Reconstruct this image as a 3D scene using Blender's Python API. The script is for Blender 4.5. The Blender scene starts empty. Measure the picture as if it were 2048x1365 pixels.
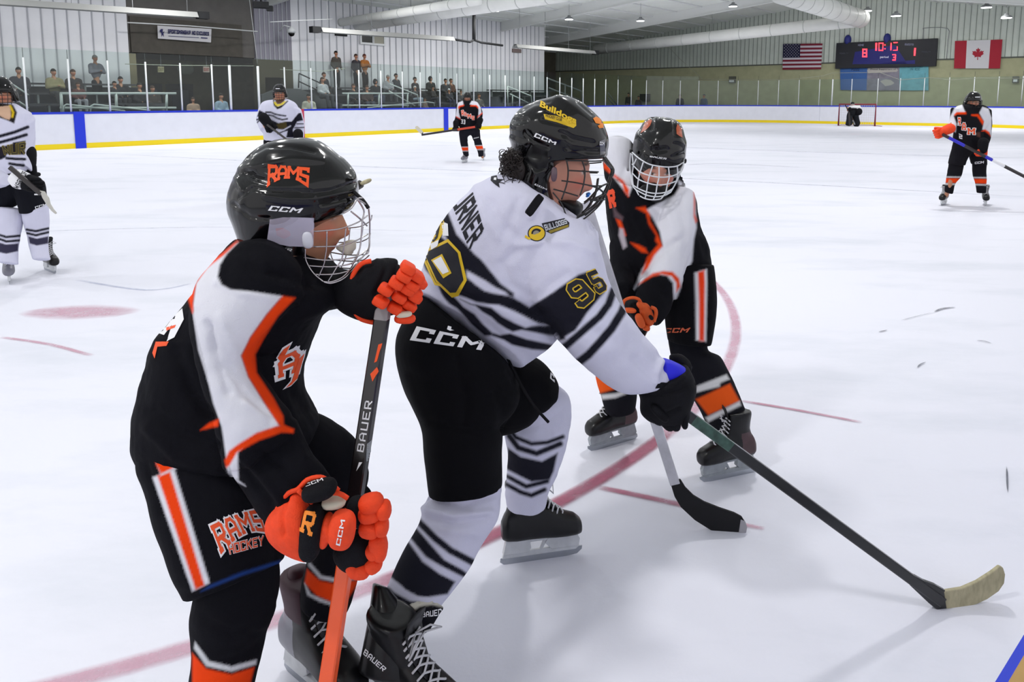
import bpy, bmesh, math, random
import numpy as np
from mathutils import Vector, Matrix, noise as mnoise
from mathutils.bvhtree import BVHTree
random.seed(7); np.random.seed(7)
S = bpy.context.scene
COL = S.collection
# ------------------------------------------------------------------ camera, world, exposure
FPX, PITCH, YAW = 1443.3, .121, -.707          # focal length in pixels of the 2048 px frame
RX, RY, H = 11.648, -16.211, 1.51              # camera foot on the rink plan and its height
PPY = 374.0
cam_d = bpy.data.cameras.new('camera'); cam = bpy.data.objects.new('camera', cam_d); COL.objects.link(cam)
cam.location = (0, 0, H); cam.rotation_euler = (math.pi/2-PITCH, 0, 0)
cam_d.sensor_width = 36; cam_d.lens = 36*FPX/2048; cam_d.shift_y = -(682.5-PPY)/2048
cam_d.clip_start = .02; cam_d.clip_end = 300
S.camera = cam
S.view_settings.view_transform = 'Standard'; S.view_settings.look = 'None'
S.view_settings.gamma = 1; S.view_settings.use_curve_mapping = False
S.view_settings.exposure = 0.0
W = bpy.data.worlds.new('world'); S.world = W; W.use_nodes = True
W.node_tree.nodes['Background'].inputs[0].default_value = (.97, .97, 1, 1)
W.node_tree.nodes['Background'].inputs[1].default_value = 1.15
# ------------------------------------------------------------------ helpers: places
CY, SY = math.cos(YAW), math.sin(YAW)
Fv = np.array([0, math.cos(PITCH), -math.sin(PITCH)]); Uv = np.array([0, math.sin(PITCH), math.cos(PITCH)]); Rv = np.array([1., 0, 0])
CAM = np.array([0, 0, H])
def ray(u, v): return Fv+Rv*(u-1024)/FPX-Uv*(v-PPY)/FPX
def at(u, v, D):                      # the point seen at (u, v) in the photo, D metres ahead
    k = ray(u, v); return k*D/k[1]+CAM
def gp(u, v, z=0):
    k = ray(u, v); return k*(z-H)/k[2]+CAM
def rk(x, y, z=0):                    # rink plan coordinates (x across, y along) to world
    x -= RX; y -= RY; return np.array([x*CY-y*SY, x*SY+y*CY, z])
def unrk(P): return np.array([P[0]*CY+P[1]*SY+RX, -P[0]*SY+P[1]*CY+RY, P[2]])
def rpl(u, v, axis, val):             # rink coordinates of a pixel on the plane x=val or y=val
    o = unrk(CAM); k = unrk(ray(u, v))-np.array([RX, RY, 0]); return o+k*(val-o[axis])/k[axis]
def proj(V):
    d = V-CAM; z = d@Fv; return np.stack([1024+FPX*(d@Rv)/z, PPY-FPX*(d@Uv)/z], 1)
# ------------------------------------------------------------------ helpers: materials
def lin(c):
    if isinstance(c, str): c = tuple(int(c[i:i+2], 16)/255 for i in (0, 2, 4))
    return tuple((x/12.92 if x <= .04045 else ((x+.055)/1.055)**2.4) for x in c[:3])+(1,)
_M = {}
def mat(name, col=None, rough=.6, metal=0, coat=0, var=0, vscale=20, bump=0, bscale=200, emit=0, alpha=1, attr=False, trans=0, ior=1.45, stretch=None, spec=.5, sheen=0):
    if name in _M: return _M[name]
    m = bpy.data.materials.new(name); m.use_nodes = True; _M[name] = m
    nt = m.node_tree; N = nt.nodes; L = nt.links; b = N['Principled BSDF']
    c = lin(col) if col is not None else (1, 1, 1, 1)
    b.inputs['Base Color'].default_value = c
    b.inputs['Roughness'].default_value = rough; b.inputs['Metallic'].default_value = metal
    b.inputs['Coat Weight'].default_value = coat; b.inputs['Coat Roughness'].default_value = .08
    b.inputs['IOR'].default_value = ior; b.inputs['Alpha'].default_value = alpha
    b.inputs['Transmission Weight'].default_value = trans
    b.inputs['Specular IOR Level'].default_value = spec
    b.inputs['Sheen Weight'].default_value = sheen
    tc = N.new('ShaderNodeTexCoord')
    src = None
    if attr:
        a = N.new('ShaderNodeAttribute'); a.attribute_name = 'Col'; src = a.outputs['Color']
    if var or attr:
        n = N.new('ShaderNodeTexNoise'); n.inputs['Scale'].default_value = vscale; n.inputs['Detail'].default_value = 5
        mp = N.new('ShaderNodeMapping'); L.new(tc.outputs['Object'], mp.inputs[0]); L.new(mp.outputs[0], n.inputs['Vector'])
        if stretch: mp.inputs['Scale'].default_value = stretch
        mr = N.new('ShaderNodeMapRange'); mr.inputs['From Min'].default_value = .25; mr.inputs['From Max'].default_value = .75
        mr.inputs['To Min'].default_value = 1-var; mr.inputs['To Max'].default_value = 1+var*.5
        L.new(n.outputs['Fac'], mr.inputs[0])
        vm = N.new('ShaderNodeVectorMath'); vm.operation = 'SCALE'
        if src is not None: L.new(src, vm.inputs[0])
        else: vm.inputs[0].default_value = c[:3]
        L.new(mr.outputs[0], vm.inputs['Scale']); L.new(vm.outputs[0], b.inputs['Base Color'])
    if bump:
        n2 = N.new('ShaderNodeTexNoise'); n2.inputs['Scale'].default_value = bscale; n2.inputs['Detail'].default_value = 3
        L.new(tc.outputs['Object'], n2.inputs['Vector'])
        bp = N.new('ShaderNodeBump'); bp.inputs['Strength'].default_value = bump; bp.inputs['Distance'].default_value = .004
        L.new(n2.outputs['Fac'], bp.inputs['Height']); L.new(bp.outputs[0], b.inputs['Normal'])
    if emit:
        b.inputs['Emission Color'].default_value = c; b.inputs['Emission Strength'].default_value = emit
    return m
# ------------------------------------------------------------------ helpers: objects
def tag(o, label=None, cat=None, group=None, kind=None):
    if label: o['label'] = label
    if cat: o['category'] = cat
    if group: o['group'] = group
    if kind: o['kind'] = kind
    return o
def thing(name, label, cat, loc=(0, 0, 0), group=None):
    o = bpy.data.objects.new(name, None); COL.objects.link(o); o.location = Vector([float(x) for x in loc]); o.empty_display_size = .1
    return tag(o, label, cat, group)
def wloc(o):
    v = Vector((0, 0, 0))
    while o is not None: v += o.location; o = o.parent
    return np.array(v)
def link(name, me, m, parent=None, smooth=True):
    o = bpy.data.objects.new(name, me); COL.objects.link(o)
    for x in (m if isinstance(m, (list, tuple)) else [m]): me.materials.append(x)
    if parent is not None: o.parent = parent
    if smooth and len(me.polygons): me.polygons.foreach_set('use_smooth', [True]*len(me.polygons))
    return o
class MB:
    """collects shapes in world coordinates, build() links them as one mesh object"""
    def __init__(s): s.v = []; s.f = []; s.mi = []; s.cur = 0
    def add(s, vs, fs):
        b = len(s.v); s.v += [tuple(float(c) for c in x) for x in vs]; s.f += [tuple(i+b for i in f) for f in fs]; s.mi += [s.cur]*len(fs); return s
    def hexa(s, c):                   # 8 corners: bottom ring 4, top ring 4
        return s.add(c, [(3, 2, 1, 0), (4, 5, 6, 7), (0, 1, 5, 4), (1, 2, 6, 5), (2, 3, 7, 6), (3, 0, 4, 7)])
    def rbox(s, x0, x1, y0, y1, z0, z1):   # box aligned with the rink
        return s.hexa([rk(x, y, z) for z in (z0, z1) for x, y in ((x0, y0), (x1, y0), (x1, y1), (x0, y1))])
    def obox(s, M, sx, sy, sz):       # box of half sizes in frame M
        return s.hexa([M@Vector((x*sx, y*sy, z*sz)) for z in (-1, 1) for x, y in ((-1, -1), (1, -1), (1, 1), (-1, 1))])
    def tube(s, pts, r, n=8, cap=True):
        pts = [np.array(p, float) for p in pts]; rs = r if hasattr(r, '__len__') else [r]*len(pts)
        rings = []; up = np.array([0, 0, 1.]); prev = None
        for i, p in enumerate(pts):
            t = pts[min(i+1, len(pts)-1)]-pts[max(i-1, 0)]; t = t/(np.linalg.norm(t)+1e-12)
            if prev is None:
                a = np.cross(t, up)
                if np.linalg.norm(a) < 1e-3: a = np.cross(t, [1., 0, 0])
            else: a = prev-t*(prev@t)
            a = a/np.linalg.norm(a); prev = a; b = np.cross(t, a)
            rings.append([p+rs[i]*(a*math.cos(q)+b*math.sin(q)) for q in np.linspace(0, 2*math.pi, n, endpoint=False)])
        return s.rings(rings, cap)
    def rings(s, rings, cap=True):
        n = len(rings[0]); vs = [p for r in rings for p in r]
        fs = [(i*n+j, i*n+(j+1) % n, (i+1)*n+(j+1) % n, (i+1)*n+j) for i in range(len(rings)-1) for j in range(n)]
        if cap:
            for e in (0, len(rings)-1):
                vs.append(np.mean(rings[e], 0)); c = len(vs)-1; o = e*n
                fs += [((c, o+(j+1) % n, o+j) if e == 0 else (c, o+j, o+(j+1) % n)) for j in range(n)]
        return s.add(vs, fs)
    def capsule(s, A, B, r1, r2, n=12):
        A = np.array(A, float); B = np.array(B, float); t = B-A; l = np.linalg.norm(t)
        t = t/l if l > 1e-9 else np.array([0, 0, 1.])
        P = []; R = []
        for q in np.linspace(-math.pi/2, 0, 5)[:-1]: P.append(A+t*r1*math.sin(q)); R.append(max(r1*math.cos(q), r1*.02))
        P.append(A); R.append(r1); P.append(B); R.append(r2)
        for q in np.linspace(0, math.pi/2, 5)[1:]: P.append(B+t*r2*math.sin(q)); R.append(max(r2*math.cos(q), r2*.02))
        rings = []; a = np.cross(t, [0, 0, 1.])
        if np.linalg.norm(a) < 1e-3: a = np.cross(t, [1., 0, 0])
        a /= np.linalg.norm(a); b = np.cross(t, a)
        for p, r in zip(P, R): rings.append([p+r*(a*math.cos(q)+b*math.sin(q)) for q in np.linspace(0, 2*math.pi, n, endpoint=False)])
        return s.rings(rings)
    def chain(s, pts, rs, n=12):
        for i in range(len(pts)-1): s.capsule(pts[i], pts[i+1], rs[i], rs[i+1], n)
        return s
    def ell(s, c, ax, n=16, m=10):     # ellipsoid, ax = three half-axis vectors
        c = np.array(c, float); a, b, d = [np.array(x, float) for x in ax]; rings = []
        for q in np.linspace(-math.pi/2*.97, math.pi/2*.97, m):
            rings.append([c+d*math.sin(q)+math.cos(q)*(a*math.cos(w)+b*math.sin(w)) for w in np.linspace(0, 2*math.pi, n, endpoint=False)])
        return s.rings(rings)
    def loft(s, secs, n=28, dome=.35, sq=2.0):
        """sections (uL,vL,uR,vR,D,thick): edges as seen in the photo, distance, half thickness in metres"""
        secs = densify(secs); rings = []; cs = []
        for q in secs:
            L = at(q[0], q[1], q[4]); R = at(q[2], q[3], q[4]); cs.append(((L+R)/2, (R-L)/2, q[5]))
        N = len(cs); pn = None
        for i, (c, w, t) in enumerate(cs):
            tg = cs[min(i+1, N-1)][0]-cs[max(i-1, 0)][0]; nn = np.cross(w, tg); nn /= np.linalg.norm(nn)+1e-12
            if nn[1] < 0: nn = -nn
            pn = nn; ring = []
            for a in np.linspace(0, 2*math.pi, n, endpoint=False):
                ca, sa = math.cos(a), math.sin(a)
                ring.append(c+w*math.copysign(abs(ca)**(2/sq), ca)+nn*t*math.copysign(abs(sa)**(2/sq), sa))
            rings.append(ring)
        def cap(i, j):
            c = np.mean(rings[i], 0); d = c-np.mean(rings[j], 0); d /= np.linalg.norm(d)+1e-12
            r = min(np.linalg.norm(cs[i][1]), cs[i][2])*dome; out = []
            for k in (.45, .8): out.append([c+(np.array(p)-c)*math.sqrt(1-k*k)+d*r*k for p in rings[i]])
            return out
        if dome: rings = cap(0, 1)[::-1]+rings+cap(-1, -2)
        return s.rings(rings)
    def poly(s, pts, off):             # extrude polygon (3D points) by vector
        n = len(pts); off = np.array(off, float)
        vs = [np.array(p, float) for p in pts]; vs = vs+[p+off for p in vs]
        return s.add(vs, [tuple(range(n-1, -1, -1)), tuple(range(n, 2*n))]+[(i, (i+1) % n, n+(i+1) % n, n+i) for i in range(n)])
    def mesh(s, org=(0, 0, 0), name='mesh'):
        me = bpy.data.meshes.new(name); o = np.array(org, float)
        me.from_pydata([tuple(np.array(x)-o) for x in s.v], [], s.f); me.polygons.foreach_set('material_index', s.mi); me.update()
        bm = bmesh.new(); bm.from_mesh(me); bmesh.ops.recalc_face_normals(bm, faces=bm.faces); bm.to_mesh(me); bm.free()
        return me
    def build(s, name, m, parent=None, smooth=False, bevel=0):
        o = link(name, s.mesh(wloc(parent) if parent is not None else (0, 0, 0), name), m, parent, smooth)
        if bevel:
            b = o.modifiers.new('bevel', 'BEVEL'); b.width = bevel; b.segments = 2; b.limit_method = 'ANGLE'
        return o
def densify(secs, k=4):
    """Catmull-Rom between sections so the outlines run smooth"""
    P = [np.array(q[:6], float) for q in secs]; out = []
    if len(P) < 3: k = 3
    for i in range(len(P)-1):
        a = P[max(i-1, 0)]; b = P[i]; c = P[i+1]; d = P[min(i+2, len(P)-1)]
        for j in range(k):
            t = j/k; out.append(.5*((2*b)+(-a+c)*t+(2*a-5*b+4*c-d)*t*t+(-a+3*b-3*c+d)*t**3))
    out.append(P[-1]); return out
def curve_pts(P, k=6):
    P = [np.array(q, float) for q in P]; out = []
    for i in range(len(P)-1):
        a = P[max(i-1, 0)]; b = P[i]; c = P[i+1]; d = P[min(i+2, len(P)-1)]
        for j in range(k):
            t = j/k; out.append(.5*((2*b)+(-a+c)*t+(2*a-5*b+4*c-d)*t*t+(-a+3*b-3*c+d)*t**3))
    out.append(P[-1]); return out
def remesh(mb, vox, smooth=3, fac=.5):
    me = mb.mesh(); o = bpy.data.objects.new('tmp', me); COL.objects.link(o)
    r = o.modifiers.new('r', 'REMESH'); r.mode = 'VOXEL'; r.voxel_size = vox; r.adaptivity = 0
    if smooth: q = o.modifiers.new('s', 'SMOOTH'); q.factor = fac; q.iterations = smooth
    dg = bpy.context.evaluated_depsgraph_get(); dg.update()
    out = bpy.data.meshes.new_from_object(o.evaluated_get(dg))
    bpy.data.objects.remove(o); bpy.data.meshes.remove(me)
    return out
def getco(me):
    a = np.empty(len(me.vertices)*3); me.vertices.foreach_get('co', a); return a.reshape(-1, 3)
def setco(me, a): me.vertices.foreach_set('co', a.ravel()); me.update()
def getno(me):
    a = np.empty(len(me.vertices)*3, dtype=np.float32); me.vertex_normals.foreach_get('vector', a); return a.reshape(-1, 3).astype(float)
def inpoly(uv, poly):
    x, y = uv[:, 0], uv[:, 1]; r = np.zeros(len(x), bool); P = np.array(poly, float); n = len(P)
    for i in range(n):
        (x1, y1), (x2, y2) = P[i], P[(i+1) % n]
        if y1 == y2: continue
        c = ((y1 > y) != (y2 > y)); r ^= c & (x < (x2-x1)*(y-y1)/(y2-y1)+x1)
    return r
def dist_poly(uv, line):
    P = np.array(line, float); best = np.full(len(uv), 1e9)
    for i in range(len(P)-1):
        a, b = P[i], P[i+1]; ab = b-a; t = np.clip(((uv-a)@ab)/(ab@ab+1e-9), 0, 1)
        d = np.linalg.norm(uv-(a+t[:, None]*ab), axis=1); best = np.minimum(best, d)
    return best
def folds(me, fl):
    """raise (+) or sink (-) the cloth along lines: (points, amplitude m, width px); lines fade at the ends"""
    co = getco(me); no = getno(me); uv = proj(co); disp = np.zeros(len(co)); face = (no*(CAM-co)).sum(1) > 0
    for line, amp, sg in fl:
        sg = sg*1.35
        P = np.array(line, float); lo = P.min(0)-3*sg; hi = P.max(0)+3*sg
        k = np.where((uv > lo).all(1) & (uv < hi).all(1) & face)[0]
        if len(k): d = dist_poly(uv[k], P); disp[k] += 1.15*amp*np.exp(-(d/sg)**2)
    setco(me, co+no*disp[:, None])
def wrinkle(me, amp, scale, seed=0, stretch=(1, 1, 1)):
    co = getco(me); no = getno(me); d = np.empty(len(co))
    for i, c in enumerate(co):
        d[i] = mnoise.fractal(Vector((c[0]*scale*stretch[0]+seed, c[1]*scale*stretch[1], c[2]*scale*stretch[2])), 1.0, 2.0, 3)
    setco(me, co+no*(amp*d)[:, None])
def paint(me, base, regions=(), soft=2.8):
    """base colour and polygons of the cloth's own pattern, traced where they lie on the garment"""
    co = getco(me); uv = proj(co); C = np.empty((len(co), 4)); C[:] = lin(base)
    for reg in regions:
        c = np.array(lin(reg[1])); P = np.array(reg[0], float)
        if len(reg) > 3:                      # ('line', half width): a band along the polyline
            wd = reg[3]; k = np.where((uv > P.min(0)-wd-9).all(1) & (uv < P.max(0)+wd+9).all(1))[0]; sd = wd-dist_poly(uv[k], P)
        else:
            k = np.where((uv > P.min(0)-9).all(1) & (uv < P.max(0)+9).all(1))[0]
            if not len(k): continue
            d = dist_poly(uv[k], np.vstack([P, P[:1]])); sd = np.where(inpoly(uv[k], P), d, -d)
        w = np.clip(.5+sd/(2*soft), 0, 1)
        if len(reg) > 2 and reg[2] is not None: w = w*reg[2](co[k])
        C[k] = C[k]*(1-w[:, None])+c*w[:, None]
    a = me.color_attributes.get('Col') or me.color_attributes.new('Col', 'FLOAT_COLOR', 'POINT')
    a.data.foreach_set('color', C.ravel().astype(np.float32)); return C
def moved(me, parent):
    if parent is not None: setco(me, getco(me)-wloc(parent))
    return me
# ------------------------------------------------------------------ lettering laid onto surfaces
G = {
'A': [[(0, 0), (0, .72), (.18, 1), (.52, 1), (.7, .72), (.7, 0)], [(0, .4), (.7, .4)]],
'B': [[(0, 0), (0, 1), (.58, 1), (.66, .9), (.66, .6), (.56, .5), (0, .5)], [(.56, .5), (.7, .4), (.7, .1), (.6, 0), (0, 0)]],
'C': [[(.7, .82), (.7, 1), (0, 1), (0, 0), (.7, 0), (.7, .18)]],
'D': [[(0, 0), (0, 1), (.5, 1), (.7, .8), (.7, .2), (.5, 0), (0, 0)]],
'E': [[(.7, 1), (0, 1), (0, 0), (.7, 0)], [(0, .5), (.55, .5)]],
'F': [[(.7, 1), (0, 1), (0, 0)], [(0, .5), (.55, .5)]],
'G': [[(.7, .8), (.7, 1), (0, 1), (0, 0), (.7, 0), (.7, .5), (.4, .5)]],
'H': [[(0, 0), (0, 1)], [(.7, 0), (.7, 1)], [(0, .5), (.7, .5)]],
'I': [[(.2, 0), (.2, 1)]],
'K': [[(0, 0), (0, 1)], [(0, .45), (.7, 1)], [(.25, .6), (.7, 0)]],
'L': [[(0, 1), (0, 0), (.7, 0)]],
'M': [[(0, 0), (0, 1), (.45, .45), (.9, 1), (.9, 0)]],
'N': [[(0, 0), (0, 1), (.7, 0), (.7, 1)]],
'O': [[(0, 0), (0, 1), (.7, 1), (.7, 0), (0, 0)]],
'P': [[(0, 0), (0, 1), (.7, 1), (.7, .45), (0, .45)]],
'R': [[(0, 0), (0, 1), (.6, 1), (.7, .9), (.7, .55), (.6, .45), (0, .45)], [(.3, .45), (.7, 0)]],
'S': [[(.7, .9), (.7, 1), (0, 1), (0, .5), (.7, .5), (.7, 0), (0, 0), (0, .1)]],
'T': [[(0, 1), (.7, 1)], [(.35, 1), (.35, 0)]],
'U': [[(0, 1), (0, 0), (.7, 0), (.7, 1)]],
'V': [[(0, 1), (.35, 0), (.7, 1)]],
'W': [[(0, 1), (.22, 0), (.45, .6), (.68, 0), (.9, 1)]],
'X': [[(0, 0), (.7, 1)], [(0, 1), (.7, 0)]],
'Y': [[(0, 1), (.35, .5), (.7, 1)], [(.35, .5), (.35, 0)]],
'0': [[(0, .15), (0, .85), (.15, 1), (.55, 1), (.7, .85), (.7, .15), (.55, 0), (.15, 0), (0, .15)]],
'1': [[(.35, 0), (.35, 1)]],
'2': [[(0, 1), (.7, 1), (.7, .5), (0, .5), (0, 0), (.7, 0)]],
'3': [[(0, 1), (.7, 1), (.7, 0), (0, 0)], [(.2, .5), (.7, .5)]],
'5': [[(.7, 1), (0, 1), (0, .55), (.55, .55), (.7, .42), (.7, .12), (.58, 0), (.1, 0), (0, .12), (0, .25)]],
'8': [[(0, 0), (0, 1), (.7, 1), (.7, 0), (0, 0)], [(0, .5), (.7, .5)]],
'9': [[(.7, .5), (.15, .5), (0, .62), (0, .88), (.14, 1), (.56, 1), (.7, .88), (.7, .12), (.56, 0), (.12, 0), (0, .12), (0, .2)]],
}
SERIF = {'R': [(0, 0), (.7, 0), (0, 1)], 'A': [(0, 0), (.7, 0)], 'M': [(0, 0), (.9, 0), (0, 1), (.9, 1)], 'P': [(0, 0), (0, 1)], 'H': [(0, 0), (.7, 0), (0, 1), (.7, 1)],
         'N': [(0, 0), (.7, 1), (0, 1)], 'I': [(.2, 0), (.2, 1)], 'K': [(0, 0), (0, 1), (.7, 0), (.7, 1)], 'T': [(.35, 0)], 'Y': [(.35, 0), (0, 1), (.7, 1)], 'U': [(0, 1), (.7, 1)], 'E': [(0, 0), (0, 1)], 'F': [(0, 0), (0, 1)]}
def strokes(text, th=.2, gap=.3, grow=0, serif=0, shear=0):
    """block lettering as quads in a unit box"""
    Q = []; x = 0
    for ch in text:
        if ch == ' ': x += .5; continue
        g = G.get(ch)
        if g is None: x += .25; continue
        w = max(p[0] for l in g for p in l)
        for l in g:
            for a, b in zip(l[:-1], l[1:]):
                a = np.array(a, float); b = np.array(b, float); d = (b-a)/np.linalg.norm(b-a); nrm = np.array([-d[1], d[0]])
                e = th/2+grow; rd = ch in '0953' ; ee = e*(.42 if rd else .98); a2 = a-d*ee; b2 = b+d*ee; o = np.array([x, 0])
                Q.append([a2-nrm*e+o, b2-nrm*e+o, b2+nrm*e+o, a2+nrm*e+o])
        if serif:
            for p in SERIF.get(ch, []):
                o = np.array([x+p[0], p[1]+(-.0 if p[1] < .5 else 0)]); e = th*.5+grow; k = th*.5+serif+grow
                Q.append([o+(-k, -e), o+(k, -e), o+(k, e), o+(-k, e)])
        x += w+gap+th*.5
    wtot = x-gap-th*.5; out = []
    for q in Q:
        out.append([((p[0]+shear*(p[1]-.5)+th/2)/(wtot+th), (p[1]+th/2)/(1+th)) for p in q])
    return out
def fontpolys(text, offset=0.0, shear=0):
    cu = bpy.data.curves.new('t', 'FONT'); cu.body = text; cu.offset = offset; cu.shear = shear; cu.resolution_u = 3
    o = bpy.data.objects.new('t', cu); COL.objects.link(o); bpy.context.view_layer.update()
    me = bpy.data.meshes.new_from_object(o.evaluated_get(bpy.context.evaluated_depsgraph_get()))
    v = getco(me)[:, :2]; mn, mx = v.min(0), v.max(0); v = (v-mn)/(mx-mn)
    P = [[tuple(v[i]) for i in p.vertices] for p in me.polygons]
    bpy.data.objects.remove(o); bpy.data.meshes.remove(me); return P
def quadmap(q, arch=0, archb=None):
    tl, tr, br, bl = [np.array(p, float) for p in q]
    def f(p):
        x, y = p; v = (bl*(1-x)+br*x)*(1-y)+(tl*(1-x)+tr*x)*y
        a = arch if archb is None else archb*(1-y)+arch*y
        return v-np.array([0, a*4*x*(1-x)])
    return f
def flatmesh(polys, mapf, step):
    bm = bmesh.new()
    for p in polys:
        try: bm.faces.new([bm.verts.new((c[0], c[1], 0)) for c in (mapf(q) for q in p)])
        except ValueError: pass
    for _ in range(6):
        es = [e for e in bm.edges if e.calc_length() > step]
        if not es: break
        bmesh.ops.subdivide_edges(bm, edges=es, cuts=1)
        bmesh.ops.triangulate(bm, faces=[f for f in bm.faces if len(f.verts) > 4])
    return bm
class Surf:
    """a garment or shell that takes lettering; finish() merges everything into its one mesh"""
    def __init__(s, me): s.me = me; s.dec = []; s.mats = []; s.bvh = BVHTree.FromPolygons([tuple(v) for v in getco(me)], [tuple(p.vertices) for p in me.polygons])
    def put(s, polys, mapf, m, off=.0012, step=5):
        bm = flatmesh(polys, mapf, step); hit = {}
        for v in bm.verts:
            k = ray(v.co.x, v.co.y); k = k/np.linalg.norm(k)
            loc, nrm, i, d = s.bvh.ray_cast(Vector(CAM), Vector(k))
            if loc is None:
                loc, nrm, i, d = s.bvh.find_nearest(Vector(at(v.co.x, v.co.y, s.depth))) if hasattr(s, 'depth') else (None,)*4
                if loc is None: continue
            if nrm.dot(Vector(k)) > 0: nrm = -nrm
            hit[v] = loc+nrm*off
        bm.verts.index_update(); vs = []; ix = {}
        for v in bm.verts:
            if v in hit: ix[v.index] = len(vs); vs.append(tuple(hit[v]))
        fs = []
        for f in bm.faces:
            if all(v.index in ix for v in f.verts):
                p = [np.array(vs[ix[v.index]]) for v in f.verts]
                if max(np.linalg.norm(p[i]-p[i-1]) for i in range(len(p))) < .06: fs.append(tuple(ix[v.index] for v in f.verts))
        if m not in s.mats: s.mats.append(m)
        s.dec.append((vs, fs, s.mats.index(m)+1)); bm.free(); return s
    def poly(s, pts, m, off=.0012, step=5): return s.put([pts], lambda p: p, m, off, step)
    def text(s, t, quad, m, th=.2, grow=0, serif=0, shear=0, arch=0, archb=None, off=.0012, gap=.3, step=6):
        return s.put(strokes(t, th, gap, grow, serif, shear), quadmap(quad, arch, archb), m, off, step)
    def font(s, t, quad, m, offset=0.0, shear=0, arch=0, off=.0012, step=6):
        return s.put(fontpolys(t, offset, shear), quadmap(quad, arch), m, off, step)
    def finish(s, name, m, parent=None, smooth=True):
        bm = bmesh.new(); bm.from_mesh(s.me)
        for vs, fs, mi in s.dec:
            V = [bm.verts.new(v) for v in vs]
            for f in fs:
                try: q = bm.faces.new([V[i] for i in f]); q.material_index = mi
                except ValueError: pass
        bm.to_mesh(s.me); bm.free(); moved(s.me, parent)
        return link(name, s.me, [m]+s.mats, parent, smooth)
# ------------------------------------------------------------------ lamps: high-bay lights under the roof
def roof_z(x): return 7.9-(.1 if x < -2 else .15)*abs(x+2)
lamp_light = bpy.data.lights.new('highbay_light', 'AREA'); lamp_light.shape = 'DISK'; lamp_light.size = .45
lamp_light.energy = 112; lamp_light.color = (1, .985, .97)
near_light = lamp_light.copy(); near_light.name = 'highbay_light_near'; near_light.energy = 98
mid_light = lamp_light.copy(); mid_light.name = 'highbay_light_mid'; mid_light.energy = 84
side_light = lamp_light.copy(); side_light.name = 'highbay_light_side'; side_light.energy = 210
M_lens = mat('lamp_lens', 'ffffff', emit=6); M_grey = mat('grey_metal', '8d9092', .45, .6); M_white = mat('white_paint', 'dfe1e2', .5)
def highbay(P, label, group, data=None):
    t = thing('highbay_lamp', label, 'ceiling lamp', P, group)
    P = np.array(P); rz = roof_z(unrk(P)[0])
    a = MB(); a.rings([[P+np.array([r*math.cos(q), r*math.sin(q), z]) for q in np.linspace(0, 2*math.pi, 20, endpoint=False)] for r, z in ((.24, -.02), (.25, 0), (.2, .08), (.09, .13), (.08, .2))])
    a.build('lamp_housing', M_grey, t, True)
    a = MB(); a.rings([[P+np.array([r*math.cos(q), r*math.sin(q), z]) for q in np.linspace(0, 2*math.pi, 20, endpoint=False)] for r, z in ((.22, -.045), (.23, -.021))]); a.build('lamp_lens', M_lens, t, True)
    if rz > P[2]+.25: a = MB(); a.tube([P+[0, 0, .2], [P[0], P[1], rz]], .008, 5); a.build('pendant_rod', M_grey, t)
    lo = bpy.data.objects.new('lamp_light', data or lamp_light); COL.objects.link(lo); lo.parent = t; lo.location = (0, 0, -.07)
    return t
for u, v, z, l in ((990, 21, 6.1, 'round white high-bay lamp shining before the bright side wall'), (1138, 38, 6, 'high-bay lamp lower of the pair above the dark corner'),
                   (1155, 21, 6.6, 'high-bay lamp higher of the pair above the dark corner'), (1281, 41, 6.05, 'small high-bay lamp hanging below the second roof beam'),
                   (1466, 12, 6.7, 'high-bay lamp left of the big white duct bend'), (1735, 21, 6.5, 'high-bay lamp at the tip of the white duct bend'),
                   (1792, 31, 5.7, 'high-bay lamp hanging above the scoreboard'), (1973, 14, 6.0, 'high-bay lamp at upper right, nearest the roof edge'), (2013, 35, 5.5, 'high-bay lamp above the maple leaf flag')):
    highbay(gp(u, v, z), l, 'high-bay lamps seen under the roof')
for y in (-24, -17.5, -11, -4.5, 3, 11):
    for x in (-13, -6.5, 1.5, 9.3):
        highbay(rk(x, y, min(6.3, roof_z(x)-.75)), 'round high-bay lamp hanging under the white rink roof out of the picture', 'high-bay lamps over the near ice', (near_light if x > 5 else mid_light) if y < -10 else side_light if x < -10 else None)
# ------------------------------------------------------------------ ice and floor
def ice_material():
    m = mat('ice', 'e2e4ee', .55, spec=.04); nt = m.node_tree; N = nt.nodes; L = nt.links; b = N['Principled BSDF']
    tc = N.new('ShaderNodeTexCoord'); mp = N.new('ShaderNodeMapping'); mp.inputs['Scale'].default_value = (.35, 1.0, 1); mp.inputs['Rotation'].default_value = (0, 0, .5)
    n = N.new('ShaderNodeTexNoise'); n.inputs['Scale'].default_value = 1.3; n.inputs['Detail'].default_value = 7; n.inputs['Roughness'].default_value = .62
    cr = N.new('ShaderNodeValToRGB'); cr.color_ramp.elements[0].position = .3; cr.color_ramp.elements[0].color = lin('d9dce6'); cr.color_ramp.elements[1].position = .5; cr.color_ramp.elements[1].color = lin('e6e7f1')
    L.new(tc.outputs['Object'], mp.inputs[0]); L.new(mp.outputs[0], n.inputs['Vector']); L.new(n.outputs['Fac'], cr.inputs[0]); L.new(cr.outputs[0], b.inputs['Base Color'])
    n2 = N.new('ShaderNodeTexNoise'); n2.inputs['Scale'].default_value = 28; n2.inputs['Detail'].default_value = 6; L.new(tc.outputs['Object'], n2.inputs['Vector'])
    bp = N.new('ShaderNodeBump'); bp.inputs['Strength'].default_value = .12; bp.inputs['Distance'].default_value = .01; L.new(n2.outputs['Fac'], bp.inputs['Height']); L.new(bp.outputs[0], b.inputs['Normal'])
    return m
XL, XR, YE, R0 = -12.95, 11.6, 30.48, 8.5
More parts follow.
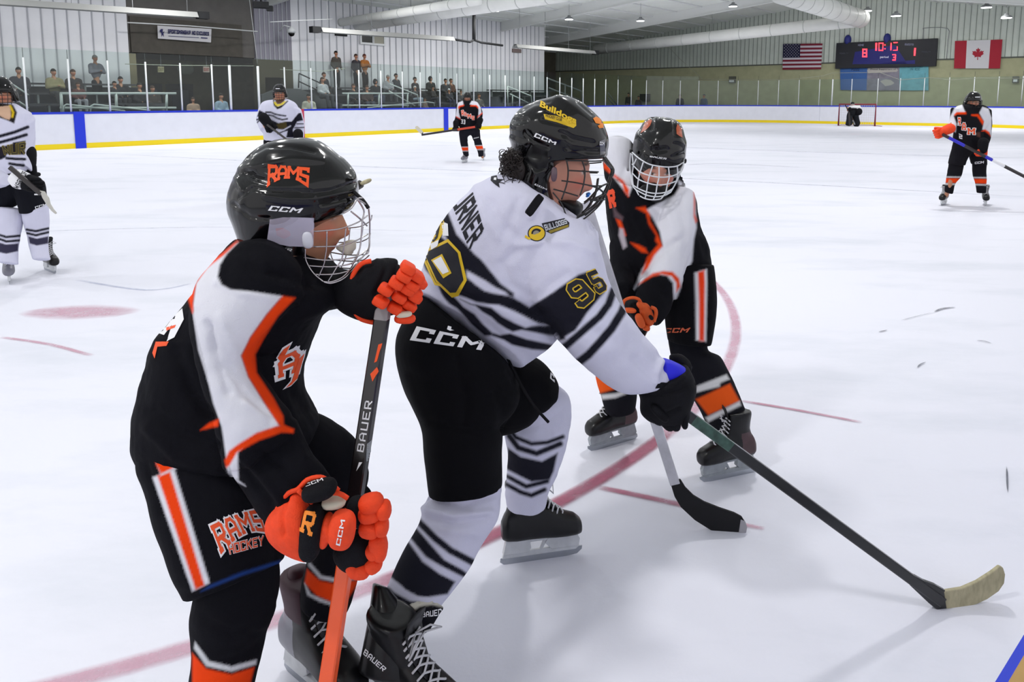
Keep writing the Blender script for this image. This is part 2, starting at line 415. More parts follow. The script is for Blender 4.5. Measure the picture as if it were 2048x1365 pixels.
def plan(off=0, step=12):             # outline of the ice, off > 0 moves outward
    P = [(XL-off, -24)]
    P += [(XL+R0-(R0+off)*math.cos(a), YE-R0+(R0+off)*math.sin(a)) for a in np.linspace(0, math.pi/2, step)]
    P += [(XR-R0+(R0+off)*math.sin(a), YE-R0+(R0+off)*math.cos(a)) for a in np.linspace(0, math.pi/2, step)]
    P += [(XR+off, -24)]; return P
a = MB(); pl = plan(.02); c = rk(-1, 0, 0); vs = [rk(x, y, 0) for x, y in pl]; a.add(vs+[v-np.array([0, 0, .15]) for v in vs], [tuple(range(len(vs)))])
o = a.build('floor_ice', ice_material()); tag(o, kind='structure')
a = MB(); a.rbox(-27, 16, -26, 36, -.3, -.02); o = a.build('floor', mat('rubber_floor', '3a3c40', .8, var=.3)); tag(o, kind='structure')
def line_mat(name, c, dens):
    m = mat(name, c, .5, spec=.12); nt = m.node_tree; N = nt.nodes; L = nt.links; b = N['Principled BSDF']
    tc = N.new('ShaderNodeTexCoord'); n = N.new('ShaderNodeTexNoise'); n.inputs['Scale'].default_value = 6; n.inputs['Detail'].default_value = 9; n.inputs['Roughness'].default_value = .75
    mr = N.new('ShaderNodeMapRange'); mr.inputs['From Min'].default_value = .3; mr.inputs['From Max'].default_value = .65; mr.inputs['To Min'].default_value = dens*.45; mr.inputs['To Max'].default_value = dens
    at_ = N.new('ShaderNodeAttribute'); at_.attribute_name = 'edge'; mu = N.new('ShaderNodeMath'); mu.operation = 'MULTIPLY'
    L.new(tc.outputs['Object'], n.inputs['Vector']); L.new(n.outputs['Fac'], mr.inputs[0]); L.new(mr.outputs[0], mu.inputs[0]); L.new(at_.outputs['Fac'], mu.inputs[1]); L.new(mu.outputs[0], b.inputs['Alpha'])
    return m
M_red = line_mat('worn_red_line', 'bf7f94', .8); M_pink = line_mat('faint_red_line', 'd295a8', .6); M_fblue = line_mat('faint_blue_line', '9aa3c4', .45); M_bold = line_mat('bold_red_line', 'b46a80', .9); M_smudge = line_mat('smudge', '5f616c', 1)
def ribbon(name, pts, w, m, parent=None, z=.003, taper=0):
    pts = [np.array(p[:2], float) for p in pts]; vs = []; e = []; n_ = len(pts)
    for i, p in enumerate(pts):
        t = pts[min(i+1, n_-1)]-pts[max(i-1, 0)]; t /= np.linalg.norm(t); n = np.array([-t[1], t[0]])*w
        if taper: n *= math.sin(math.pi*(i+.5)/n_)+.05
        for k in (-1, -.45, .45, 1): vs.append((*(p+n*k*.75), z)); e.append((1 if abs(k) < .9 else 0)*min(1, i/1.5 , (n_-1-i)/1.5))
    a = MB(); a.add(vs, [(4*i+j, 4*i+j+1, 4*i+j+5, 4*i+j+4) for i in range(n_-1) for j in range(3)])
    o = a.build(name, m, parent); at_ = o.data.attributes.new('edge', 'FLOAT', 'POINT'); at_.data.foreach_set('value', e); return o
mk = thing('ice_marking', 'worn red face-off circle and faint blue lines painted in the white ice', 'ice marking')
def cpts(a0, a1, n): return [rk(5.59+4.57*math.cos(q), -13.58+4.57*math.sin(q)) for q in np.linspace(a0, a1, n)]
def seg(l, k=5): return curve_pts([gp(*p) for p in l], k)
ribbon('circle_line', cpts(-1.2, .75, 60), .055, M_pink, mk); ribbon('circle_line', cpts(-.3, .05, 24), .05, M_bold, mk, .005)
ribbon('hash_mark', seg([(1475, 802), (1600, 823), (1725, 847)]), .022, M_red, mk, .004); ribbon('hash_mark', seg([(1195, 976), (1300, 998), (1400, 1020)]), .03, M_bold, mk, .004); ribbon('hash_mark', seg([(1440, 1040), (1480, 1050), (1530, 1060)]), .02, M_pink, mk, .004)
ribbon('faceoff_dot', [gp(160, 625)+np.array([x, 0, 0]) for x in (-.42, -.32, -.15, 0, .15, .32, .42)], .25, M_pink, mk, taper=1)
ribbon('bracket_line', seg([(150, 560), (290, 581), (385, 568)]), .03, M_fblue, mk); ribbon('bracket_line', seg([(0, 675), (100, 690), (185, 713)]), .03, M_pink, mk)
for l, w in (([(240, 309), (740, 334), (1380, 358), (2080, 396)], .07), ([(0, 466), (250, 458), (480, 455), (850, 463)], .02), ([(1225, 500), (1330, 525), (1420, 552)], .02),
             ([(1090, 283), (1500, 300), (2080, 318)], .12), ([(1370, 330), (1450, 328), (1620, 336)], .08)):
    ribbon('faded_line', seg(l), w, M_fblue, mk)
def smudge(l, w, lab): tag(ribbon('glass_smudge', seg(l, 4), w, M_smudge, None, .006, 1), lab, 'scuff mark', 'dark near-glass smudges laid on the right-hand ice')  # smudges of the near glass, which is not built; laid on the ice instead
for l, w, lab in (([(1868, 626), (1885, 619), (1912, 616)], .02, 'largest dark near-glass scuff with a tail on the open ice at right'), ([(1757, 666), (1765, 664), (1775, 662)], .01, 'tiny dark near-glass scuff left of the largest one'),
                  ([(1800, 643), (1830, 635), (1868, 626)], .004, 'thin grey glass streak trailing from the largest scuff'), ([(1952, 683), (1968, 684), (1984, 689)], .009, 'thin curved dark glass scuff right of the others'),
                  ([(1834, 738), (1841, 731), (1852, 726)], .009, 'short oblique glass scuff below the others'), ([(2013, 935), (2014, 960), (2015, 990)], .006, 'upright grey glass smear near the right edge of the ice')):
    smudge(l, w, lab)
# ------------------------------------------------------------------ boards
M_board = mat('board_white', 'e3e5ef', .35, var=.04, vscale=3); M_yel = mat('kick_yellow', 'f0d400', .45); M_blue = mat('cap_blue', '0f2fc0', .4)
M_blue2 = mat('stripe_blue', '0c2fd0', .4); M_redb = mat('stripe_red', 'b8324c', .4); M_tan = mat('ledge_tan', 'a8864e', .6, var=.15)
def wallstrip(path, t0, t1, z0, z1):   # vertical band following a plan path, thickness from offset t0 to t1
    a = MB(); n = len(path); vs = []
    for i, (x, y) in enumerate(path):
        p = np.array([x, y]); q = np.array(path[min(i+1, n-1)])-np.array(path[max(i-1, 0)]); q = q/np.linalg.norm(q); nn = np.array([-q[1], q[0]])
        for t in (t0, t1):
            for z in (z0, z1): vs.append(rk(*(p+nn*t), z))
    fs = []
    for i in range(n-1):
        b = 4*i; c = b+4; fs += [(b, b+1, c+1, c), (b+2, c+2, c+3, b+3), (b+1, b+3, c+3, c+1), (b, c, c+2, b+2)]
    fs += [(0, 2, 3, 1), (4*n-4, 4*n-3, 4*n-1, 4*n-2)]
    a.add(vs, fs); return a
full = plan(0, 16); arc0 = 16
def strip_side(path, lab, nm='rink_board'):
    t = thing(nm, lab, 'rink board', rk(*path[0]))
    wallstrip(path, .0, .12, .0, 1.08).build('board_panel', M_board, t); wallstrip(path, -.012, .0, .0, .16).build('kick_plate', M_yel, t); wallstrip(path, -.02, .15, 1.06, 1.125).build('cap_rail', M_blue, t)
    return t
left = [full[0], (XL, -10), (XL, 0), (XL, 10)]+full[1:13]
bl = strip_side(left, 'white boards along the left side with yellow kick plate and blue cap')
be = strip_side(full[12:32], 'white boards across the far end behind the goal, curving at left')
br = strip_side([full[31], full[32], (XR, 10), (XR, -5)], 'white boards of the right side far from the lens')
for y, m_, w in ((-7.92, M_blue2, .3), (7.77, M_blue2, .28), (-.1, M_redb, .3)):
    a = MB(); a.rbox(XL+.016, XL+.03, y-w/2, y+w/2, .0, 1.13); a.rbox(XL-.16, XL+.03, y-w/2, y+w/2, 1.128, 1.132); a.build('line_stripe', m_, bl)
for x in (-10.2, -3.1, 5.2):           # panel joints
    a = MB(); a.rbox(x, x+.015, YE-.004, YE+.002, .16, 1.06); a.build('panel_joint', mat('joint_grey', 'b6b9c4', .6), be)
a = MB(); a.tube([rk(-12.0, 29.5, .2)]*1+[rk(-12.0, 29.5, 1.1)], .02, 5)
t = thing('rink_board', 'near boards under the lens with tan ledge and blue edge', 'rink board', rk(XR, -16))
def nb(o, s_): return (11.6035+.149*s_+.989*o, -15.6+.989*s_-.149*o)
def nbox(o0, o1, z0, z1, nm, m): a = MB(); a.hexa([rk(*nb(o, s_), z) for z in (z0, z1) for o, s_ in ((o0, -4), (o1, -4), (o1, 9), (o0, 9))]); a.build(nm, m, t)
nbox(.012, .12, 0, 1.05, 'board_panel', M_board); nbox(0, .0065, .95, 1.075, 'cap_rail', M_blue); nbox(.0065, .5, 1.05, 1.075, 'ledge', M_tan)
# ------------------------------------------------------------------ posts and glass
M_post = mat('post_white', 'dfe2e4', .4); M_edge = mat('post_dark', '4d5452', .5)
def glass_mat(name, c, gl):
    m = bpy.data.materials.new(name); m.use_nodes = True; N = m.node_tree.nodes; L = m.node_tree.links; N.clear()
    o = N.new('ShaderNodeOutputMaterial'); t = N.new('ShaderNodeBsdfTransparent'); g = N.new('ShaderNodeBsdfGlossy'); x = N.new('ShaderNodeMixShader')
    t.inputs[0].default_value = lin(c); g.inputs['Roughness'].default_value = .12; x.inputs[0].default_value = gl
    L.new(t.outputs[0], x.inputs[1]); L.new(g.outputs[0], x.inputs[2]); L.new(x.outputs[0], o.inputs[0]); return m
M_gl = glass_mat('pane', 'f0f6f4', .03)
ys = [-10.4, -9.26, -8.1, -6.98, -5.82, -4.68, -3.57, -2.91, -1.8, -.7, .47, 1.65, 2.8, 3.97, 5.18, 6.24, 7.46, 8.58, 9.76, 10.92, 12.11, 13.27, 14.49, 15.63, 16.8, 17.95, 19.1, 20.3, 21.5]
posts = [(XL-.06, y) for y in ys]
na = 11
posts += [(XL+R0-(R0+.06)*math.cos(q), YE-R0+(R0+.06)*math.sin(q)) for q in np.linspace(0.1, math.pi/2, na)]
gapend = len(posts)
posts += [(x, YE+.06) for x in (-3.2, -2.43, -1.32, .13, 1.32, 2.56, 3.79, 4.98, 6.1, 7.16, 8.3)]
ON = 'first second third fourth fifth sixth seventh eighth ninth tenth eleventh twelfth thirteenth fourteenth fifteenth sixteenth seventeenth eighteenth nineteenth twentieth'.split()
ON += ['twenty-'+w for w in ON[:9]]+['thirtieth']+['thirty-'+w for w in ON[:9]]
for i, (x, y) in enumerate(posts):
    k = i-1 if i < len(ys) else i-len(ys); sd = 'left side boards' if i < len(ys) else 'far end boards'
    side = i < len(ys); wide = x in (-2.43,) or (side and y in (-2.91, -1.8))
    w = (.045 if wide else .028) if side else (.04 if wide else .021); p = rk(x, y)
    t = thing('glass_post', ('slim white glass post on the %s, %s from the left end in view' % (sd, ON[k]) if k >= 0 else 'slim white glass post on the left boards, just outside the left picture edge') if not wide else
              'thicker white post on the far end boards just left of the goal' if not side else 'thick white post left of the striped jersey player, by the lobby' if y < -2 else 'thick white post right behind the head of the distant striped jersey player', 'glass post', p+[0, 0, 1.125],
              'glass posts on the %s' % sd if not wide else None)
    a = MB(); a.tube([p+[0, 0, 1.125], p+[0, 0, 2.72]], w, 6); a.build('post_channel', M_post, t, True)
    a = MB(); a.tube([p+[0, 0, 2.72], p+[0, 0, 3.0]], .008, 5); a.build('joint_strip', M_edge, t)
for i in range(len(posts)-1):
    x0, y0 = posts[i]; x1, y1 = posts[i+1]; d = np.array([x1-x0, y1-y0]); n = np.array([-d[1], d[0]])/np.linalg.norm(d)*.006
    side = i < len(ys)-1; top = 3.0 if i < gapend-6 else 2.72
    c = [(x0+n[0], y0+n[1]), (x1+n[0], y1+n[1]), (x1-n[0], y1-n[1]), (x0-n[0], y0-n[1])]
    a = MB(); a.hexa([rk(*q, z) for z in (1.135, top) for q in c])
    tag(a.build('rink_glass', M_gl), ('clear glass pane on the %s, right of the %s post from the left' % ('left side boards' if i < len(ys) else 'far end boards', ON[i-1 if i < len(ys) else i-len(ys)]) if i else 'clear glass pane cut by the left picture edge'), 'glass pane', 'glass panes on the %s' % ('left side boards' if side else 'far end boards'))
# ------------------------------------------------------------------ walls and roof
M_rib = mat('white_ribbed_steel', 'ececf1', .5, var=.05, vscale=1.5); M_ribd = mat('rib_shadow_gap', 'b4b5bc', .7)
def slab(P, th, name, m, kind='structure'):
    a = MB(); a.poly(P, th); o = a.build(name, m); tag(o, kind=kind); return o
WX = -18.5
def ribwall(y0, y1, z0, z1f, x=WX, name='wall_left', m=M_rib, step=.42):
    a = MB(); a.hexa([rk(xx, yy, z) for z, f in ((z0, 0), (1, 1)) for xx, yy in ((x-.2, y0), (x, y0), (x, y1), (x-.2, y1)) if f == 0]+[rk(xx, yy, z1f) for xx, yy in ((x-.2, y0), (x, y0), (x, y1), (x-.2, y1))])
    n = int((y1-y0)/step); a.cur = 1
    for i in range(1, n): y = y0+(y1-y0)*i/n; a.rbox(x, x+.035, y-.02, y+.02, z0, z1f)
    o = a.build(name, [m, M_ribd]); tag(o, kind='structure'); return o
ribwall(-26, -4.1, 0, roof_z(WX)+.4); ribwall(3.2, 22.2, 0, roof_z(WX)+.4)
ribwall(1.35, 3.2, 3.3, roof_z(WX)+.4, WX, 'wall_left', mat('grey_ribbed_steel', '8f8d99', .6), .22)
M_soff = mat('dark_soffit', '54504a', .8, var=.2, vscale=3); M_beige = mat('lobby_beige', '8d8468', .85, var=.15, vscale=4); M_dark = mat('dark_opening', '1f2022', .8)
a = MB(); a.rbox(WX-.25, WX-.1, -4.1, 1.35, 3.35, 6.6); tag(a.build('wall_left', mat('recess_grey', '6a6764', .8, var=.15, vscale=2)), kind='structure')
a = MB(); a.rbox(WX-.1, WX+.02, -4.0, .7, 3.35, 4.75); t = tag(a.build('roller_shutter', M_soff), 'dark brown rolled shutter panel above the lobby with a white banner', 'shutter')
a = MB(); a.rbox(-24.2, -24, -8, 8, 0, 5); tag(a.build('wall_lobby', M_beige), kind='structure')
a = MB(); a.rbox(-24, WX-.2, -8, 8, 3.4, 3.55); tag(a.build('ceiling_lobby', M_soff), kind='structure')
for y, nm in ((-8, 'wall_lobby_side'), (8, 'wall_lobby_side')):
    a = MB(); a.rbox(-24, WX-.2, y-.1, y+.1, 0, 3.5); tag(a.build(nm, M_beige), kind='structure')
a = MB(); a.rbox(WX-.25, WX+.02, -4.1, -3.85, 0, 3.3); tag(a.build('wall_left_pillar', M_beige), kind='structure')
a = MB(); a.rbox(WX-.3, WX+.02, 1.35, 1.75, 0, 3.3); a.rbox(WX-.3, WX+.02, 2.75, 3.2, 0, 3.3); a.rbox(WX-.3, WX+.02, 1.75, 2.75, 2.5, 3.3); tag(a.build('wall_left_doorway', mat('olive_wall', '55503f', .85, var=.2)), kind='structure')
# roof
M_roof = mat('roof_liner', 'f4f8f2', .7, var=.06, vscale=.7)
a = MB()
for x0, x1 in ((-27, -2), (-2, 16)):
    for y0 in range(-26, 36, 2):
        a.add([rk(x0, y0, roof_z(x0)), rk(x1, y0, roof_z(x1)), rk(x1, y0+2, roof_z(x1)), rk(x0, y0+2, roof_z(x0))], [(0, 3, 2, 1)])
tag(a.build('ceiling', M_roof), kind='structure')
a = MB()
for x in list(np.arange(-26, -2, 1.7))+list(np.arange(-1, 16, 1.7)): a.hexa([rk(x+dx, y, roof_z(x)-.01+dz) for dz in (-.06, 0) for dx, y in ((-.02, -26), (.02, -26), (.02, 34), (-.02, 34))])
tag(a.build('ceiling_purlins', M_white), kind='structure')
M_beam = mat('beam_white', 'e3e5e3', .5)
for y, lab in ((-14, 'rear white roof beam nearest the lens'), (-6, 'white steel roof beam crossing above the near blue line'), (2, 'white steel roof beam crossing above the centre line'), (10, 'white steel roof beam crossing before the bright wall'),
               (18, 'white steel roof beam starting at the bright side wall'), (26, 'farthest white steel roof beam above the dark corner')):
    t = thing('roof_beam', lab, 'roof beam', rk(-2, y, 7))
    for x0, x1, s in ((-26, -2, 0), (-2, 15, 0)):
        def pr(dy0, dy1, z0, z1, nm):
            a = MB(); a.hexa([rk(x, y+dy, roof_z(x)+z) for z in (z0, z1) for x, dy in ((x0, dy0), (x1, dy0), (x1, dy1), (x0, dy1))]); a.build(nm, M_beam, t)
        pr(-.11, .11, -.58, -.55, 'flange'); pr(-.01, .01, -.55, 0, 'web')
# end wall
YW = 33.6
M_block = mat('green_grey_block', 'b0b08e', .85, var=.12, vscale=2.5); M_up = mat('end_ribbed_steel', 'cfd6cd', .6, var=.08, vscale=2); M_upd = mat('end_rib_gap', '8f978f', .7)
a = MB(); a.rbox(-27, 16, YW, YW+.3, 0, 3.85); tag(a.build('wall_end', M_block), kind='structure')
a = MB(); a.rbox(-27, 16, YW+.02, YW+.3, 3.85, 9); a.cur = 1
for x in np.arange(-26.5, 15.5, .3): a.rbox(x, x+.03, YW-.01, YW+.02, 3.9, 8)
tag(a.build('wall_end', [M_up, M_upd]), kind='structure')
a = MB(); a.rbox(-27, 16, YW-.04, YW, 3.82, 3.9); tag(a.build('trim_1', mat('trim_dark', '5b5f58', .7)), kind='structure')
M_brown = mat('brown_corner', '6b665b', .85, var=.2, vscale=2)
a = MB(); a.rbox(-26.2, -26, 20, YW, 0, 7); tag(a.build('wall_left_far', M_brown), kind='structure')
a = MB(); a.rbox(-26, WX, 22.2, 22.4, 0, 6.6); tag(a.build('wall_left_return', M_rib), kind='structure')
# ------------------------------------------------------------------ shared kit for the players
M_cloth = mat('painted_cloth', rough=.85, attr=True, var=.05, vscale=9, bump=.25, bscale=420, spec=.12)
M_skin = mat('skin', rough=.5, attr=True, var=.1, vscale=25, bump=.1, bscale=150, spec=.4)
M_shell = mat('helmet_black', '050507', .14, coat=.25, spec=.35); M_shellm = mat('helmet_matt_panel', '0c0c0f', .38, spec=.3)
M_hole = mat('vent_black', '020203', .8); M_or = mat('glove_orange', 'ee4312', .7, var=.12, vscale=60, bump=.3, bscale=300)
M_blk = mat('glove_black', '0f0f14', .8, var=.2, vscale=50, bump=.3, bscale=300, spec=.2); M_cream = mat('palm_cream', 'cfc8b4', .8)
M_wt = mat('print_white', 'e6e6ea', .6); M_org = mat('print_orange', 'e8501a', .6); M_gold = mat('print_gold', 'd6b21c', .55); M_navy = mat('print_black', '17171d', .7)
M_steel = mat('runner_steel', 'a9adb3', .25, .9); M_hold = mat('holder_white', 'c9ccd0', .35, var=.15, vscale=30); M_boot = mat('boot_black', '0a0a0d', .35, var=.4, vscale=30, coat=.1, spec=.35)
M_boot2 = mat('boot_brown', '4a3337', .5, var=.2, vscale=30); M_bootg = mat('boot_grey', '74747f', .35, var=.2, vscale=20, coat=.2); M_lace = mat('lace_white', 'c8c8cc', .85)
M_wireb = mat('cage_black', '0a0a0c', .35, coat=.3); M_wirew = mat('cage_white', 'd9dce2', .35); M_wires = mat('cage_chrome', 'b9b4b6', .22, .85)
def Z(ox, oy, s): return lambda *l: [(ox+l[i]/s, oy+l[i+1]/s) for i in range(0, len(l), 2)]
def frame(loc, fwd, up=(0, 0, 1)):
    f = Vector(fwd).normalized(); u = Vector(up); l = u.cross(f).normalized(); u = f.cross(l)
    return Matrix(((f.x, l.x, u.x, loc[0]), (f.y, l.y, u.y, loc[1]), (f.z, l.z, u.z, loc[2]), (0, 0, 0, 1)))
def g2(a, s): return np.exp(-(a/s)**2)
def head_shape(mb, M, sc=1.0, n=88, m=70):
    th = np.linspace(0, 2*math.pi, n, endpoint=False); rings = []
    for ph in np.linspace(-math.pi/2*.985, math.pi/2*.985, m):
        x = .096*math.cos(ph)*np.cos(th); y = .076*math.cos(ph)*np.sin(th); z = np.full(n, .118*math.sin(ph))
        t = np.clip((-z-.01)/.1, 0, 1); y = y*(1-.3*t**1.3); x = np.where(x < 0, x*(1-.55*t), x*(1+.04*t))
        fr = x > 0; d = np.zeros(n)
        r = np.clip((.03-z)/.058, 0, 1)*(1/(1+np.exp((-.043-z)/.0035)))
        d += .027*g2(y, .009+.007*r)*r**1.2                       # nose
        d += .006*g2(z-.034, .01)*g2(y, .05)                      # brow
        for s_ in (-1, 1):
            d -= .011*g2(y-s_*.031, .014)*g2(z-.014, .011); d += .0055*g2(y-s_*.031, .0085)*g2(z-.012, .006)
            d += .006*g2(y-s_*.043, .018)*g2(z+.022, .02); d += .006*g2(y-s_*.013, .006)*g2(z+.035, .006)
        d += .007*g2(z+.054, .0045)*g2(y, .02)+.007*g2(z+.066, .0055)*g2(y, .017)-.004*g2(z+.0595, .002)*g2(y, .022)
        d += .009*g2(z+.097, .016)*g2(y, .022)
        x = x+np.where(fr, d, 0)
        rings.append([M@Vector((sc*a, sc*b, sc*c)) for a, b, c in zip(x, y, z)])
    mb.rings([[tuple(v) for v in r] for r in rings])
    for s_ in (-1, 1):
        c = M@Vector((-.008*sc, s_*.077*sc, 0)); A = M.to_3x3()
        mb.ell(c, [A@Vector((.016*sc, 0, .004*sc)), A@Vector((0, .009*sc, 0)), A@Vector((0, 0, .03*sc))], 12, 8)
def body(name_parent, Mh, limbs, skin, sc=1.0, vox=.0045):
    """head and body as one continuous surface; limbs = list of (points, radii)"""
    mb = MB(); head_shape(mb, Mh, sc); base = Mh@Vector((-.03*sc, 0, -.06*sc))
    for li, (pts, rs) in enumerate(limbs):
        if li: rs = [r*.8 for r in rs]
        mb.chain([tuple(base) if isinstance(p, str) else p for p in pts], rs, 14)
    me = remesh(mb, vox, 2, .4); co = getco(me); R = Mh.inverted(); RR = np.array(R)
    loc = (co@RR[:3, :3].T+RR[:3, 3])/sc; x, y, z = loc.T; C = np.empty((len(co), 4)); C[:] = lin(skin)
    def mixc(w, c):
        w = np.clip(w, 0, 1)[:, None]; C[:] = C*(1-w)+np.array(lin(c))*w
    f = (x > .03)&(np.abs(z) < .13)
    mixc(f*(.55*g2(np.abs(y)-.045, .02)*g2(z+.02, .022)+.4*g2(y, .015)*g2(z+.03, .02)), 'c65a4a')
    mixc(f*(g2(z+.06, .009)*g2(y, .02))*.8, 'a8453f')
    mixc(f*1.3*g2(np.abs(y)-.032, .016)*g2(z-.036-.003*(np.abs(y) < .03), .0045), '3a241a')
    mixc(f*1.5*g2(np.abs(y)-.031, .0095)*g2(z-.012, .0042), 'e8e2de'); mixc(f*2*g2(np.abs(y)-.031, .0042)*g2(z-.012, .0042), '20140e')
    mixc(f*1.1*g2(np.abs(y)-.031, .011)*g2(z-.0175, .002), '2c1a14')
    a = me.color_attributes.new('Col', 'FLOAT_COLOR', 'POINT'); a.data.foreach_set('color', C.ravel().astype(np.float32))
    moved(me, name_parent); return link('body', me, M_skin, name_parent)
def wires(P, m, parent, name='cage', r=.0017, depth=None, mirror=None):
    """P: polylines (u, v[, D]) ; mirror = (point, normal) copies them to the far side"""
    a = MB()
    for l in P:
        Q = [at(p[0], p[1], depth(*p[:2]) if len(p) < 3 else p[2]) for p in l]
        Q = curve_pts(Q, 5) if len(Q) > 2 else Q
        a.tube(Q, r, 6)
        if mirror:
            o, n = np.array(mirror[0]), np.array(mirror[1], float); n = n/np.linalg.norm(n)
            a.tube([q-2*n*((q-o)@n) for q in Q], r, 6)
    return a.build(name, m, parent, True)
def pad(a, p, q, w, D, th, D2=None, sq=2.6, ln=1.0):
    """padded roll from p to q (photo points), w wide in px, th thick in m"""
    D2 = D if D2 is None else D2
    A = at(*p, D); B = at(*q, D2); c = (A+B)/2; ax = (B-A)/2; L = np.linalg.norm(ax); hw = w/FPX*(D+D2)/2/2
    n = np.array([0, -1., 0]); s = np.cross(ax, n); s = s/np.linalg.norm(s)*hw; n = np.cross(s, ax); n = n/np.linalg.norm(n)*th
    ax = ax*(L+hw*.5*ln)/L; rings = []
    for ph in np.linspace(-math.pi/2*.96, math.pi/2*.96, 9):
        cp, sp = math.cos(ph), math.sin(ph); k = abs(cp)**(2/sq); zz = math.copysign(abs(sp)**(2/sq), sp); ring = []
        for t in np.linspace(0, 2*math.pi, 18, endpoint=False):
            ct, st = math.cos(t), math.sin(t)
            ring.append(c+ax*zz+k*(s*math.copysign(abs(ct)**(2/sq), ct)+n*math.copysign(abs(st)**(2/sq), st)))
        rings.append(ring)
    return a.rings(rings)
# ---- skates
def skate(parent, heel, toe, boot_m=None, heel_m=None, sc=1.0, lean=(0, 0, 1), holder_m=None, detail=True, lab=None, lace=True, top_m=None):
    heel = np.array(heel); toe = np.array(toe); M = frame(heel+(toe-heel)*.5, toe-heel, lean)@Matrix.Scale(sc, 4)
    def w(x, y, z): return tuple(M@Vector((x, y, z)))
    boot_m = boot_m or M_boot; n = 14 if detail else 8
    a = MB()
    def oval(cx, cz, rx, rz, ry, tilt=0): return None
    def ringx(x, z0, z1, hw):            # cross-section of the foot at x
        c = (z0+z1)/2; h_ = (z1-z0)/2
        return [w(x, hw*math.copysign(abs(math.cos(t))**.8, math.cos(t)), c+h_*math.copysign(abs(math.sin(t))**.8, math.sin(t))) for t in np.linspace(0, 2*math.pi, n*2, endpoint=False)]
    a.rings([ringx(x, z0, z1, hw) for x, z0, z1, hw in ((.158, .09, .115, .012), (.154, .08, .132, .03), (.135, .077, .148, .042), (.1, .076, .16, .047), (.06, .076, .178, .046), (.02, .078, .2, .042), (-.03, .079, .22, .039), (-.08, .078, .2, .037), (-.118, .082, .18, .033), (-.134, .09, .15, .02))])
    def ringz(z, x0, x1, hw):
        c = (x0+x1)/2; h_ = (x1-x0)/2
        return [w(c+h_*math.copysign(abs(math.cos(t))**.85, math.cos(t)), hw*math.copysign(abs(math.sin(t))**.85, math.sin(t)), z) for t in np.linspace(0, 2*math.pi, n*2, endpoint=False)]
    a.rings([ringz(z, x0, x1, hw) for z, x0, x1, hw in ((.1, -.128, .03, .034), (.14, -.13, .035, .036), (.18, -.118, .03, .036), (.21, -.108, .02, .039), (.245, -.112, .012, .045), (.275, -.118, .012, .049), (.288, -.116, .008, .047))])
    me = remesh(a, .0055*sc if detail else .012, 4 if detail else 1)
    if heel_m is not None and detail:
        me.materials.clear()
    moved(me, parent); o = link('skate', me, [boot_m] if heel_m is None else [boot_m, heel_m], parent)
    if lab: o['label'] = lab
    if heel_m is not None and top_m is not None: me.materials.append(top_m)
    if heel_m is not None:
        Mi = M.inverted(); off = wloc(parent)
        for p in me.polygons:
            q = Mi@(p.center+Vector(off))
            if q.x < -.045 and .1 < q.z < .2: p.material_index = 1
            elif top_m is not None and q.z > .2 and q.x < -.01: p.material_index = 2
    h = MB()
    def slab(P, y0, y1): h.poly([w(x, -y0, z) for x, z in P], np.array(w(0, y0, 0))-np.array(w(0, -y0, 0)))
    slab([(-.135, .022), (.135, .022), (.15, .034), (.14, .04), (-.13, .04)], .006, .006)
    slab([(-.132, .036), (-.045, .036), (-.03, .05), (-.035, .082), (-.12, .086)], .011, 0)
    slab([(.045, .036), (.145, .034), (.15, .06), (.138, .084), (.035, .08), (.02, .06)], .011, 0)
    slab([(-.04, .07), (.04, .07), (.04, .082), (-.04, .082)], .009, 0)
    slab([(.0, .036), (.012, .036), (.03, .07), (.016, .07)], .005, 0)
    ho = h.build('blade_holder', holder_m or M_hold, o, False, .002)
    b = MB(); b.poly([w(x, -.0018, z) for x, z in ((-.14, .024), (-.142, .01), (-.13, .0015), (-.1, 0), (.1, 0), (.14, .004), (.158, .018), (.16, .03), (.15, .03), (.13, .024))], np.array(w(0, .0018, 0))-np.array(w(0, -.0018, 0)))
    b.build('steel_runner', M_steel, o)
    if lace:
        l = MB(); zs = [(.085, .165), (.068, .178), (.052, .19), (.038, .203), (.028, .218), (.022, .235), (.018, .252), (.016, .268)]
        for i, (x, z) in enumerate(zs[:-1]):
            for s_ in (-1, 1):
                x2, z2 = zs[i+1]
                l.tube([w(x-.008, s_*.03, z-.012), w(x+.002, s_*.016, z+.003), w((x+x2)/2+.004, 0, (z+z2)/2+.007), w(x2+.002, -s_*.016, z2+.003), w(x2-.008, -s_*.03, z2-.012)], .0028, 5)
        l.tube([w(.02, 0, .27), w(.05, .02, .29), w(.06, .045, .27), w(.03, .02, .262), w(.05, -.025, .275), w(.045, -.05, .25), w(.02, 0, .268)], .0025, 5)
        l.build('laces', M_lace, o, True)
        if detail:
            t = MB(); t.rings([[w(x+.03*0, hw*math.cos(q), z+.009*math.sin(q)) for q in np.linspace(0, 2*math.pi, 14, endpoint=False)] for x, z, hw in ((.07, .17, .016), (.035, .2, .022), (.018, .24, .026), (.016, .28, .03), (.028, .315, .032), (.034, .325, .026))])
            t.build('tongue', M_boot, o, True)
    return o
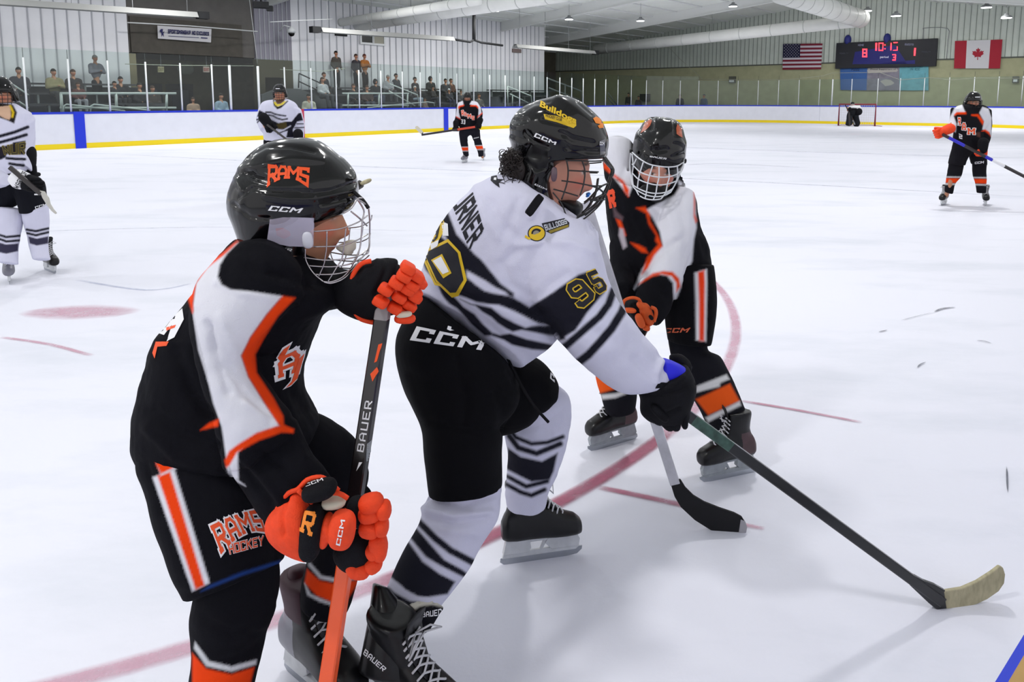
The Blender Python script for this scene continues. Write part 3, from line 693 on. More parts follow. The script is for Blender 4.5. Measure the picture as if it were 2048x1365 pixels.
def stick(name_lab, A, B, toe, w=.0135, wide=.0145, shaft=None, blade=None, tape=None, fracs=(), bladeh=.07, tapefrac=1.0, parts=(), normal=None, taper=1, noblade=None):
    """A butt end, B heel of the blade, toe tip of the blade (world points)"""
    if noblade is not None: normal = noblade; toe = B
    A, B, T = [np.array(x, float) for x in (A, B, toe)]; t = thing('hockey_stick', name_lab, 'hockey stick', A)
    d = (B-A)/np.linalg.norm(B-A); n = np.array(normal, float) if normal is not None else np.cross(d, T-B); n /= np.linalg.norm(n); s = np.cross(n, d)
    cuts = [0]+[f for f, _ in fracs]+[1]; ms = [shaft]+[m for _, m in fracs]
    for i, (f0, f1) in enumerate(zip(cuts[:-1], cuts[1:])):
        a = MB(); r = [A+(B-A)*f for f in (f0, f1)]; rings = []
        for p in r: rings.append([p+n*wide*cx*.72+s*wide*cy for cx, cy in ((-1, -.8), (-.8, -1), (.8, -1), (1, -.8), (1, .8), (.8, 1), (-.8, 1), (-1, .8))])
        a.rings(rings); a.build('shaft' if i else 'shaft_grip', ms[i], t)
    if noblade is not None: return t
    e = (T-B); L = np.linalg.norm(e); e /= L; up = -d-e*(-d@e); up /= np.linalg.norm(up); hh = bladeh
    segs = [(-.14, 0), (-.08, .08), (0, .32), (.1, .7), (.22, .95), (.45, 1), (.7, .98), (.88, .9), (.97, .6), (1, .3)]
    rings = []
    for f, k in segs:
        if f < 0: c = B+(A-B)/np.linalg.norm(A-B)*(-f*L); hx = s*wide; tt = n*.008; rings.append([c+tt+hx, c+tt-hx, c-tt-hx, c-tt+hx]); continue
        c = B+e*L*f+n*.02*(f*f-.1); hx = up*hh*.5*max(k, .3); base = B+e*L*f+up*hh*.5+n*.02*(f*f-.1)
        rings.append([base+n*.0045+up*hh*.5*k, base+n*.0045-up*hh*.5*k, base-n*.0045-up*hh*.5*k, base-n*.0045+up*hh*.5*k])
    # keep ring winding consistent
    s0 = rings[2][0]-rings[2][1]
    for i in (0, 1):
        if (rings[i][0]-rings[i][1])@s0 < 0: r = rings[i]; rings[i] = [r[1], r[0], r[3], r[2]]
    k0 = 3 if tapefrac < 1 else 2
    a = MB(); a.rings(rings[:k0+1]); a.build('blade_heel', blade, t, False, .001)
    a = MB(); a.rings(rings[k0:]); a.build('blade', tape or blade, t, False, .001)
    return t

def pxblade(name, pts, Df, th, m, parent, bev=.003):
    """a stick blade from its outline, with real thickness"""
    a = MB(); f = [at(u, v, Df(u)-th/2) for u, v in pts]; n = len(f); b = [at(u, v, Df(u)-th/2)+np.array([0, th, 0]) for u, v in pts]
    a.add(f+b, [tuple(range(n)), tuple(range(2*n-1, n-1, -1))]+[(i, (i+1) % n, n+(i+1) % n, n+i) for i in range(n)])
    return a.build(name, m, parent, False, bev)
# ------------------------------------------------------------------ near left player, black and orange
BK, WH, OR = '0d0d13', 'd8d8e0', 'e8420f'
A_ = thing('person', 'player at near left in black jersey with white shoulder, wire cage and orange gloves', 'person', gp(560, 1330))
c2 = Z(250, 600, 1.7846); c1 = Z(250, 250, 3.034); k7 = Z(540, 300, 4.873); k1 = Z(540, 940, 3.2105); k2 = Z(540, 500, 5.689)
DA = 1.66
Mh = frame(at(597, 437, DA), (1, .06, -.06))
body(A_, Mh, [(['neck', at(545, 540, 1.66), at(490, 700, 1.66), at(430, 880, 1.62)], [.058, .07, .13, .12]),
              ([at(520, 570, 1.62), at(440, 680, 1.47), at(465, 840, 1.44), at(590, 980, 1.41)], [.05, .035, .035, .03]),
              ([at(560, 560, 1.7), at(650, 582, 1.74), at(740, 578, 1.66)], [.05, .035, .03]),
              ([at(430, 900, 1.58), at(470, 1150, 1.48), at(440, 1400, 1.46)], [.09, .06, .05]),
              ([at(450, 900, 1.68), at(680, 940, 1.66), at(655, 1150, 1.66), at(645, 1240, 1.68)], [.08, .05, .04, .035])], 'c08a6c')
# jersey
a = MB()
a.loft([(478, 474, 612, 500, 1.64, .09), (450, 508, 668, 545, 1.64, .15), (424, 545, 690, 590, 1.64, .17), (388, 590, 648, 628, 1.64, .18), (345, 650, 618, 690, 1.64, .18), (312, 715, 603, 735, 1.62, .175),
        (292, 790, 603, 790, 1.61, .175), (283, 850, 632, 850, 1.6, .175), (284, 872, 622, 880, 1.6, .165), (288, 895, 600, 905, 1.6, .15)], 40, dome=.04, sq=2.3)
a.loft([(480, 500, 600, 560, 1.56, .06), (432, 528, 610, 590, 1.5, .085), (395, 575, 588, 610, 1.47, .095), (385, 630, 548, 650, 1.45, .095), (392, 690, 508, 700, 1.44, .085), (408, 745, 508, 740, 1.43, .08),
        (424, 800, 540, 790, 1.42, .08), (440, 855, 573, 830, 1.41, .08), (452, 925, 590, 862, 1.41, .075)], 32, dome=.15)
a.loft([(452, 880, 590, 840, 1.43, .06), (468, 945, 612, 895, 1.41, .065), (495, 990, 640, 930, 1.39, .06), (530, 1035, 668, 968, 1.38, .055), (560, 1060, 690, 1000, 1.38, .045)], 28, dome=.2)
a.loft([(610, 530, 612, 640, 1.72, .08), (650, 535, 650, 622, 1.72, .065), (690, 540, 690, 615, 1.68, .055), (715, 545, 715, 620, 1.66, .05)], 24, dome=.2)
me = remesh(a, .0034, 8)
wrinkle(me, .0035, 9, 3); wrinkle(me, .0012, 30, 5)
folds(me, [(c1(500, 1200, 540, 1365), -.006, 5), (c2(300, 100, 330, 200, 370, 330), -.006, 8), (c2(370, 240, 430, 330, 520, 430), -.005, 8), (c2(340, 60, 400, 200), .004, 8), (c2(430, 370, 540, 440), .005, 7),
           (c2(100, 400, 200, 470, 330, 520), -.006, 9), (c2(80, 460, 180, 560, 330, 600), .006, 9), (c2(180, 180, 240, 330, 300, 420), -.006, 9), (c2(540, 210, 600, 330, 640, 400), -.005, 9),
           (c2(480, 540, 560, 600, 640, 700), -.006, 8), (c2(420, 560, 500, 640, 570, 740), .006, 7), (c2(440, 620, 520, 720), -.005, 7), (c2(600, 480, 640, 560), .004, 6), (c1(560, 960, 700, 1020, 1040, 1080), .004, 6),
           (c1(640, 700, 590, 800, 570, 930), .003, 7), (c1(900, 880, 1100, 960, 1200, 960), -.007, 10), (c1(760, 860, 950, 920), -.006, 9)])
white = c1(715, 676, 590, 790, 500, 850, 430, 960, 412, 1100)+c2(245, 60, 262, 150, 290, 260, 315, 370, 345, 450, 360, 560, 385, 640, 405, 640, 402, 545, 470, 480, 555, 452)+c2(500, 372, 440, 275, 415, 200, 440, 150)+c1(760, 1290, 860, 1150, 955, 1040, 760, 1010, 640, 1000, 585, 970, 562, 920, 575, 850, 620, 780, 680, 720)
oband = c1(955, 1040, 1035, 1050, 930, 1160, 840, 1300)+c2(465, 195, 470, 260, 530, 350, 565, 415, 568, 455, 552, 452, 500, 372, 440, 275, 415, 200, 440, 150)+c1(760, 1290, 860, 1150)
hem = c2(355, 575, 372, 540, 405, 515, 470, 475, 540, 452, 570, 448, 604, 462, 600, 476, 560, 474, 480, 502, 400, 545, 374, 590, 362, 600)
hem2 = c2(362, 596, 374, 588, 400, 545, 372, 600, 378, 625, 430, 665, 400, 650, 368, 618)
pipe = c1(715, 672, 600, 770, 490, 850, 400, 940, 372, 1020, 410, 1145, 416, 1130, 412, 1080, 432, 960, 500, 868, 600, 790, 715, 684)
near = lambda co: (co[:, 1] < 1.62)
wsh = [(white, WH, near), (c2(240, 30, 246, 60, 262, 150, 290, 260, 330, 400, 356, 480, 300, 300, 262, 180), WH, near)]
paint(me, BK, wsh+[(pipe, OR), (oband, OR, near), (hem2, WH, near), (hem, OR, near), (c2(268, 466, 300, 440, 335, 426, 332, 452), OR, near),
                    (k7(800, 1185, 860, 1120, 880, 1085, 985, 1078, 960, 1100, 860, 1205), OR, lambda co: co[:, 1] > 1.6), (k7(840, 1140, 880, 1085, 930, 1080, 930, 1105, 870, 1130), WH, lambda co: co[:, 1] > 1.6)])
sf = Surf(me)
sf.text('A', c2(538, 205, 632, 165, 612, 262, 545, 285), M_wt, .2, .09, serif=.07); sf.text('A', c2(542, 208, 628, 170, 608, 258, 548, 280), M_org, .2, 0, serif=.05, off=.0022)
sf.poly(c2(538, 208, 560, 170, 597, 147, 572, 196, 560, 230), M_wt, off=.0016); sf.poly(c2(543, 206, 563, 176, 588, 158, 568, 198, 556, 224), M_org, off=.0026)
sf.poly(c2(560, 322, 588, 290, 612, 205, 645, 175, 640, 200, 612, 285, 590, 308), M_wt, off=.0016); sf.poly(c2(570, 316, 592, 290, 618, 210, 638, 190, 612, 280, 592, 302), M_org, off=.0026)
for q in ((100, 200, 150, 90, 208, 30, 205, 75, 160, 165, 120, 165), (105, 205, 140, 140, 165, 150, 128, 170)):
    pass
sf.poly(c2(118, 120, 160, 60, 205, 18, 212, 70, 178, 135, 150, 150, 170, 90, 140, 128), M_wt, off=.0016)
sf.poly(c2(100, 190, 112, 150, 158, 150, 150, 165, 118, 168, 108, 210), M_org, off=.0016); sf.poly(c2(150, 100, 185, 90, 180, 100, 150, 112), M_org, off=.002)
sf.finish('jersey', M_cloth, A_)
# trousers
a = MB()
a.loft([(284, 868, 500, 905, 1.58, .14), (286, 905, 560, 935, 1.57, .15), (292, 955, 562, 985, 1.55, .15), (316, 1020, 556, 1040, 1.52, .14), (345, 1090, 556, 1085, 1.5, .13), (372, 1150, 556, 1108, 1.49, .12), (388, 1186, 554, 1128, 1.48, .11)], 40, dome=.06, sq=2.4)
a.loft([(430, 850, 430, 980, 1.68, .12), (560, 820, 540, 990, 1.68, .11), (630, 835, 620, 1010, 1.68, .1), (700, 890, 690, 1010, 1.66, .08), (735, 945, 715, 1010, 1.66, .06)], 28, dome=.3)
me = remesh(a, .0036, 7); wrinkle(me, .003, 8, 9)
folds(me, [(c2(330, 600, 430, 660, 520, 700), -.005, 9), (c2(60, 560, 90, 640, 130, 760), -.005, 7), (c2(300, 1000, 420, 975, 540, 935), .004, 5), (c2(560, 560, 700, 640), -.005, 9)])
st = lambda p, c: (p, c, lambda co: co[:, 1] < 1.6)
paint(me, BK, [st(c2(98, 634, 176, 606, 302, 1012, 240, 1042), WH), st(c2(116, 628, 160, 612, 284, 1020, 252, 1035), OR), st(c2(90, 548, 112, 546, 108, 566, 128, 628, 186, 602, 150, 568), WH), st(c2(106, 556, 140, 566, 174, 600, 128, 622, 112, 590), OR),
               st(c2(270, 1043, 300, 1020, 420, 972, 556, 930, 556, 942, 420, 984, 330, 1020), '1c3a78')])
sf = Surf(me); q = c2(306, 806, 474, 748, 500, 830, 345, 906)
sf.text('RAMS', q, M_wt, .2, .09, serif=.08, arch=4, archb=17); sf.text('RAMS', q, M_org, .2, 0, serif=.06, arch=4, archb=17, off=.0022)
q = c2(366, 874, 492, 842, 492, 876, 374, 908); sf.text('HOCKEY', q, M_wt, .2, .07); sf.text('HOCKEY', q, M_org, .2, 0, off=.0022)
sf.poly(c2(334, 862, 350, 880, 344, 908, 338, 890), M_wt)
sf.finish('hockey_trousers', M_cloth, A_)
# shin of the near leg
a = MB(); a.loft([(402, 1165, 552, 1118, 1.48, .085), (392, 1200, 555, 1170, 1.47, .085), (386, 1240, 548, 1215, 1.46, .085), (388, 1280, 532, 1265, 1.46, .08), (386, 1320, 522, 1315, 1.45, .075), (378, 1370, 508, 1372, 1.45, .075), (372, 1440, 495, 1450, 1.44, .07), (372, 1520, 470, 1530, 1.43, .06)], 32, dome=.2)
me = remesh(a, .004, 4); wrinkle(me, .003, 10, 2); folds(me, [(c2(420, 1190, 500, 1160, 540, 1100), .004, 6), (c2(290, 1150, 380, 1190, 450, 1180), -.005, 8)])
paint(me, BK, [(c2(250, 1222, 300, 1290, 380, 1310, 470, 1285, 468, 1302, 380, 1328, 290, 1308, 246, 1245), 'c9cbcf'), (c2(240, 1262, 290, 1318, 380, 1338, 462, 1312, 440, 1400, 240, 1400), OR), (c2(238, 1400, 450, 1400, 445, 1425, 238, 1425), 'c9cbcf')]); moved(me, A_); link('sock', me, M_cloth, A_)
a = MB(); a.loft([(650, 985, 745, 1000, 1.64, .06), (628, 1050, 740, 1060, 1.65, .06), (616, 1110, 722, 1130, 1.66, .06), (604, 1160, 708, 1190, 1.66, .06), (602, 1200, 696, 1222, 1.66, .055)], 28, dome=.2)
me = remesh(a, .0045, 3); wrinkle(me, .003, 10, 4)
paint(me, BK, [(k1(252, 590, 330, 680, 420, 700, 590, 682, 590, 700, 420, 722, 320, 700, 245, 615), 'c9cbcf'), (k1(238, 640, 320, 712, 420, 735, 580, 705, 500, 830, 390, 850, 300, 810, 222, 730), OR), (k1(222, 730, 262, 800, 330, 830, 400, 858, 400, 872, 320, 848, 240, 805), 'c9cbcf')]); moved(me, A_); link('sock', me, M_cloth, A_)
a = MB(); a.loft([(578, 1142, 612, 1138, 1.73, .035), (568, 1180, 622, 1165, 1.72, .04), (572, 1218, 628, 1208, 1.72, .045), (586, 1236, 630, 1232, 1.72, .035)], 20, dome=.5); a.build('tendon_guard', mat('maroon_guard', '3a1c28', .6), A_, True)
skate(A_, gp(570, 1338), gp(712, 1460), M_boot, M_bootg, 1.05, (-.1, .1, 1), top_m=mat('maroon_guard', '3a1c28', .6))
skate(A_, gp(400, 1520)+[0, .02, 0], gp(400, 1520)+[.24, -.12, 0], M_boot, None, 1.05, lace=False)
# helmet
a = MB(); a.loft([(548, 281, 614, 277, 1.66, .04), (528, 289, 638, 284, 1.66, .065), (500, 311, 664, 303, DA, .09), (479, 343, 688, 325, DA, .1), (465, 375, 706, 350, DA, .115), (461, 398, 714, 382, DA, .12), (463, 420, 712, 404, DA, .12), (472, 442, 696, 424, DA, .117), (480, 462, 664, 438, DA, .112), (487, 480, 638, 462, DA, .105), (500, 494, 630, 488, DA, .1), (530, 506, 628, 506, DA, .09)], 48, dome=.08, sq=2.25)
me = remesh(a, .0032, 4)
folds(me, [(c1(745, 190, 850, 130, 1000, 130, 1150, 160), -.0035, 3), (c1(700, 270, 850, 240, 1000, 200, 1200, 215), .003, 6), (c1(740, 290, 800, 320, 860, 340), -.006, 5), (c1(700, 440, 780, 380, 900, 400, 1120, 405), -.003, 3), (c1(850, 430, 1000, 450, 1150, 450, 1380, 400), .003, 4),
           (c1(660, 480, 760, 560, 870, 570), -.003, 3), (c1(680, 330, 720, 420, 700, 520), .003, 5), (c1(1160, 440, 1160, 560), -.003, 3), (c1(1200, 480, 1380, 440), -.005, 4), (c1(1330, 200, 1390, 290, 1395, 380), .003, 5), (c1(1080, 420, 1250, 400, 1390, 350), -.003, 3)])

sf = Surf(me)
for q in (c1(1170, 455, 1240, 440, 1270, 455, 1240, 480, 1180, 485), c1(1290, 430, 1350, 415, 1355, 440, 1300, 462), c1(740, 285, 775, 280, 800, 300, 760, 305), c1(780, 300, 850, 320, 840, 332, 790, 318), c1(885, 398, 960, 402, 960, 412, 890, 410)): sf.poly(q, M_hole, off=.0008)
sf.text('RAMS', c1(872, 240, 1120, 262, 1112, 380, 866, 375), M_org, .2, .02, serif=.05, arch=0, archb=17, gap=.16)
sf.text('CCM', c1(882, 490, 1075, 505, 1065, 535, 875, 520), M_wt, .24, shear=.2)
sf.text('BAUER', c1(845, 724, 1012, 752, 1010, 768, 842, 740), M_wt, .22, shear=.15)
sf.poly(c1(880, 575, 960, 560, 1130, 565, 1150, 600, 1140, 740, 1000, 735, 862, 712), mat('ear_foam', '8f8896', .6), off=.001); sf.poly(c1(915, 625, 960, 622, 1000, 645, 1005, 668, 965, 690, 920, 668), mat('ear_pink', 'b0605a', .6), off=.002)
sf.poly(c1(925, 790, 1000, 790, 1080, 800, 1060, 815, 980, 812, 935, 805), mat('jaw_skin', '8a6a58', .6), off=.002)
h = sf.finish('helmet', M_shell, A_)
a = MB(); a.poly([at(*p, DA-.118) for p in c1(880, 572, 1000, 560, 1145, 566, 1142, 742, 1000, 738, 860, 712)], (0, .003, 0)); a.build('ear_guard', mat('clear_plastic', 'c9c4da', .15, alpha=.35, coat=.5), h)
a = MB(); pad(a, c1(1105, 665)[0], c1(1112, 735)[0], 22, DA-.122, .006); a.build('cage_clip', mat('clip_white', 'c4c4ce', .4), h, True)
W = [k7(425, 795, 560, 785, 700, 765, 860, 705, 950, 640), k7(425, 945, 620, 940, 720, 928, 850, 880, 955, 820), k7(330, 1050, 540, 1075, 740, 1062, 870, 1030, 960, 960), k7(370, 1130, 600, 1140, 780, 1112, 905, 1045), k7(430, 1215, 620, 1212, 760, 1180, 840, 1110), k7(520, 1285, 600, 1285, 700, 1245, 770, 1180),
     k7(555, 790, 550, 960, 535, 1060, 520, 1130, 470, 1240), k7(740, 765, 722, 930, 700, 1062, 660, 1130, 560, 1290), k7(345, 965, 345, 1060, 385, 1150, 440, 1220, 520, 1285),
     k7(850, 480, 915, 590, 900, 700, 890, 850, 870, 980, 800, 1120), k7(720, 612, 790, 570, 850, 480, 900, 470), k7(790, 600, 870, 665, 945, 740), k7(850, 480, 930, 530, 965, 570)]
W.append(k7(960, 560, 972, 700, 970, 850, 960, 970, 880, 1070, 790, 1190, 700, 1265, 590, 1300, 520, 1285))
def dA(u, v):
    f = min(max((u-610)/(738-610), 0), 1); return DA-.105*math.sqrt(max(1-f*f, 0))
wires(W[:9], M_wires, h, 'face_cage', .0016, dA, (at(640, 450, DA), (.04, 1, -.15)))
wires(W[9:], M_wires, h, 'cage_front', .002, dA)
a = MB(); a.tube([at(*p, DA-.03) for p in curve_pts([(700, 376), (712, 388), (726, 401), (737, 417)], 3)], .0045, 8); a.build('cage_hinge', M_shellm, h, True)
a = MB(); a.loft([(684, 487, 712, 487, 1.63, .02), (672, 495, 712, 497, 1.63, .022), (685, 505, 706, 504, 1.63, .02)], 16, dome=.6); a.build('mouthguard', mat('guard_cream', 'cfc7b8', .4), A_, True)
# gloves
g = MB(); g.loft([k2(905, 290)[0]+k2(800, 610)[0]+(1.64, .045), k2(985, 180)[0]+k2(905, 730)[0]+(1.62, .055), k2(1120, 130)[0]+k2(1040, 800)[0]+(1.61, .055), k2(1290, 92)[0]+k2(1180, 822)[0]+(1.6, .05), k2(1440, 100)[0]+k2(1270, 790)[0]+(1.6, .04)], 26, dome=.3)
gm = remesh(g, .004, 4); folds(gm, [(k2(1010, 350, 1110, 200), .004, 3), (k2(1140, 270, 1220, 120), .003, 3), (k2(1330, 110, 1310, 250, 1200, 500), -.005, 4)])
moved(gm, A_); G1 = link('glove', gm, M_blk, A_); G1['label'] = 'upper orange and black glove on the stick butt'
a = MB(); a.tube([at(*p, 1.575) for p in curve_pts(k2(1150, 128, 1040, 160, 950, 280, 900, 480, 930, 640, 1010, 770, 1100, 812, 1190, 830), 3)], .0055, 8); a.build('cuff_piping', M_or, G1, True)
rolls = [[(1570, 205), (1665, 290), (1690, 350)], [(1525, 295), (1610, 390), (1640, 460)], [(1440, 375), (1560, 440), (1640, 520)], [(1320, 450), (1470, 530), (1580, 620)], [(1262, 590), (1420, 660), (1500, 690)]]
for i, f in enumerate(rolls[:4]+rolls[4:]):
    a = MB()
    for j, (x, y) in enumerate(f): pad(a, *k2(x-50, y-28, x+50, y+30), 20-.6*j, 1.535+.02*j+.002*i, .02, 1.54+.025*j, 4.5)
    a.build('finger' if i < 4 else 'knuckle_pad', M_or, G1, True)
a = MB(); a.loft([k2(1380, 130)[0]+k2(1240, 760)[0]+(1.61, .04), k2(1500, 190)[0]+k2(1380, 740)[0]+(1.62, .035), k2(1620, 300)[0]+k2(1560, 680)[0]+(1.63, .03)], 20, dome=.3); a.build('palm', M_blk, G1, True)
a = MB(); pad(a, *k2(1440, 785, 1630, 785), 20, 1.57, .015); a.build('thumb', M_or, G1, True)
a = MB(); pad(a, *k2(1450, 745, 1600, 728), 12, 1.555, .01); a.build('palm_edge', M_cream, G1, True)
# lower glove
a = MB(); a.loft([k1(70, 250)[0]+k1(60, 380)[0]+(1.37, .03), k1(120, 175)[0]+k1(105, 480)[0]+(1.35, .05), k1(185, 130)[0]+k1(180, 545)[0]+(1.34, .055), k1(245, 190)[0]+k1(240, 575)[0]+(1.34, .05)], 24, dome=.35)
G2m = remesh(a, .004, 4); folds(G2m, [(k1(110, 180, 75, 300, 90, 420), -.005, 3)]); moved(G2m, A_); G2 = link('glove', G2m, M_or, A_); G2['label'] = 'lower orange glove with a block letter on its cuff'
a = MB(); pad(a, *k1(235, 150, 400, 110), 38, 1.31, .03); pad(a, *k1(285, 265, 250, 545), 52, 1.31, .03); pad(a, *k1(480, 560, 600, 480), 75, 1.37, .035); pad(a, *k1(540, 210, 600, 330), 40, 1.38, .03)
pm = remesh(a, .004, 3); s2 = Surf(pm)
s2.text('CCM', k1(225, 95, 335, 55, 345, 72, 232, 112), M_wt, .22); s2.text('R', k1(222, 268, 308, 262, 300, 300, 260, 420), mat('print_amber', 'f08a2a', .6), .24, serif=.1) if 0 else s2.text('R', k1(226, 262, 300, 276, 262, 425, 196, 396), mat('print_amber', 'f08a2a', .6), .22, serif=.09)
s2.finish('hand_back', M_blk, G2)
a = MB(); a.tube([at(*p, 1.33) for p in curve_pts(k1(45, 380, 35, 300, 60, 220, 120, 150, 180, 125, 240, 65, 320, 48, 370, 72, 440, 135), 3)], .005, 8); a.tube([at(*p, 1.32) for p in curve_pts(k1(180, 130, 225, 170, 275, 215), 3)], .005, 8)
a.tube([at(*p, 1.325) for p in curve_pts(k1(285, 190, 350, 155, 440, 152, 500, 185), 3)], .005, 8); a.build('cuff_piping', M_or, G2, True)
a = MB(); pad(a, *k1(350, 215, 470, 205), 22, 1.33, .02); a.build('wrist_liner', M_cream, G2, True)
a = MB(); pad(a, *k1(470, 310, 455, 460), 58, 1.3, .03); pad(a, *k1(375, 300, 345, 480), 24, 1.315, .025); tm = remesh(a, .0035, 3); s3 = Surf(tm); s3.text('CCM', k1(420, 470, 445, 315, 482, 335, 450, 485), M_wt, .22, shear=.1) if 0 else s3.put(strokes('CCM', .22), quadmap(k1(424, 480, 455, 322, 482, 325, 450, 488)), M_wt); s3.finish('thumb', M_or, G2)
for i, L in enumerate(([(600, 225, 700, 205, 40), (725, 225, 735, 290, 32)], [(595, 290, 690, 275, 36), (600, 370, 680, 385, 38), (715, 320, 720, 400, 30)], [(690, 440, 700, 530, 40), (655, 500, 680, 540, 34), (715, 470, 705, 560, 30)], [(690, 590, 640, 620, 34), (540, 640, 620, 640, 36), (520, 600, 560, 660, 30)])):
    a = MB()
    for (x0, y0, x1, y1, w) in L: pad(a, *k1(x0, y0, x1, y1), w, 1.345+.003*i, .022, None, 2.6)
    a.build('finger', M_or, G2, True)
# his stick
M_shA = mat('shaft_black_gloss', '1a1416', .25, coat=.3, var=.5, vscale=12); M_shO = mat('shaft_orange', 'f0571f', .3, coat=.4, var=.12, vscale=14, stretch=(1, 1, .2))
P0, P1 = at(771, 590, 1.575), at(655, 1365, 1.335); d = P1-P0; P2 = P0+d*1.5
st_ = stick('black and orange stick standing upright in the near left player\'s gloves', P0, P2, P2+np.array([.2, .15, -.01]), shaft=mat('tape_grey', '8b8788', .7), blade=M_shO, fracs=((.045, M_shA), (.38, M_shO)), wide=.0165, normal=(-.25, -1, 0))
a = MB(); d1 = d/np.linalg.norm(d); n = np.cross(d1, (1, .0, 0)); n /= np.linalg.norm(n)
sm = MB(); smm = None
for o in list(st_.children):
    if o.name.startswith('shaft') and o.data.materials[0] == M_shA:
        me = o.data; setco(me, getco(me)+wloc(st_)); par = st_; nm = 'shaft'; bpy.data.objects.remove(o)
        s4 = Surf(me); s4.text('BAUER', c2(828, 540, 858, 360, 884, 362, 852, 545), M_wt, .17, gap=.35); s4.poly(c2(826, 612, 848, 580, 836, 580), M_wt); s4.poly(c2(876, 265, 900, 240, 905, 255, 884, 292), M_org); s4.poly(c2(890, 225, 905, 160, 918, 155, 900, 220), M_org)
        s4.poly(c2(863, 515, 878, 500, 874, 570, 860, 578), mat('print_grey', '8d9296', .6)); me.materials.clear(); s4.finish('shaft', M_shA, st_, False)
# ------------------------------------------------------------------ middle player, white and black, number on the sleeve
B_ = thing('person', 'player reaching forward in the middle in white jersey with black stripes and black cage', 'person', gp(1080, 1118))
z3 = Z(780, 150, 2.482); h3 = Z(1000, 180, 4.875); z4 = Z(780, 650, 1.909); g5 = Z(1200, 580, 4.55); b8 = Z(960, 950, 6.825)
DB = 2.05
Mh = frame(at(1108, 340, DB), (1, -.03, -.2))
body(B_, Mh, [(['neck', at(1085, 420, 2.06), at(1030, 520, 2.07), at(940, 660, 2.08)], [.06, .08, .1, .07]),
              ([at(1100, 470, 2.02), at(1120, 560, 1.96), at(1200, 675, 1.93), at(1335, 765, 1.93)], [.055, .045, .038, .028]),
              ([at(1100, 480, 2.15), at(1150, 600, 2.25), at(1180, 640, 2.2)], [.05, .045, .035]),
              ([at(915, 745, 2.02), at(925, 980, 1.93), at(848, 1130, 1.81), at(824, 1210, 1.71)], [.09, .055, .038, .03]),
              ([at(960, 720, 2.1), at(1070, 790, 2.17), at(1065, 930, 2.2), at(1050, 1000, 2.22)], [.08, .055, .035, .03])], 'c58c78', vox=.005)
DK, WJ = '1c1c26', 'd0d0e3'
a = MB()
a.loft([(835, 588, 1044, 736, 2.0, .08), (838, 560, 1068, 720, 2.02, .13), (846, 528, 1108, 682, 2.04, .17), (866, 480, 1150, 618, 2.05, .175), (893, 430, 1180, 545, 2.05, .175), (935, 384, 1198, 486, 2.05, .165), (985, 350, 1185, 445, 2.05, .14), (1025, 345, 1150, 425, 2.05, .11)], 44, dome=.02, sq=2.3)
a.loft([(1075, 455, 1180, 442, 1.98, .07), (1040, 520, 1198, 482, 1.95, .09), (1050, 590, 1212, 540, 1.93, .1), (1080, 640, 1232, 590, 1.92, .1), (1125, 690, 1258, 632, 1.91, .095), (1165, 730, 1285, 668, 1.91, .085), (1210, 768, 1312, 702, 1.91, .075), (1255, 783, 1338, 732, 1.91, .06), (1290, 778, 1348, 752, 1.91, .045)], 34, dome=.15)
a.loft([(1120, 470, 1200, 470, 2.2, .08), (1120, 560, 1200, 560, 2.25, .08), (1140, 620, 1200, 610, 2.25, .06)], 20, dome=.3)
me = remesh(a, .0042, 7); wrinkle(me, .007, 6, 21); wrinkle(me, .0012, 26, 5)
folds(me, [(z3(640, 850, 760, 830, 900, 830, 1000, 880), .005, 6), (z3(640, 860, 560, 940, 600, 1040, 680, 1100), -.005, 8), (z3(500, 640, 540, 720, 620, 800), -.005, 8), (z3(430, 560, 470, 700, 540, 800), .005, 8), (z3(720, 640, 700, 700), .006, 6), (z3(640, 620, 600, 720, 560, 800), -.004, 7),
           (z3(150, 1120, 300, 1240, 420, 1340), -.006, 8), (z3(260, 1180, 420, 1290, 560, 1330), .005, 8), (z3(330, 1100, 520, 1140, 700, 1180), -.006, 8), (z3(640, 1150, 760, 1200, 830, 1300), -.012, 10), (z3(720, 1120, 800, 1040, 880, 990), -.004, 8), (z3(820, 860, 900, 900, 960, 980), -.004, 8),
           (z3(900, 1230, 1000, 1270, 1120, 1330), -.004, 9), (g5(330, 640, 440, 760, 540, 830), -.005, 8), (g5(560, 660, 520, 760, 530, 840), .006, 5), (g5(600, 700, 570, 790), -.006, 4), (g5(260, 300, 360, 470, 480, 560), .004, 9), (z3(840, 600, 900, 680, 1000, 760), -.005, 9)])
L_ = lambda pts, w: (pts, DK, None, w)
tors = lambda co: 1.0*(co[:, 1] > 1.0)
arm = z3(1180, 700, 1180, 1000, 1600, 1365, 900, 1365, 700, 1160, 640, 1010, 820, 820)
m6 = Z(830, 540, 6.203)
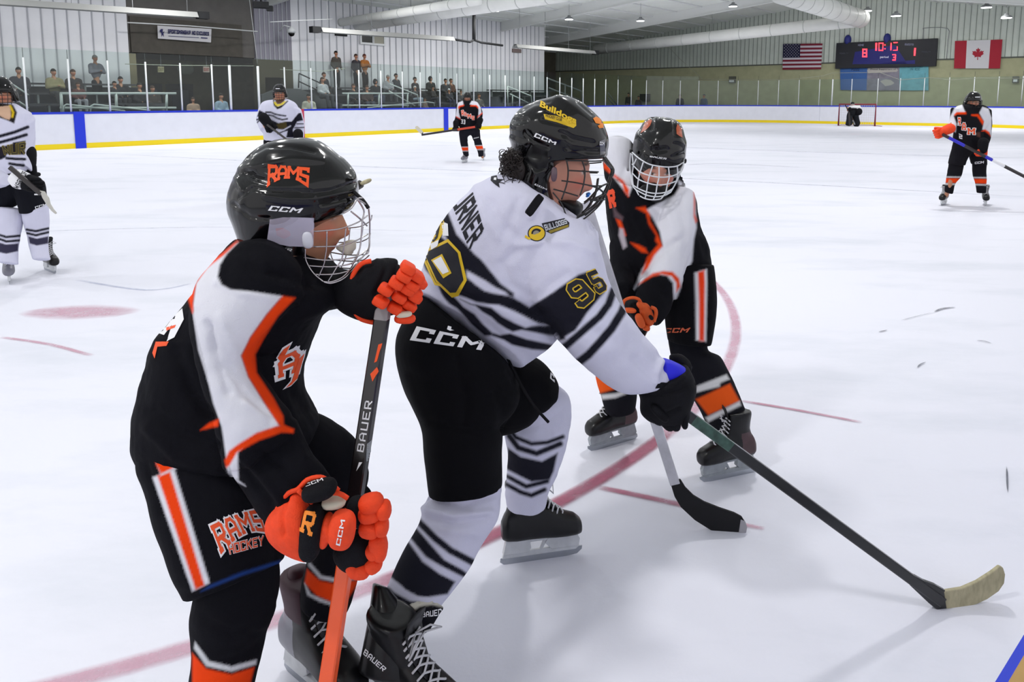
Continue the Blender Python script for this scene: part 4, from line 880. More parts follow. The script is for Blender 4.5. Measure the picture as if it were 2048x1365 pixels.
reg = [# torso: broad dark bands and thin stripes
 (z3(286, 676, 330, 790, 420, 890, 455, 920)+m6(980, 70, 1060, 170, 1225, 290, 1225, 350, 1170, 325, 1120, 275, 1000, 220, 880, 140)+z3(370, 965, 300, 850, 240, 740, 250, 700), DK), (z3(215, 735, 250, 690, 286, 676, 262, 780, 246, 820, 190, 800), DK),
 (z3(150, 900, 205, 790, 245, 700, 262, 720, 250, 800, 330, 860, 380, 925)+m6(640, 90, 760, 190, 860, 260, 960, 290, 1165, 325, 1225, 350, 1420, 465, 1520, 400, 1700, 300, 1800, 500, 1861, 860, 1780, 880, 1750, 820, 1660, 690, 1530, 665, 1400, 600, 1230, 510, 1040, 435, 900, 425, 760, 400, 640, 350, 500, 300, 400, 380, 330, 290, 290, 180, 130, 0), DK),
 (m6(290, 180, 350, 200, 470, 320, 520, 370, 600, 460, 740, 550, 850, 680, 960, 780, 1050, 810, 1180, 790, 1380, 860, 1730, 935, 1670, 1005, 1450, 990, 1200, 930, 1100, 870, 950, 820, 860, 820, 700, 680, 600, 570, 520, 480, 420, 420, 350, 330, 300, 220), DK),
 (m6(560, 365, 700, 425, 760, 430, 950, 475, 1080, 580, 1230, 660, 1370, 720, 1450, 700, 1530, 690, 1670, 690, 1800, 830, 1640, 810, 1450, 770, 1320, 745, 1210, 770, 1130, 730, 1020, 660, 950, 590, 830, 520, 750, 450, 680, 430), DK),
 # sleeve
 (z3(700, 1160, 850, 1050, 935, 992, 985, 975, 1030, 1030, 1065, 1080, 980, 1180, 920, 1270, 850, 1310, 800, 1260, 760, 1210), DK),
 L_(z3(840, 1370, 880, 1340, 960, 1270, 1040, 1200, 1085, 1140, 1110, 1070), 7.5), L_(z3(920, 1440, 985, 1390, 1040, 1330, 1100, 1260, 1150, 1180, 1170, 1130), 8.5)]
paint(me, WJ, reg)
sf = Surf(me)
M_bk2 = mat('print_charcoal', '1b1b23', .8)
sf.text('TURNER', z3(390, 512, 466, 770, 395, 868, 290, 590), M_bk2, .2, .02)
# big back number
sf.poly(z3(250, 835, 290, 815, 350, 880, 382, 1020, 340, 1098, 308, 1105, 230, 1030, 168, 900, 178, 870), M_gold); sf.poly(z3(255, 848, 288, 832, 338, 885, 366, 1018, 328, 1078, 300, 1080, 235, 1018, 182, 905, 186, 880), M_bk2, off=.002)
sf.poly(z3(208, 920, 262, 890, 308, 985, 268, 1010), M_gold, off=.0028); sf.poly(z3(218, 925, 258, 903, 296, 978, 266, 990), M_wt, off=.0036)
sf.poly(z3(200, 850, 262, 705, 272, 720, 262, 790, 240, 830, 205, 870), M_gold); sf.poly(z3(202, 830, 240, 765, 252, 745, 238, 810, 210, 838), M_bk2, off=.002); sf.poly(z3(205, 840, 246, 820, 240, 850, 208, 870), M_wt, off=.0028); sf.poly(z3(258, 728, 288, 740, 292, 800, 262, 800), M_wt)
sf.poly(z3(180, 920, 230, 1030, 262, 1040, 262, 1050, 225, 1042, 176, 935), M_gold, off=.0028)
# sleeve number 95
q = z3(895, 985, 1050, 985, 1010, 1170, 858, 1080)
for t_, qq in (('9', z3(866, 1050, 940, 1006, 1025, 1100, 945, 1168)), ('5', z3(972, 985, 1022, 965, 1080, 1062, 1030, 1092))):
    sf.text(t_, qq, M_gold, .24, .06, off=.0014); sf.text(t_, qq, M_bk2, .24, 0, off=.0024)
sf.poly(z3(503, 505, 530, 500, 535, 518, 565, 520, 540, 535, 545, 562, 525, 548, 515, 540, 500, 525), M_bk2); sf.poly(z3(518, 512, 530, 512, 528, 525, 516, 523), M_wt, off=.002)
circ = lambda cx, cy, r: [(cx+r*math.cos(t), cy+r*math.sin(t)*.9) for t in np.linspace(0, 2*math.pi, 22, endpoint=False)]
c_ = z3(728, 787)[0]; sf.poly(circ(*c_, 18), M_bk2); sf.poly(circ(*c_, 16), M_gold, off=.0018); sf.poly(circ(*c_, 11), M_bk2, off=.0024); sf.poly(circ(c_[0]-1, c_[1], 6.5), mat('print_greyish', '8a8578', .7), off=.003)
sf.poly(z3(672, 795, 700, 812, 690, 820, 668, 806), M_gold, off=.0018)
sf.poly(z3(752, 738, 865, 712, 890, 735, 888, 756, 800, 790, 770, 775), M_bk2); sf.text('BULLDOGS', z3(762, 745, 872, 716, 880, 740, 772, 775), mat('print_silver', 'c6c9d2', .6), .24, off=.002); sf.poly(z3(785, 775, 885, 745, 885, 757, 795, 788), mat('print_olive', '8b7a2a', .7), off=.002)
sf.finish('jersey', M_cloth, B_)
# trousers
a = MB()
a.loft([(838, 588, 1010, 720, 2.04, .14), (812, 630, 1030, 745, 2.03, .15), (792, 680, 1040, 780, 2.02, .155), (794, 735, 1030, 820, 2.0, .15), (815, 795, 1010, 850, 1.97, .14), (842, 850, 1006, 870, 1.95, .13), (850, 915, 1005, 912, 1.93, .125), (858, 985, 1004, 970, 1.91, .115)], 40, dome=.06, sq=2.4)
a.loft([(930, 690, 950, 870, 2.12, .13), (1010, 705, 1012, 862, 2.14, .12), (1062, 715, 1058, 845, 2.15, .11), (1095, 738, 1090, 822, 2.15, .09), (1116, 768, 1108, 800, 2.15, .06)], 30, dome=.2)
me = remesh(a, .0045, 6); wrinkle(me, .003, 8, 33)
folds(me, [(z4(130, 370, 280, 395, 430, 400), -.004, 6), (z4(250, 130, 290, 300, 280, 380), -.005, 8), (z4(400, 260, 430, 330, 430, 400), -.006, 8), (z4(60, 200, 130, 370), .004, 7), (z4(450, 180, 520, 290, 600, 370), -.003, 4)])
paint(me, '0b0b0f'); sf = Surf(me)
sf.text('CCM', z4(88, 10, 352, 78, 346, 94, 80, 62), M_wt, .24, shear=.18) if 0 else sf.text('CCM', [(834, 653), (972, 682), (962, 701), (820, 681)], M_wt, .24)
sf.poly([(896, 652), (903, 654), (902, 659), (908, 661), (900, 662), (894, 659)], M_wt); sf.text('C', z4(612, 182, 626, 195, 628, 222, 610, 205), M_wt, .3)
sf.finish('hockey_trousers', M_cloth, B_)
a = MB(); a.tube([at(*p, 2.0-.012*i) for i, p in enumerate(curve_pts(z4(450, 130, 500, 230, 550, 310, 605, 372), 3))], .0045, 6); a.build('waist_lace', M_blk, B_, True)
# socks
a = MB(); a.loft([(1010, 800, 1112, 768, 2.16, .08), (1008, 850, 1138, 790, 2.16, .085), (1012, 890, 1141, 822, 2.17, .085), (1015, 920, 1136, 868, 2.18, .08), (1013, 955, 1122, 925, 2.19, .075), (1010, 985, 1102, 975, 2.2, .065), (1014, 1012, 1090, 1015, 2.2, .06)], 32, dome=.15)
me = remesh(a, .0045, 3); wrinkle(me, .0045, 11, 8); folds(me, [(z4(500, 400, 600, 380, 660, 330), -.005, 6), (z4(540, 450, 620, 430, 670, 380), .005, 5)])
S_ = lambda c, w, *l: (z4(*l), c, None, w)
paint(me, WJ, [S_(DK, 4, 435, 380, 455, 395, 480, 430, 540, 455, 600, 450, 660, 428), S_(DK, 5.5, 455, 425, 490, 470, 560, 492, 650, 455), (z4(450, 470, 500, 505, 580, 522, 640, 490, 625, 560, 610, 592, 540, 600, 440, 550), DK), S_(DK, 4.5, 445, 578, 520, 618, 600, 598), S_(DK, 4.5, 445, 610, 500, 640, 540, 652, 590, 630)]); moved(me, B_); link('sock', me, M_cloth, B_)
a = MB(); a.loft([(866, 975, 1003, 965, 1.9, .085), (850, 1010, 1002, 1000, 1.89, .09), (840, 1040, 997, 1040, 1.87, .09), (828, 1065, 968, 1085, 1.85, .09), (806, 1105, 942, 1135, 1.81, .08), (785, 1150, 912, 1175, 1.765, .072), (768, 1190, 886, 1205, 1.72, .066), (762, 1225, 868, 1234, 1.68, .06), (764, 1250, 850, 1256, 1.65, .05)], 36, dome=.12)
me = remesh(a, .0042, 3); wrinkle(me, .003, 9, 12); folds(me, [(z4(150, 660, 280, 690, 400, 650), -.007, 6), (z4(120, 700, 240, 730, 380, 715), .007, 6), (z4(140, 745, 260, 760, 360, 740), -.006, 6), (z4(160, 640, 300, 655, 410, 632), .006, 5), (z4(200, 780, 330, 800), .004, 8), (z4(300, 850, 340, 780), -.004, 8)])
T_ = lambda c, w, *l: (k1(*l), c, None, w)
paint(me, WJ, [T_(DK, 7, 945, 325, 1060, 440, 1160, 520, 1330, 610), (k1(900, 400, 930, 360, 1030, 480, 1120, 580, 1230, 640, 1300, 690, 1280, 710, 1100, 620, 1000, 560, 900, 440), DK), (k1(885, 455, 980, 590, 1090, 670, 1190, 720, 1140, 800, 940, 830, 760, 685), DK), T_(WJ, 6, 760, 705, 860, 790, 940, 830, 1000, 840), (k1(740, 735, 800, 790, 900, 845, 960, 850, 880, 900, 740, 800), DK), T_('9a98a8', 4, 740, 800, 800, 850, 880, 905)]); moved(me, B_); link('sock', me, M_cloth, B_)
# skates
skate(B_, gp(995, 1132), gp(1160, 1108), M_boot, None, .93, (-.03, .12, 1), lab='rear black skate with white holder')
s1 = skate(B_, gp(752, 1402), gp(925, 1515), M_boot, None, 1.02, (-.12, -.02, 1))
a = MB(); a.loft([(745, 1168, 780, 1180, 1.66, .045), (738, 1225, 828, 1238, 1.63, .06), (726, 1290, 850, 1300, 1.6, .06), (716, 1340, 860, 1350, 1.58, .055)], 24, dome=.25); m_ = remesh(a, .0045, 3); s = Surf(m_)
s.put(strokes('BAUER', .2), quadmap(k1(615, 1150, 750, 1275, 725, 1295, 600, 1185)), M_wt) ; s.finish('ankle_shell', M_boot, s1)
a = MB(); a.loft([(806, 1240, 838, 1212, 1.62, .02), (812, 1215, 886, 1214, 1.62, .022), (815, 1240, 880, 1228, 1.61, .022), (822, 1270, 862, 1258, 1.6, .02)], 24, dome=.3); m_ = remesh(a, .004, 2); paint(m_, '17171d', [(k1(870, 915, 890, 870, 960, 825, 1060, 822, 1135, 855, 1120, 885, 1040, 868, 960, 880, 900, 925), 'c8c6bc')])
s = Surf(m_); s.text('BAUER', k1(975, 918, 1100, 892, 1098, 935, 978, 948), M_wt, .2); s.finish('tongue', M_cloth, s1)
# helmet, ear pieces, cage
a = MB(); a.loft([h3(515, 63)[0]+h3(612, 52)[0]+(DB, .045), h3(455, 78)[0]+h3(668, 60)[0]+(DB, .07), h3(350, 105)[0]+h3(800, 120)[0]+(DB, .09), h3(215, 170)[0]+h3(915, 220)[0]+(DB, .11), h3(130, 260)[0]+h3(990, 300)[0]+(DB, .118), h3(92, 350)[0]+h3(1032, 395)[0]+(DB, .12), h3(95, 440)[0]+h3(1055, 480)[0]+(DB, .12), h3(105, 530)[0]+h3(1045, 590)[0]+(DB, .117), h3(125, 610)[0]+h3(1000, 655)[0]+(DB, .112),
        h3(165, 660)[0]+h3(640, 680)[0]+(DB, .11), h3(200, 750)[0]+h3(560, 760)[0]+(DB, .108), h3(170, 860)[0]+h3(515, 880)[0]+(DB, .1), h3(190, 950)[0]+h3(515, 980)[0]+(DB, .095), h3(260, 1030)[0]+h3(540, 1070)[0]+(DB, .09)], 48, dome=.1, sq=2.25)
me = remesh(a, .0038, 3)
folds(me, [(h3(250, 420, 330, 500, 460, 560), -.003, 3), (h3(300, 530, 240, 650), -.003, 3), (h3(100, 470, 220, 530, 300, 520), .003, 4), (h3(420, 290, 520, 320, 640, 350), -.004, 3), (h3(640, 480, 700, 570, 860, 640, 1000, 640), .004, 4), (h3(600, 420, 700, 480, 900, 520), -.004, 4), (h3(760, 120, 900, 240), -.003, 2.5), (h3(560, 70, 740, 190, 880, 330), .003, 5), (h3(210, 200, 330, 130, 480, 110), -.003, 3), (h3(660, 560, 780, 600, 950, 610), -.005, 4), (h3(140, 300, 250, 290), -.004, 4), (h3(470, 590, 470, 740), .003, 3), (h3(250, 690, 360, 780, 440, 760), -.005, 3)])
sf = Surf(me)
sf.text('CCM', h3(352, 418, 552, 508, 540, 538, 330, 455), M_wt, .24); sf.text('CCM', h3(345, 912, 456, 965, 450, 978, 335, 925), M_wt, .24)
sf.font('Bulldogs', h3(400, 110, 745, 275, 735, 350, 385, 185), M_gold, .035, off=.0026); sf.poly(h3(425, 235, 560, 255, 740, 300, 742, 350, 715, 372, 640, 345, 560, 315, 440, 285), M_gold); pass
sf.font('HOCKEY CLUB', h3(450, 235, 605, 278, 600, 305, 445, 262), M_navy, .02, off=.0026)
sf.poly(h3(450, 200, 630, 262, 625, 280, 445, 218), M_navy, off=.002); sf.text('9', h3(905, 265, 965, 260, 1025, 370, 960, 375), M_org, .3) if 0 else sf.poly(h3(905, 280, 935, 262, 990, 290, 985, 320, 1005, 330, 1005, 370, 965, 375, 950, 350, 975, 335, 930, 325), mat('print_amber', 'f08a2a', .6))
for q in (h3(310, 615, 420, 640, 395, 680, 300, 655), h3(175, 545, 210, 555, 195, 570, 165, 562), h3(620, 560, 660, 590, 650, 600, 610, 575)): sf.poly(q, M_hole)
sf.poly(h3(340, 530, 460, 560, 470, 700, 440, 765, 350, 785, 240, 690, 280, 580), M_shellm, off=.0008)
sf.poly(h3(970, 500, 1020, 480, 1025, 620, 975, 640), mat('clear_tab', '4a4b55', .2, coat=.6), off=.001); sf.text('CCM', h3(968, 505, 1012, 508, 1010, 540, 966, 538), M_wt, .24, off=.002)
sf.dec = [d for d in sf.dec]
h = sf.finish('helmet', M_shell, B_)
a = MB(); pad(a, *h3(530, 765, 525, 880), 13, DB-.115, .008); a.build('cage_clip', mat('clip_plum', '54404a', .3, coat=.4), h, True)
W = [h3(640, 688, 760, 690, 900, 695, 1000, 690), h3(660, 785, 840, 795, 960, 800), h3(600, 885, 740, 905, 900, 935, 1000, 935), h3(520, 968, 640, 1000, 760, 1035), h3(860, 1070, 940, 1080, 1020, 1070), h3(800, 690, 828, 790, 815, 920, 780, 1030), h3(650, 690, 665, 790, 650, 920, 600, 1070), h3(960, 860, 940, 990, 900, 1090, 830, 1190, 750, 1240),
     h3(860, 930, 960, 960, 1020, 1010), h3(1035, 1010, 960, 1050, 880, 1090), h3(515, 1000, 600, 1110, 660, 1250, 740, 1280), h3(1060, 910, 980, 950, 880, 1060, 820, 1110), h3(1080, 830, 1040, 960, 960, 1090, 860, 1190, 740, 1258)]
W.append(h3(1015, 660, 1060, 730, 1095, 780, 1088, 850, 1050, 980, 980, 1110, 880, 1210, 780, 1280, 700, 1285))
def dB(u, v):
    f = min(max((u-1104)/(1225-1104), 0), 1); return DB-.105*math.sqrt(max(1-f*f, 0))-.012
wires(W, M_wireb, h, 'face_cage', .0022, dB, (at(1130, 360, DB), (.1, 1, -.12)))
a = MB(); a.tube([at(*p, DB-.02) for p in curve_pts(h3(1010, 650, 1060, 720, 1098, 780, 1085, 840), 3)], .006, 8); a.build('cage_rim', M_wireb, h, True)
a = MB(); a.loft([h3(520, 1070)[0]+h3(700, 1060)[0]+(DB, .06), h3(560, 1130)[0]+h3(800, 1110)[0]+(DB, .065), h3(600, 1190)[0]+h3(800, 1180)[0]+(DB, .06), h3(650, 1250)[0]+h3(740, 1250)[0]+(DB, .05)], 24, dome=.3); a.build('chin_cup', M_shellm, h, True)
a = MB(); pad(a, *h3(390, 1050, 282, 1200), 17, DB-.16, .006, DB-.2, 7); a.build('chin_strap', M_blk, h, True)
a = MB(); pad(a, *h3(845, 1020, 875, 1010), 6, DB-.01, .012); pad(a, *h3(840, 1040, 868, 1030), 4, DB-.01, .012); a.build('mouthguard', mat('guard_blue', '2c7fe0', .4), B_, True)
random.seed(3); a = MB()
for i in range(330):
    u, v = h3(random.uniform(25, 190), random.uniform(590, 900))[0]
    if (u-1022)**2/26**2+(v-332)**2/42**2 > 1: continue
    D0 = DB+random.uniform(-.09, .09); r = random.uniform(.006, .016); ph = random.uniform(0, 6.3); c = at(u, v, D0)
    e1 = np.array([random.gauss(0, 1) for _ in range(3)]); e1 /= np.linalg.norm(e1); e2 = np.cross(e1, [random.gauss(0, 1) for _ in range(3)]); e2 /= np.linalg.norm(e2)
    a.tube([c+r*(e1*math.cos(ph+t)+e2*math.sin(ph+t))+np.array([0, 0, -.012*t/3]) for t in np.linspace(0, 5.5, 10)], .0013, 4)
a.ell(at(1040, 338, DB), [(.05, 0, 0), (0, .08, 0), (0, 0, .075)]); a.build('hair', mat('hair_dark', '1d1312', .5, var=.3, vscale=40), B_, True)
# glove
a = MB(); a.loft([g5(420, 850)[0]+g5(800, 690)[0]+(1.92, .06), g5(340, 895)[0]+g5(872, 850)[0]+(1.92, .065), g5(365, 1000)[0]+g5(860, 980)[0]+(1.92, .06), g5(368, 1120)[0]+g5(825, 1080)[0]+(1.92, .05), g5(430, 1185)[0]+g5(810, 1180)[0]+(1.92, .04)], 30, dome=.1)
m_ = remesh(a, .004, 3); folds(m_, [(g5(350, 930, 520, 960, 700, 930, 860, 860), -.004, 4), (g5(500, 1060, 580, 1160), -.005, 3.5), (g5(620, 1130, 720, 1080), -.005, 3.5), (g5(450, 900, 640, 900, 760, 800), .004, 5)]); moved(m_, B_); G3 = link('glove', m_, M_blk, B_)
a = MB(); a.tube([at(*p, d_) for p, d_ in zip(curve_pts(g5(500, 858, 640, 850, 740, 800, 800, 700, 730, 625, 660, 622), 3), np.linspace(1.86, 1.98, 16))], .012, 10); a.build('cuff', M_blk, G3, True)
a = MB(); a.loft([g5(560, 640)[0]+g5(520, 845)[0]+(1.9, .03), g5(620, 632)[0]+g5(600, 830)[0]+(1.91, .045), g5(690, 660)[0]+g5(690, 800)[0]+(1.93, .045), g5(725, 690)[0]+g5(725, 770)[0]+(1.94, .03)], 22, dome=.2); a.build('cuff_liner', mat('liner_blue', '1616c8', .6), G3, True)
for (x0, y0, x1, y1, w) in ((450, 1120, 560, 1200, 24), (560, 1150, 650, 1250, 27), (680, 1130, 690, 1262, 22), (765, 1120, 768, 1250, 15)):
    a = MB(); pad(a, *g5(x0, y0, x1, y1), w, 1.9, .018); a.build('finger', M_blk, G3, True)
a = MB(); pad(a, *g5(480, 1060, 600, 1180), 20, 1.875, .018); a.build('thumb', M_blk, G3, True)
# his stick: dark shaft, pale taped blade
M_shB = mat('shaft_charcoal', '191a1e', .35, coat=.3, var=.5, vscale=16); M_shG = mat('shaft_green_weave', '3d5a50', .4, var=.6, vscale=45); M_tapeC = mat('tape_cream', 'b5ad8e', .85, var=.25, vscale=28, stretch=(3, .6, 1))
Pb = at(1180, 660, 2.12); Pe = at(1885, 1205, 1.985); Pm = at(1385, 838, 1.93)
Pb = Pm+(Pm-Pe)*.45; Pb = at(1200, 690, 1.9)
st_ = stick('dark stick with a cream taped blade reaching to the lower right ice', Pm+(Pm-Pe)*.42, Pe, None, shaft=M_shB, blade=M_shB, fracs=((.3, M_shG), (.4, M_shB)), wide=.0165, noblade=(-.3, -1, .3))
pxblade('blade_heel', [(1832, 1154), (1850, 1164), (1872, 1172), (1893, 1184), (1896, 1229), (1880, 1226), (1858, 1208), (1820, 1172)], lambda u: 1.985+.0002*(u-1850), .016, M_shB, st_)
pxblade('blade', [(1888, 1184), (1925, 1178), (1955, 1165), (1983, 1147), (2000, 1134), (2007, 1137), (2011, 1150), (2009, 1168), (1998, 1184), (1975, 1200), (1940, 1216), (1912, 1226), (1894, 1229)], lambda u: 1.99+.0003*(u-1890), .012, M_tapeC, st_)
# ------------------------------------------------------------------ right player, black and orange, white cage, facing us
C_ = thing('person', 'player facing the lens in black and orange jersey with white face cage', 'person', gp(1330, 930))
p5 = Z(1100, 200, 2.7304); w4 = Z(1230, 220, 6.824); s6 = Z(1150, 780, 5.389)
DC = 2.95
Mh = frame(at(1315, 340, 2.912), (-.08, -.94, -.24))
body(C_, Mh, [(['neck', at(1318, 400, 2.98), at(1315, 480, 2.98), at(1340, 580, 2.96)], [.06, .08, .12, .12]),
              ([at(1350, 410, 2.95), at(1345, 510, 2.84), at(1305, 615, 2.72)], [.055, .045, .028]),
              ([at(1260, 400, 3.0), at(1245, 500, 2.96), at(1240, 560, 2.86)], [.05, .04, .025]),
              ([at(1370, 600, 2.95), at(1385, 720, 2.87), at(1445, 840, 2.84), at(1462, 875, 2.84)], [.09, .055, .04, .03]),
              ([at(1290, 600, 3.0), at(1240, 730, 2.99), at(1240, 810, 2.99)], [.09, .05, .035])], 'c28a78', .93, vox=.006)
a = MB()
a.loft([(1262, 372, 1350, 392, 2.98, .1), (1235, 352, 1372, 388, 3.0, .13), (1212, 380, 1388, 405, 3.0, .15), (1214, 440, 1398, 450, 3.0, .16), (1226, 500, 1416, 500, 2.98, .165), (1240, 560, 1420, 550, 2.96, .16), (1250, 600, 1424, 575, 2.95, .15)], 36, dome=.1, sq=2.4)
a.loft([(1205, 285, 1265, 292, 3.1, .08), (1206, 315, 1272, 325, 3.08, .1), (1210, 355, 1275, 375, 3.06, .1)], 22, dome=.5)
a.loft([(1345, 372, 1386, 388, 2.9, .06), (1318, 420, 1394, 415, 2.88, .085), (1312, 470, 1396, 455, 2.85, .09), (1305, 520, 1385, 500, 2.82, .09), (1290, 565, 1368, 545, 2.78, .09), (1268, 592, 1352, 585, 2.76, .085)], 28, dome=.05)
a.loft([(1280, 560, 1352, 570, 2.76, .07), (1272, 590, 1340, 620, 2.72, .06), (1265, 610, 1318, 652, 2.68, .05)], 24, dome=.2)
a.loft([(1222, 480, 1262, 500, 2.96, .07), (1226, 530, 1262, 560, 2.88, .06), (1228, 575, 1255, 595, 2.76, .05)], 20, dome=.2)
me = remesh(a, .0055, 5); wrinkle(me, .004, 8, 41); wrinkle(me, .0012, 28, 5)
folds(me, [(p5(540, 620, 600, 720, 640, 860), .006, 6), (p5(700, 560, 740, 700, 740, 860), -.006, 6), (p5(520, 900, 620, 820, 720, 760), -.006, 6), (p5(430, 640, 470, 740), -.006, 5), (p5(640, 600, 680, 740), .005, 6), (p5(820, 720, 860, 860), -.005, 6), (p5(400, 900, 520, 960), -.006, 5), (p5(560, 960, 640, 1080), -.005, 5), (p5(360, 940, 440, 1000), .005, 5), (p5(480, 640, 560, 780), -.005, 5)])
WC_, OC = 'dcdce4', 'e04412'
paint(me, '0f0f14', [(p5(300, 190, 440, 200, 440, 300, 450, 470, 430, 525, 330, 400, 290, 330), WC_), (p5(700, 440, 790, 490, 800, 700, 786, 760, 776, 880, 740, 960, 700, 1060, 678, 1115, 672, 1000, 640, 960, 580, 950, 520, 975, 455, 1040, 500, 930, 560, 840, 615, 795, 600, 720, 560, 640, 525, 600, 600, 560, 680, 520, 705, 480), WC_),
   (p5(300, 320, 345, 400, 400, 440, 432, 490, 428, 530, 405, 500, 395, 460, 290, 370), OC), (p5(470, 590, 520, 583, 545, 625, 545, 660, 590, 740, 614, 800, 570, 850, 535, 920, 500, 955, 530, 860, 590, 790, 575, 770, 580, 740, 540, 680, 525, 620), OC),
   (p5(480, 1010, 560, 948, 620, 935, 670, 940, 705, 975, 712, 1020, 690, 1050, 690, 1000, 665, 965, 610, 952, 560, 965), OC), (p5(786, 500, 792, 560, 790, 620, 803, 660, 795, 672, 785, 640), OC),
   (p5(440, 780, 480, 790, 520, 810, 535, 838, 500, 832, 460, 800), OC), (p5(360, 650, 385, 655, 415, 740, 400, 750), OC), (p5(380, 700, 400, 705, 420, 800, 400, 815, 375, 740), 'b0a8b0'), (p5(340, 560, 365, 610, 400, 640, 395, 660, 350, 640), '5a4a50')])
sf = Surf(me); M_rd = mat('print_red', 'e0420f', .6)
sf.text('R', p5(312, 500, 350, 490, 360, 580, 330, 590), M_rd, .26, .05, serif=.05); 
sf.finish('jersey', M_cloth, C_)
a = MB()
a.loft([(1300, 530, 1424, 530, 2.95, .14), (1318, 575, 1429, 575, 2.93, .14), (1330, 625, 1430, 620, 2.9, .13), (1335, 665, 1424, 662, 2.88, .12), (1338, 683, 1418, 688, 2.87, .12)], 32, dome=.08, sq=2.4)
a.loft([(1236, 540, 1340, 555, 2.98, .14), (1222, 590, 1318, 600, 2.97, .13), (1212, 640, 1296, 650, 2.96, .12), (1204, 690, 1280, 690, 2.95, .11)], 30, dome=.1)
me = remesh(a, .0055, 4); wrinkle(me, .003, 8, 51)
paint(me, '0c0c10', [(p5(790, 945, 856, 925, 858, 1000, 852, 1320, 798, 1312, 795, 1100), 'e0e0e4', lambda co: co[:, 1] < 2.93), (p5(808, 942, 843, 930, 846, 1000, 842, 1318, 815, 1314, 814, 1100), 'e8401a')])
sf = Surf(me); sf.text('CCM', g5(588, 350, 818, 345, 800, 388, 592, 392), mat('print_salmon', 'd0603c', .7), .24, shear=.15); sf.finish('hockey_trousers', M_cloth, C_)
a = MB(); a.loft([(1336, 672, 1414, 675, 2.88, .07), (1340, 700, 1416, 700, 2.87, .075), (1345, 722, 1440, 712, 2.86, .085), (1358, 752, 1452, 735, 2.85, .085), (1378, 785, 1468, 765, 2.84, .08), (1400, 825, 1482, 800, 2.83, .075), (1416, 855, 1496, 838, 2.82, .07), (1430, 885, 1502, 880, 2.81, .06)], 28, dome=.15)
me = remesh(a, .0055, 3); wrinkle(me, .003, 10, 2)
paint(me, '17171d', [(g5(850, 900, 1090, 840, 1090, 880, 850, 940), 'd8d8d8'), (z4(1168, 285, 1298, 225, 1335, 292, 1215, 345), 'ea5a1c'), (z4(1205, 355, 1335, 292, 1340, 308, 1215, 372), 'd8d8d8'), (z4(1170, 235, 1285, 190, 1296, 208, 1174, 256), 'd8d8d8')]); moved(me, C_); link('sock', me, M_cloth, C_)
a = MB(); a.loft([(1200, 680, 1280, 680, 2.98, .07), (1192, 720, 1274, 720, 2.98, .075), (1192, 755, 1274, 762, 2.98, .075), (1202, 795, 1273, 795, 2.98, .07), (1212, 825, 1271, 818, 2.98, .06)], 28, dome=.2)
me = remesh(a, .0055, 3); wrinkle(me, .003, 10, 6)
paint(me, '17171d', [(z4(780, 185, 870, 200, 940, 235, 880, 240, 800, 262, 785, 225), 'ea5a1c'), (z4(805, 268, 860, 262, 935, 240, 925, 255, 860, 280, 810, 285), 'd8d8d8')]); moved(me, C_); link('sock', me, M_cloth, C_)
skate(C_, gp(1278, 876), gp(1178, 905), M_boot, M_boot2, .9, (.0, .1, 1), mat('holder_clear', '9ba1a6', .25, var=.2, vscale=30), lab='black skate with brown heel, farther foot')
skate(C_, gp(1512, 944), gp(1408, 966), M_boot, M_boot2, .9, (-.12, .1, 1), mat('holder_clear', '9ba1a6'), lab='black skate with brown heel, behind the dark shaft')
# helmet and cage
a = MB(); a.loft([w4(470, 108)[0]+w4(760, 118)[0]+(2.955, .08), w4(405, 165)[0]+w4(850, 155)[0]+(2.955, .105), w4(350, 260)[0]+w4(905, 245)[0]+(2.955, .125), w4(295, 345)[0]+w4(930, 345)[0]+(2.955, .135), w4(262, 450)[0]+w4(955, 440)[0]+(2.955, .14), w4(245, 540)[0]+w4(950, 540)[0]+(2.955, .14), w4(235, 610)[0]+w4(940, 650)[0]+(2.955, .14), w4(250, 680)[0]+w4(925, 715)[0]+(2.97, .11)], 44, dome=.12, sq=2.2)
me = remesh(a, .0045, 3)
folds(me, [(w4(510, 110, 500, 200, 480, 260), -.006, 3), (w4(800, 160, 830, 260, 830, 330), -.006, 3), (w4(560, 120, 560, 260), .003, 3), (w4(770, 150, 775, 300), .003, 3), (w4(330, 330, 420, 420, 480, 500), .004, 5), (w4(880, 400, 920, 480, 860, 560), .004, 5), (w4(540, 540, 600, 560, 680, 540), -.004, 4), (w4(820, 470, 900, 500), -.004, 4), (w4(800, 640, 930, 600), -.003, 3)])
sf = Surf(me); M_rust = mat('helmet_rust', 'b5532e', .3, coat=.6, var=.15, vscale=60)
sf.poly(w4(410, 180, 500, 112, 515, 125, 480, 215, 440, 260, 400, 290, 350, 320, 380, 250), M_rust); sf.poly(w4(850, 190, 905, 260, 920, 380, 880, 360, 840, 330, 835, 250), M_rust)
sf.text('BAUER', w4(475, 625, 700, 655, 700, 680, 480, 645), M_wt, .2, shear=.2)
h = sf.finish('helmet', M_shell, C_)
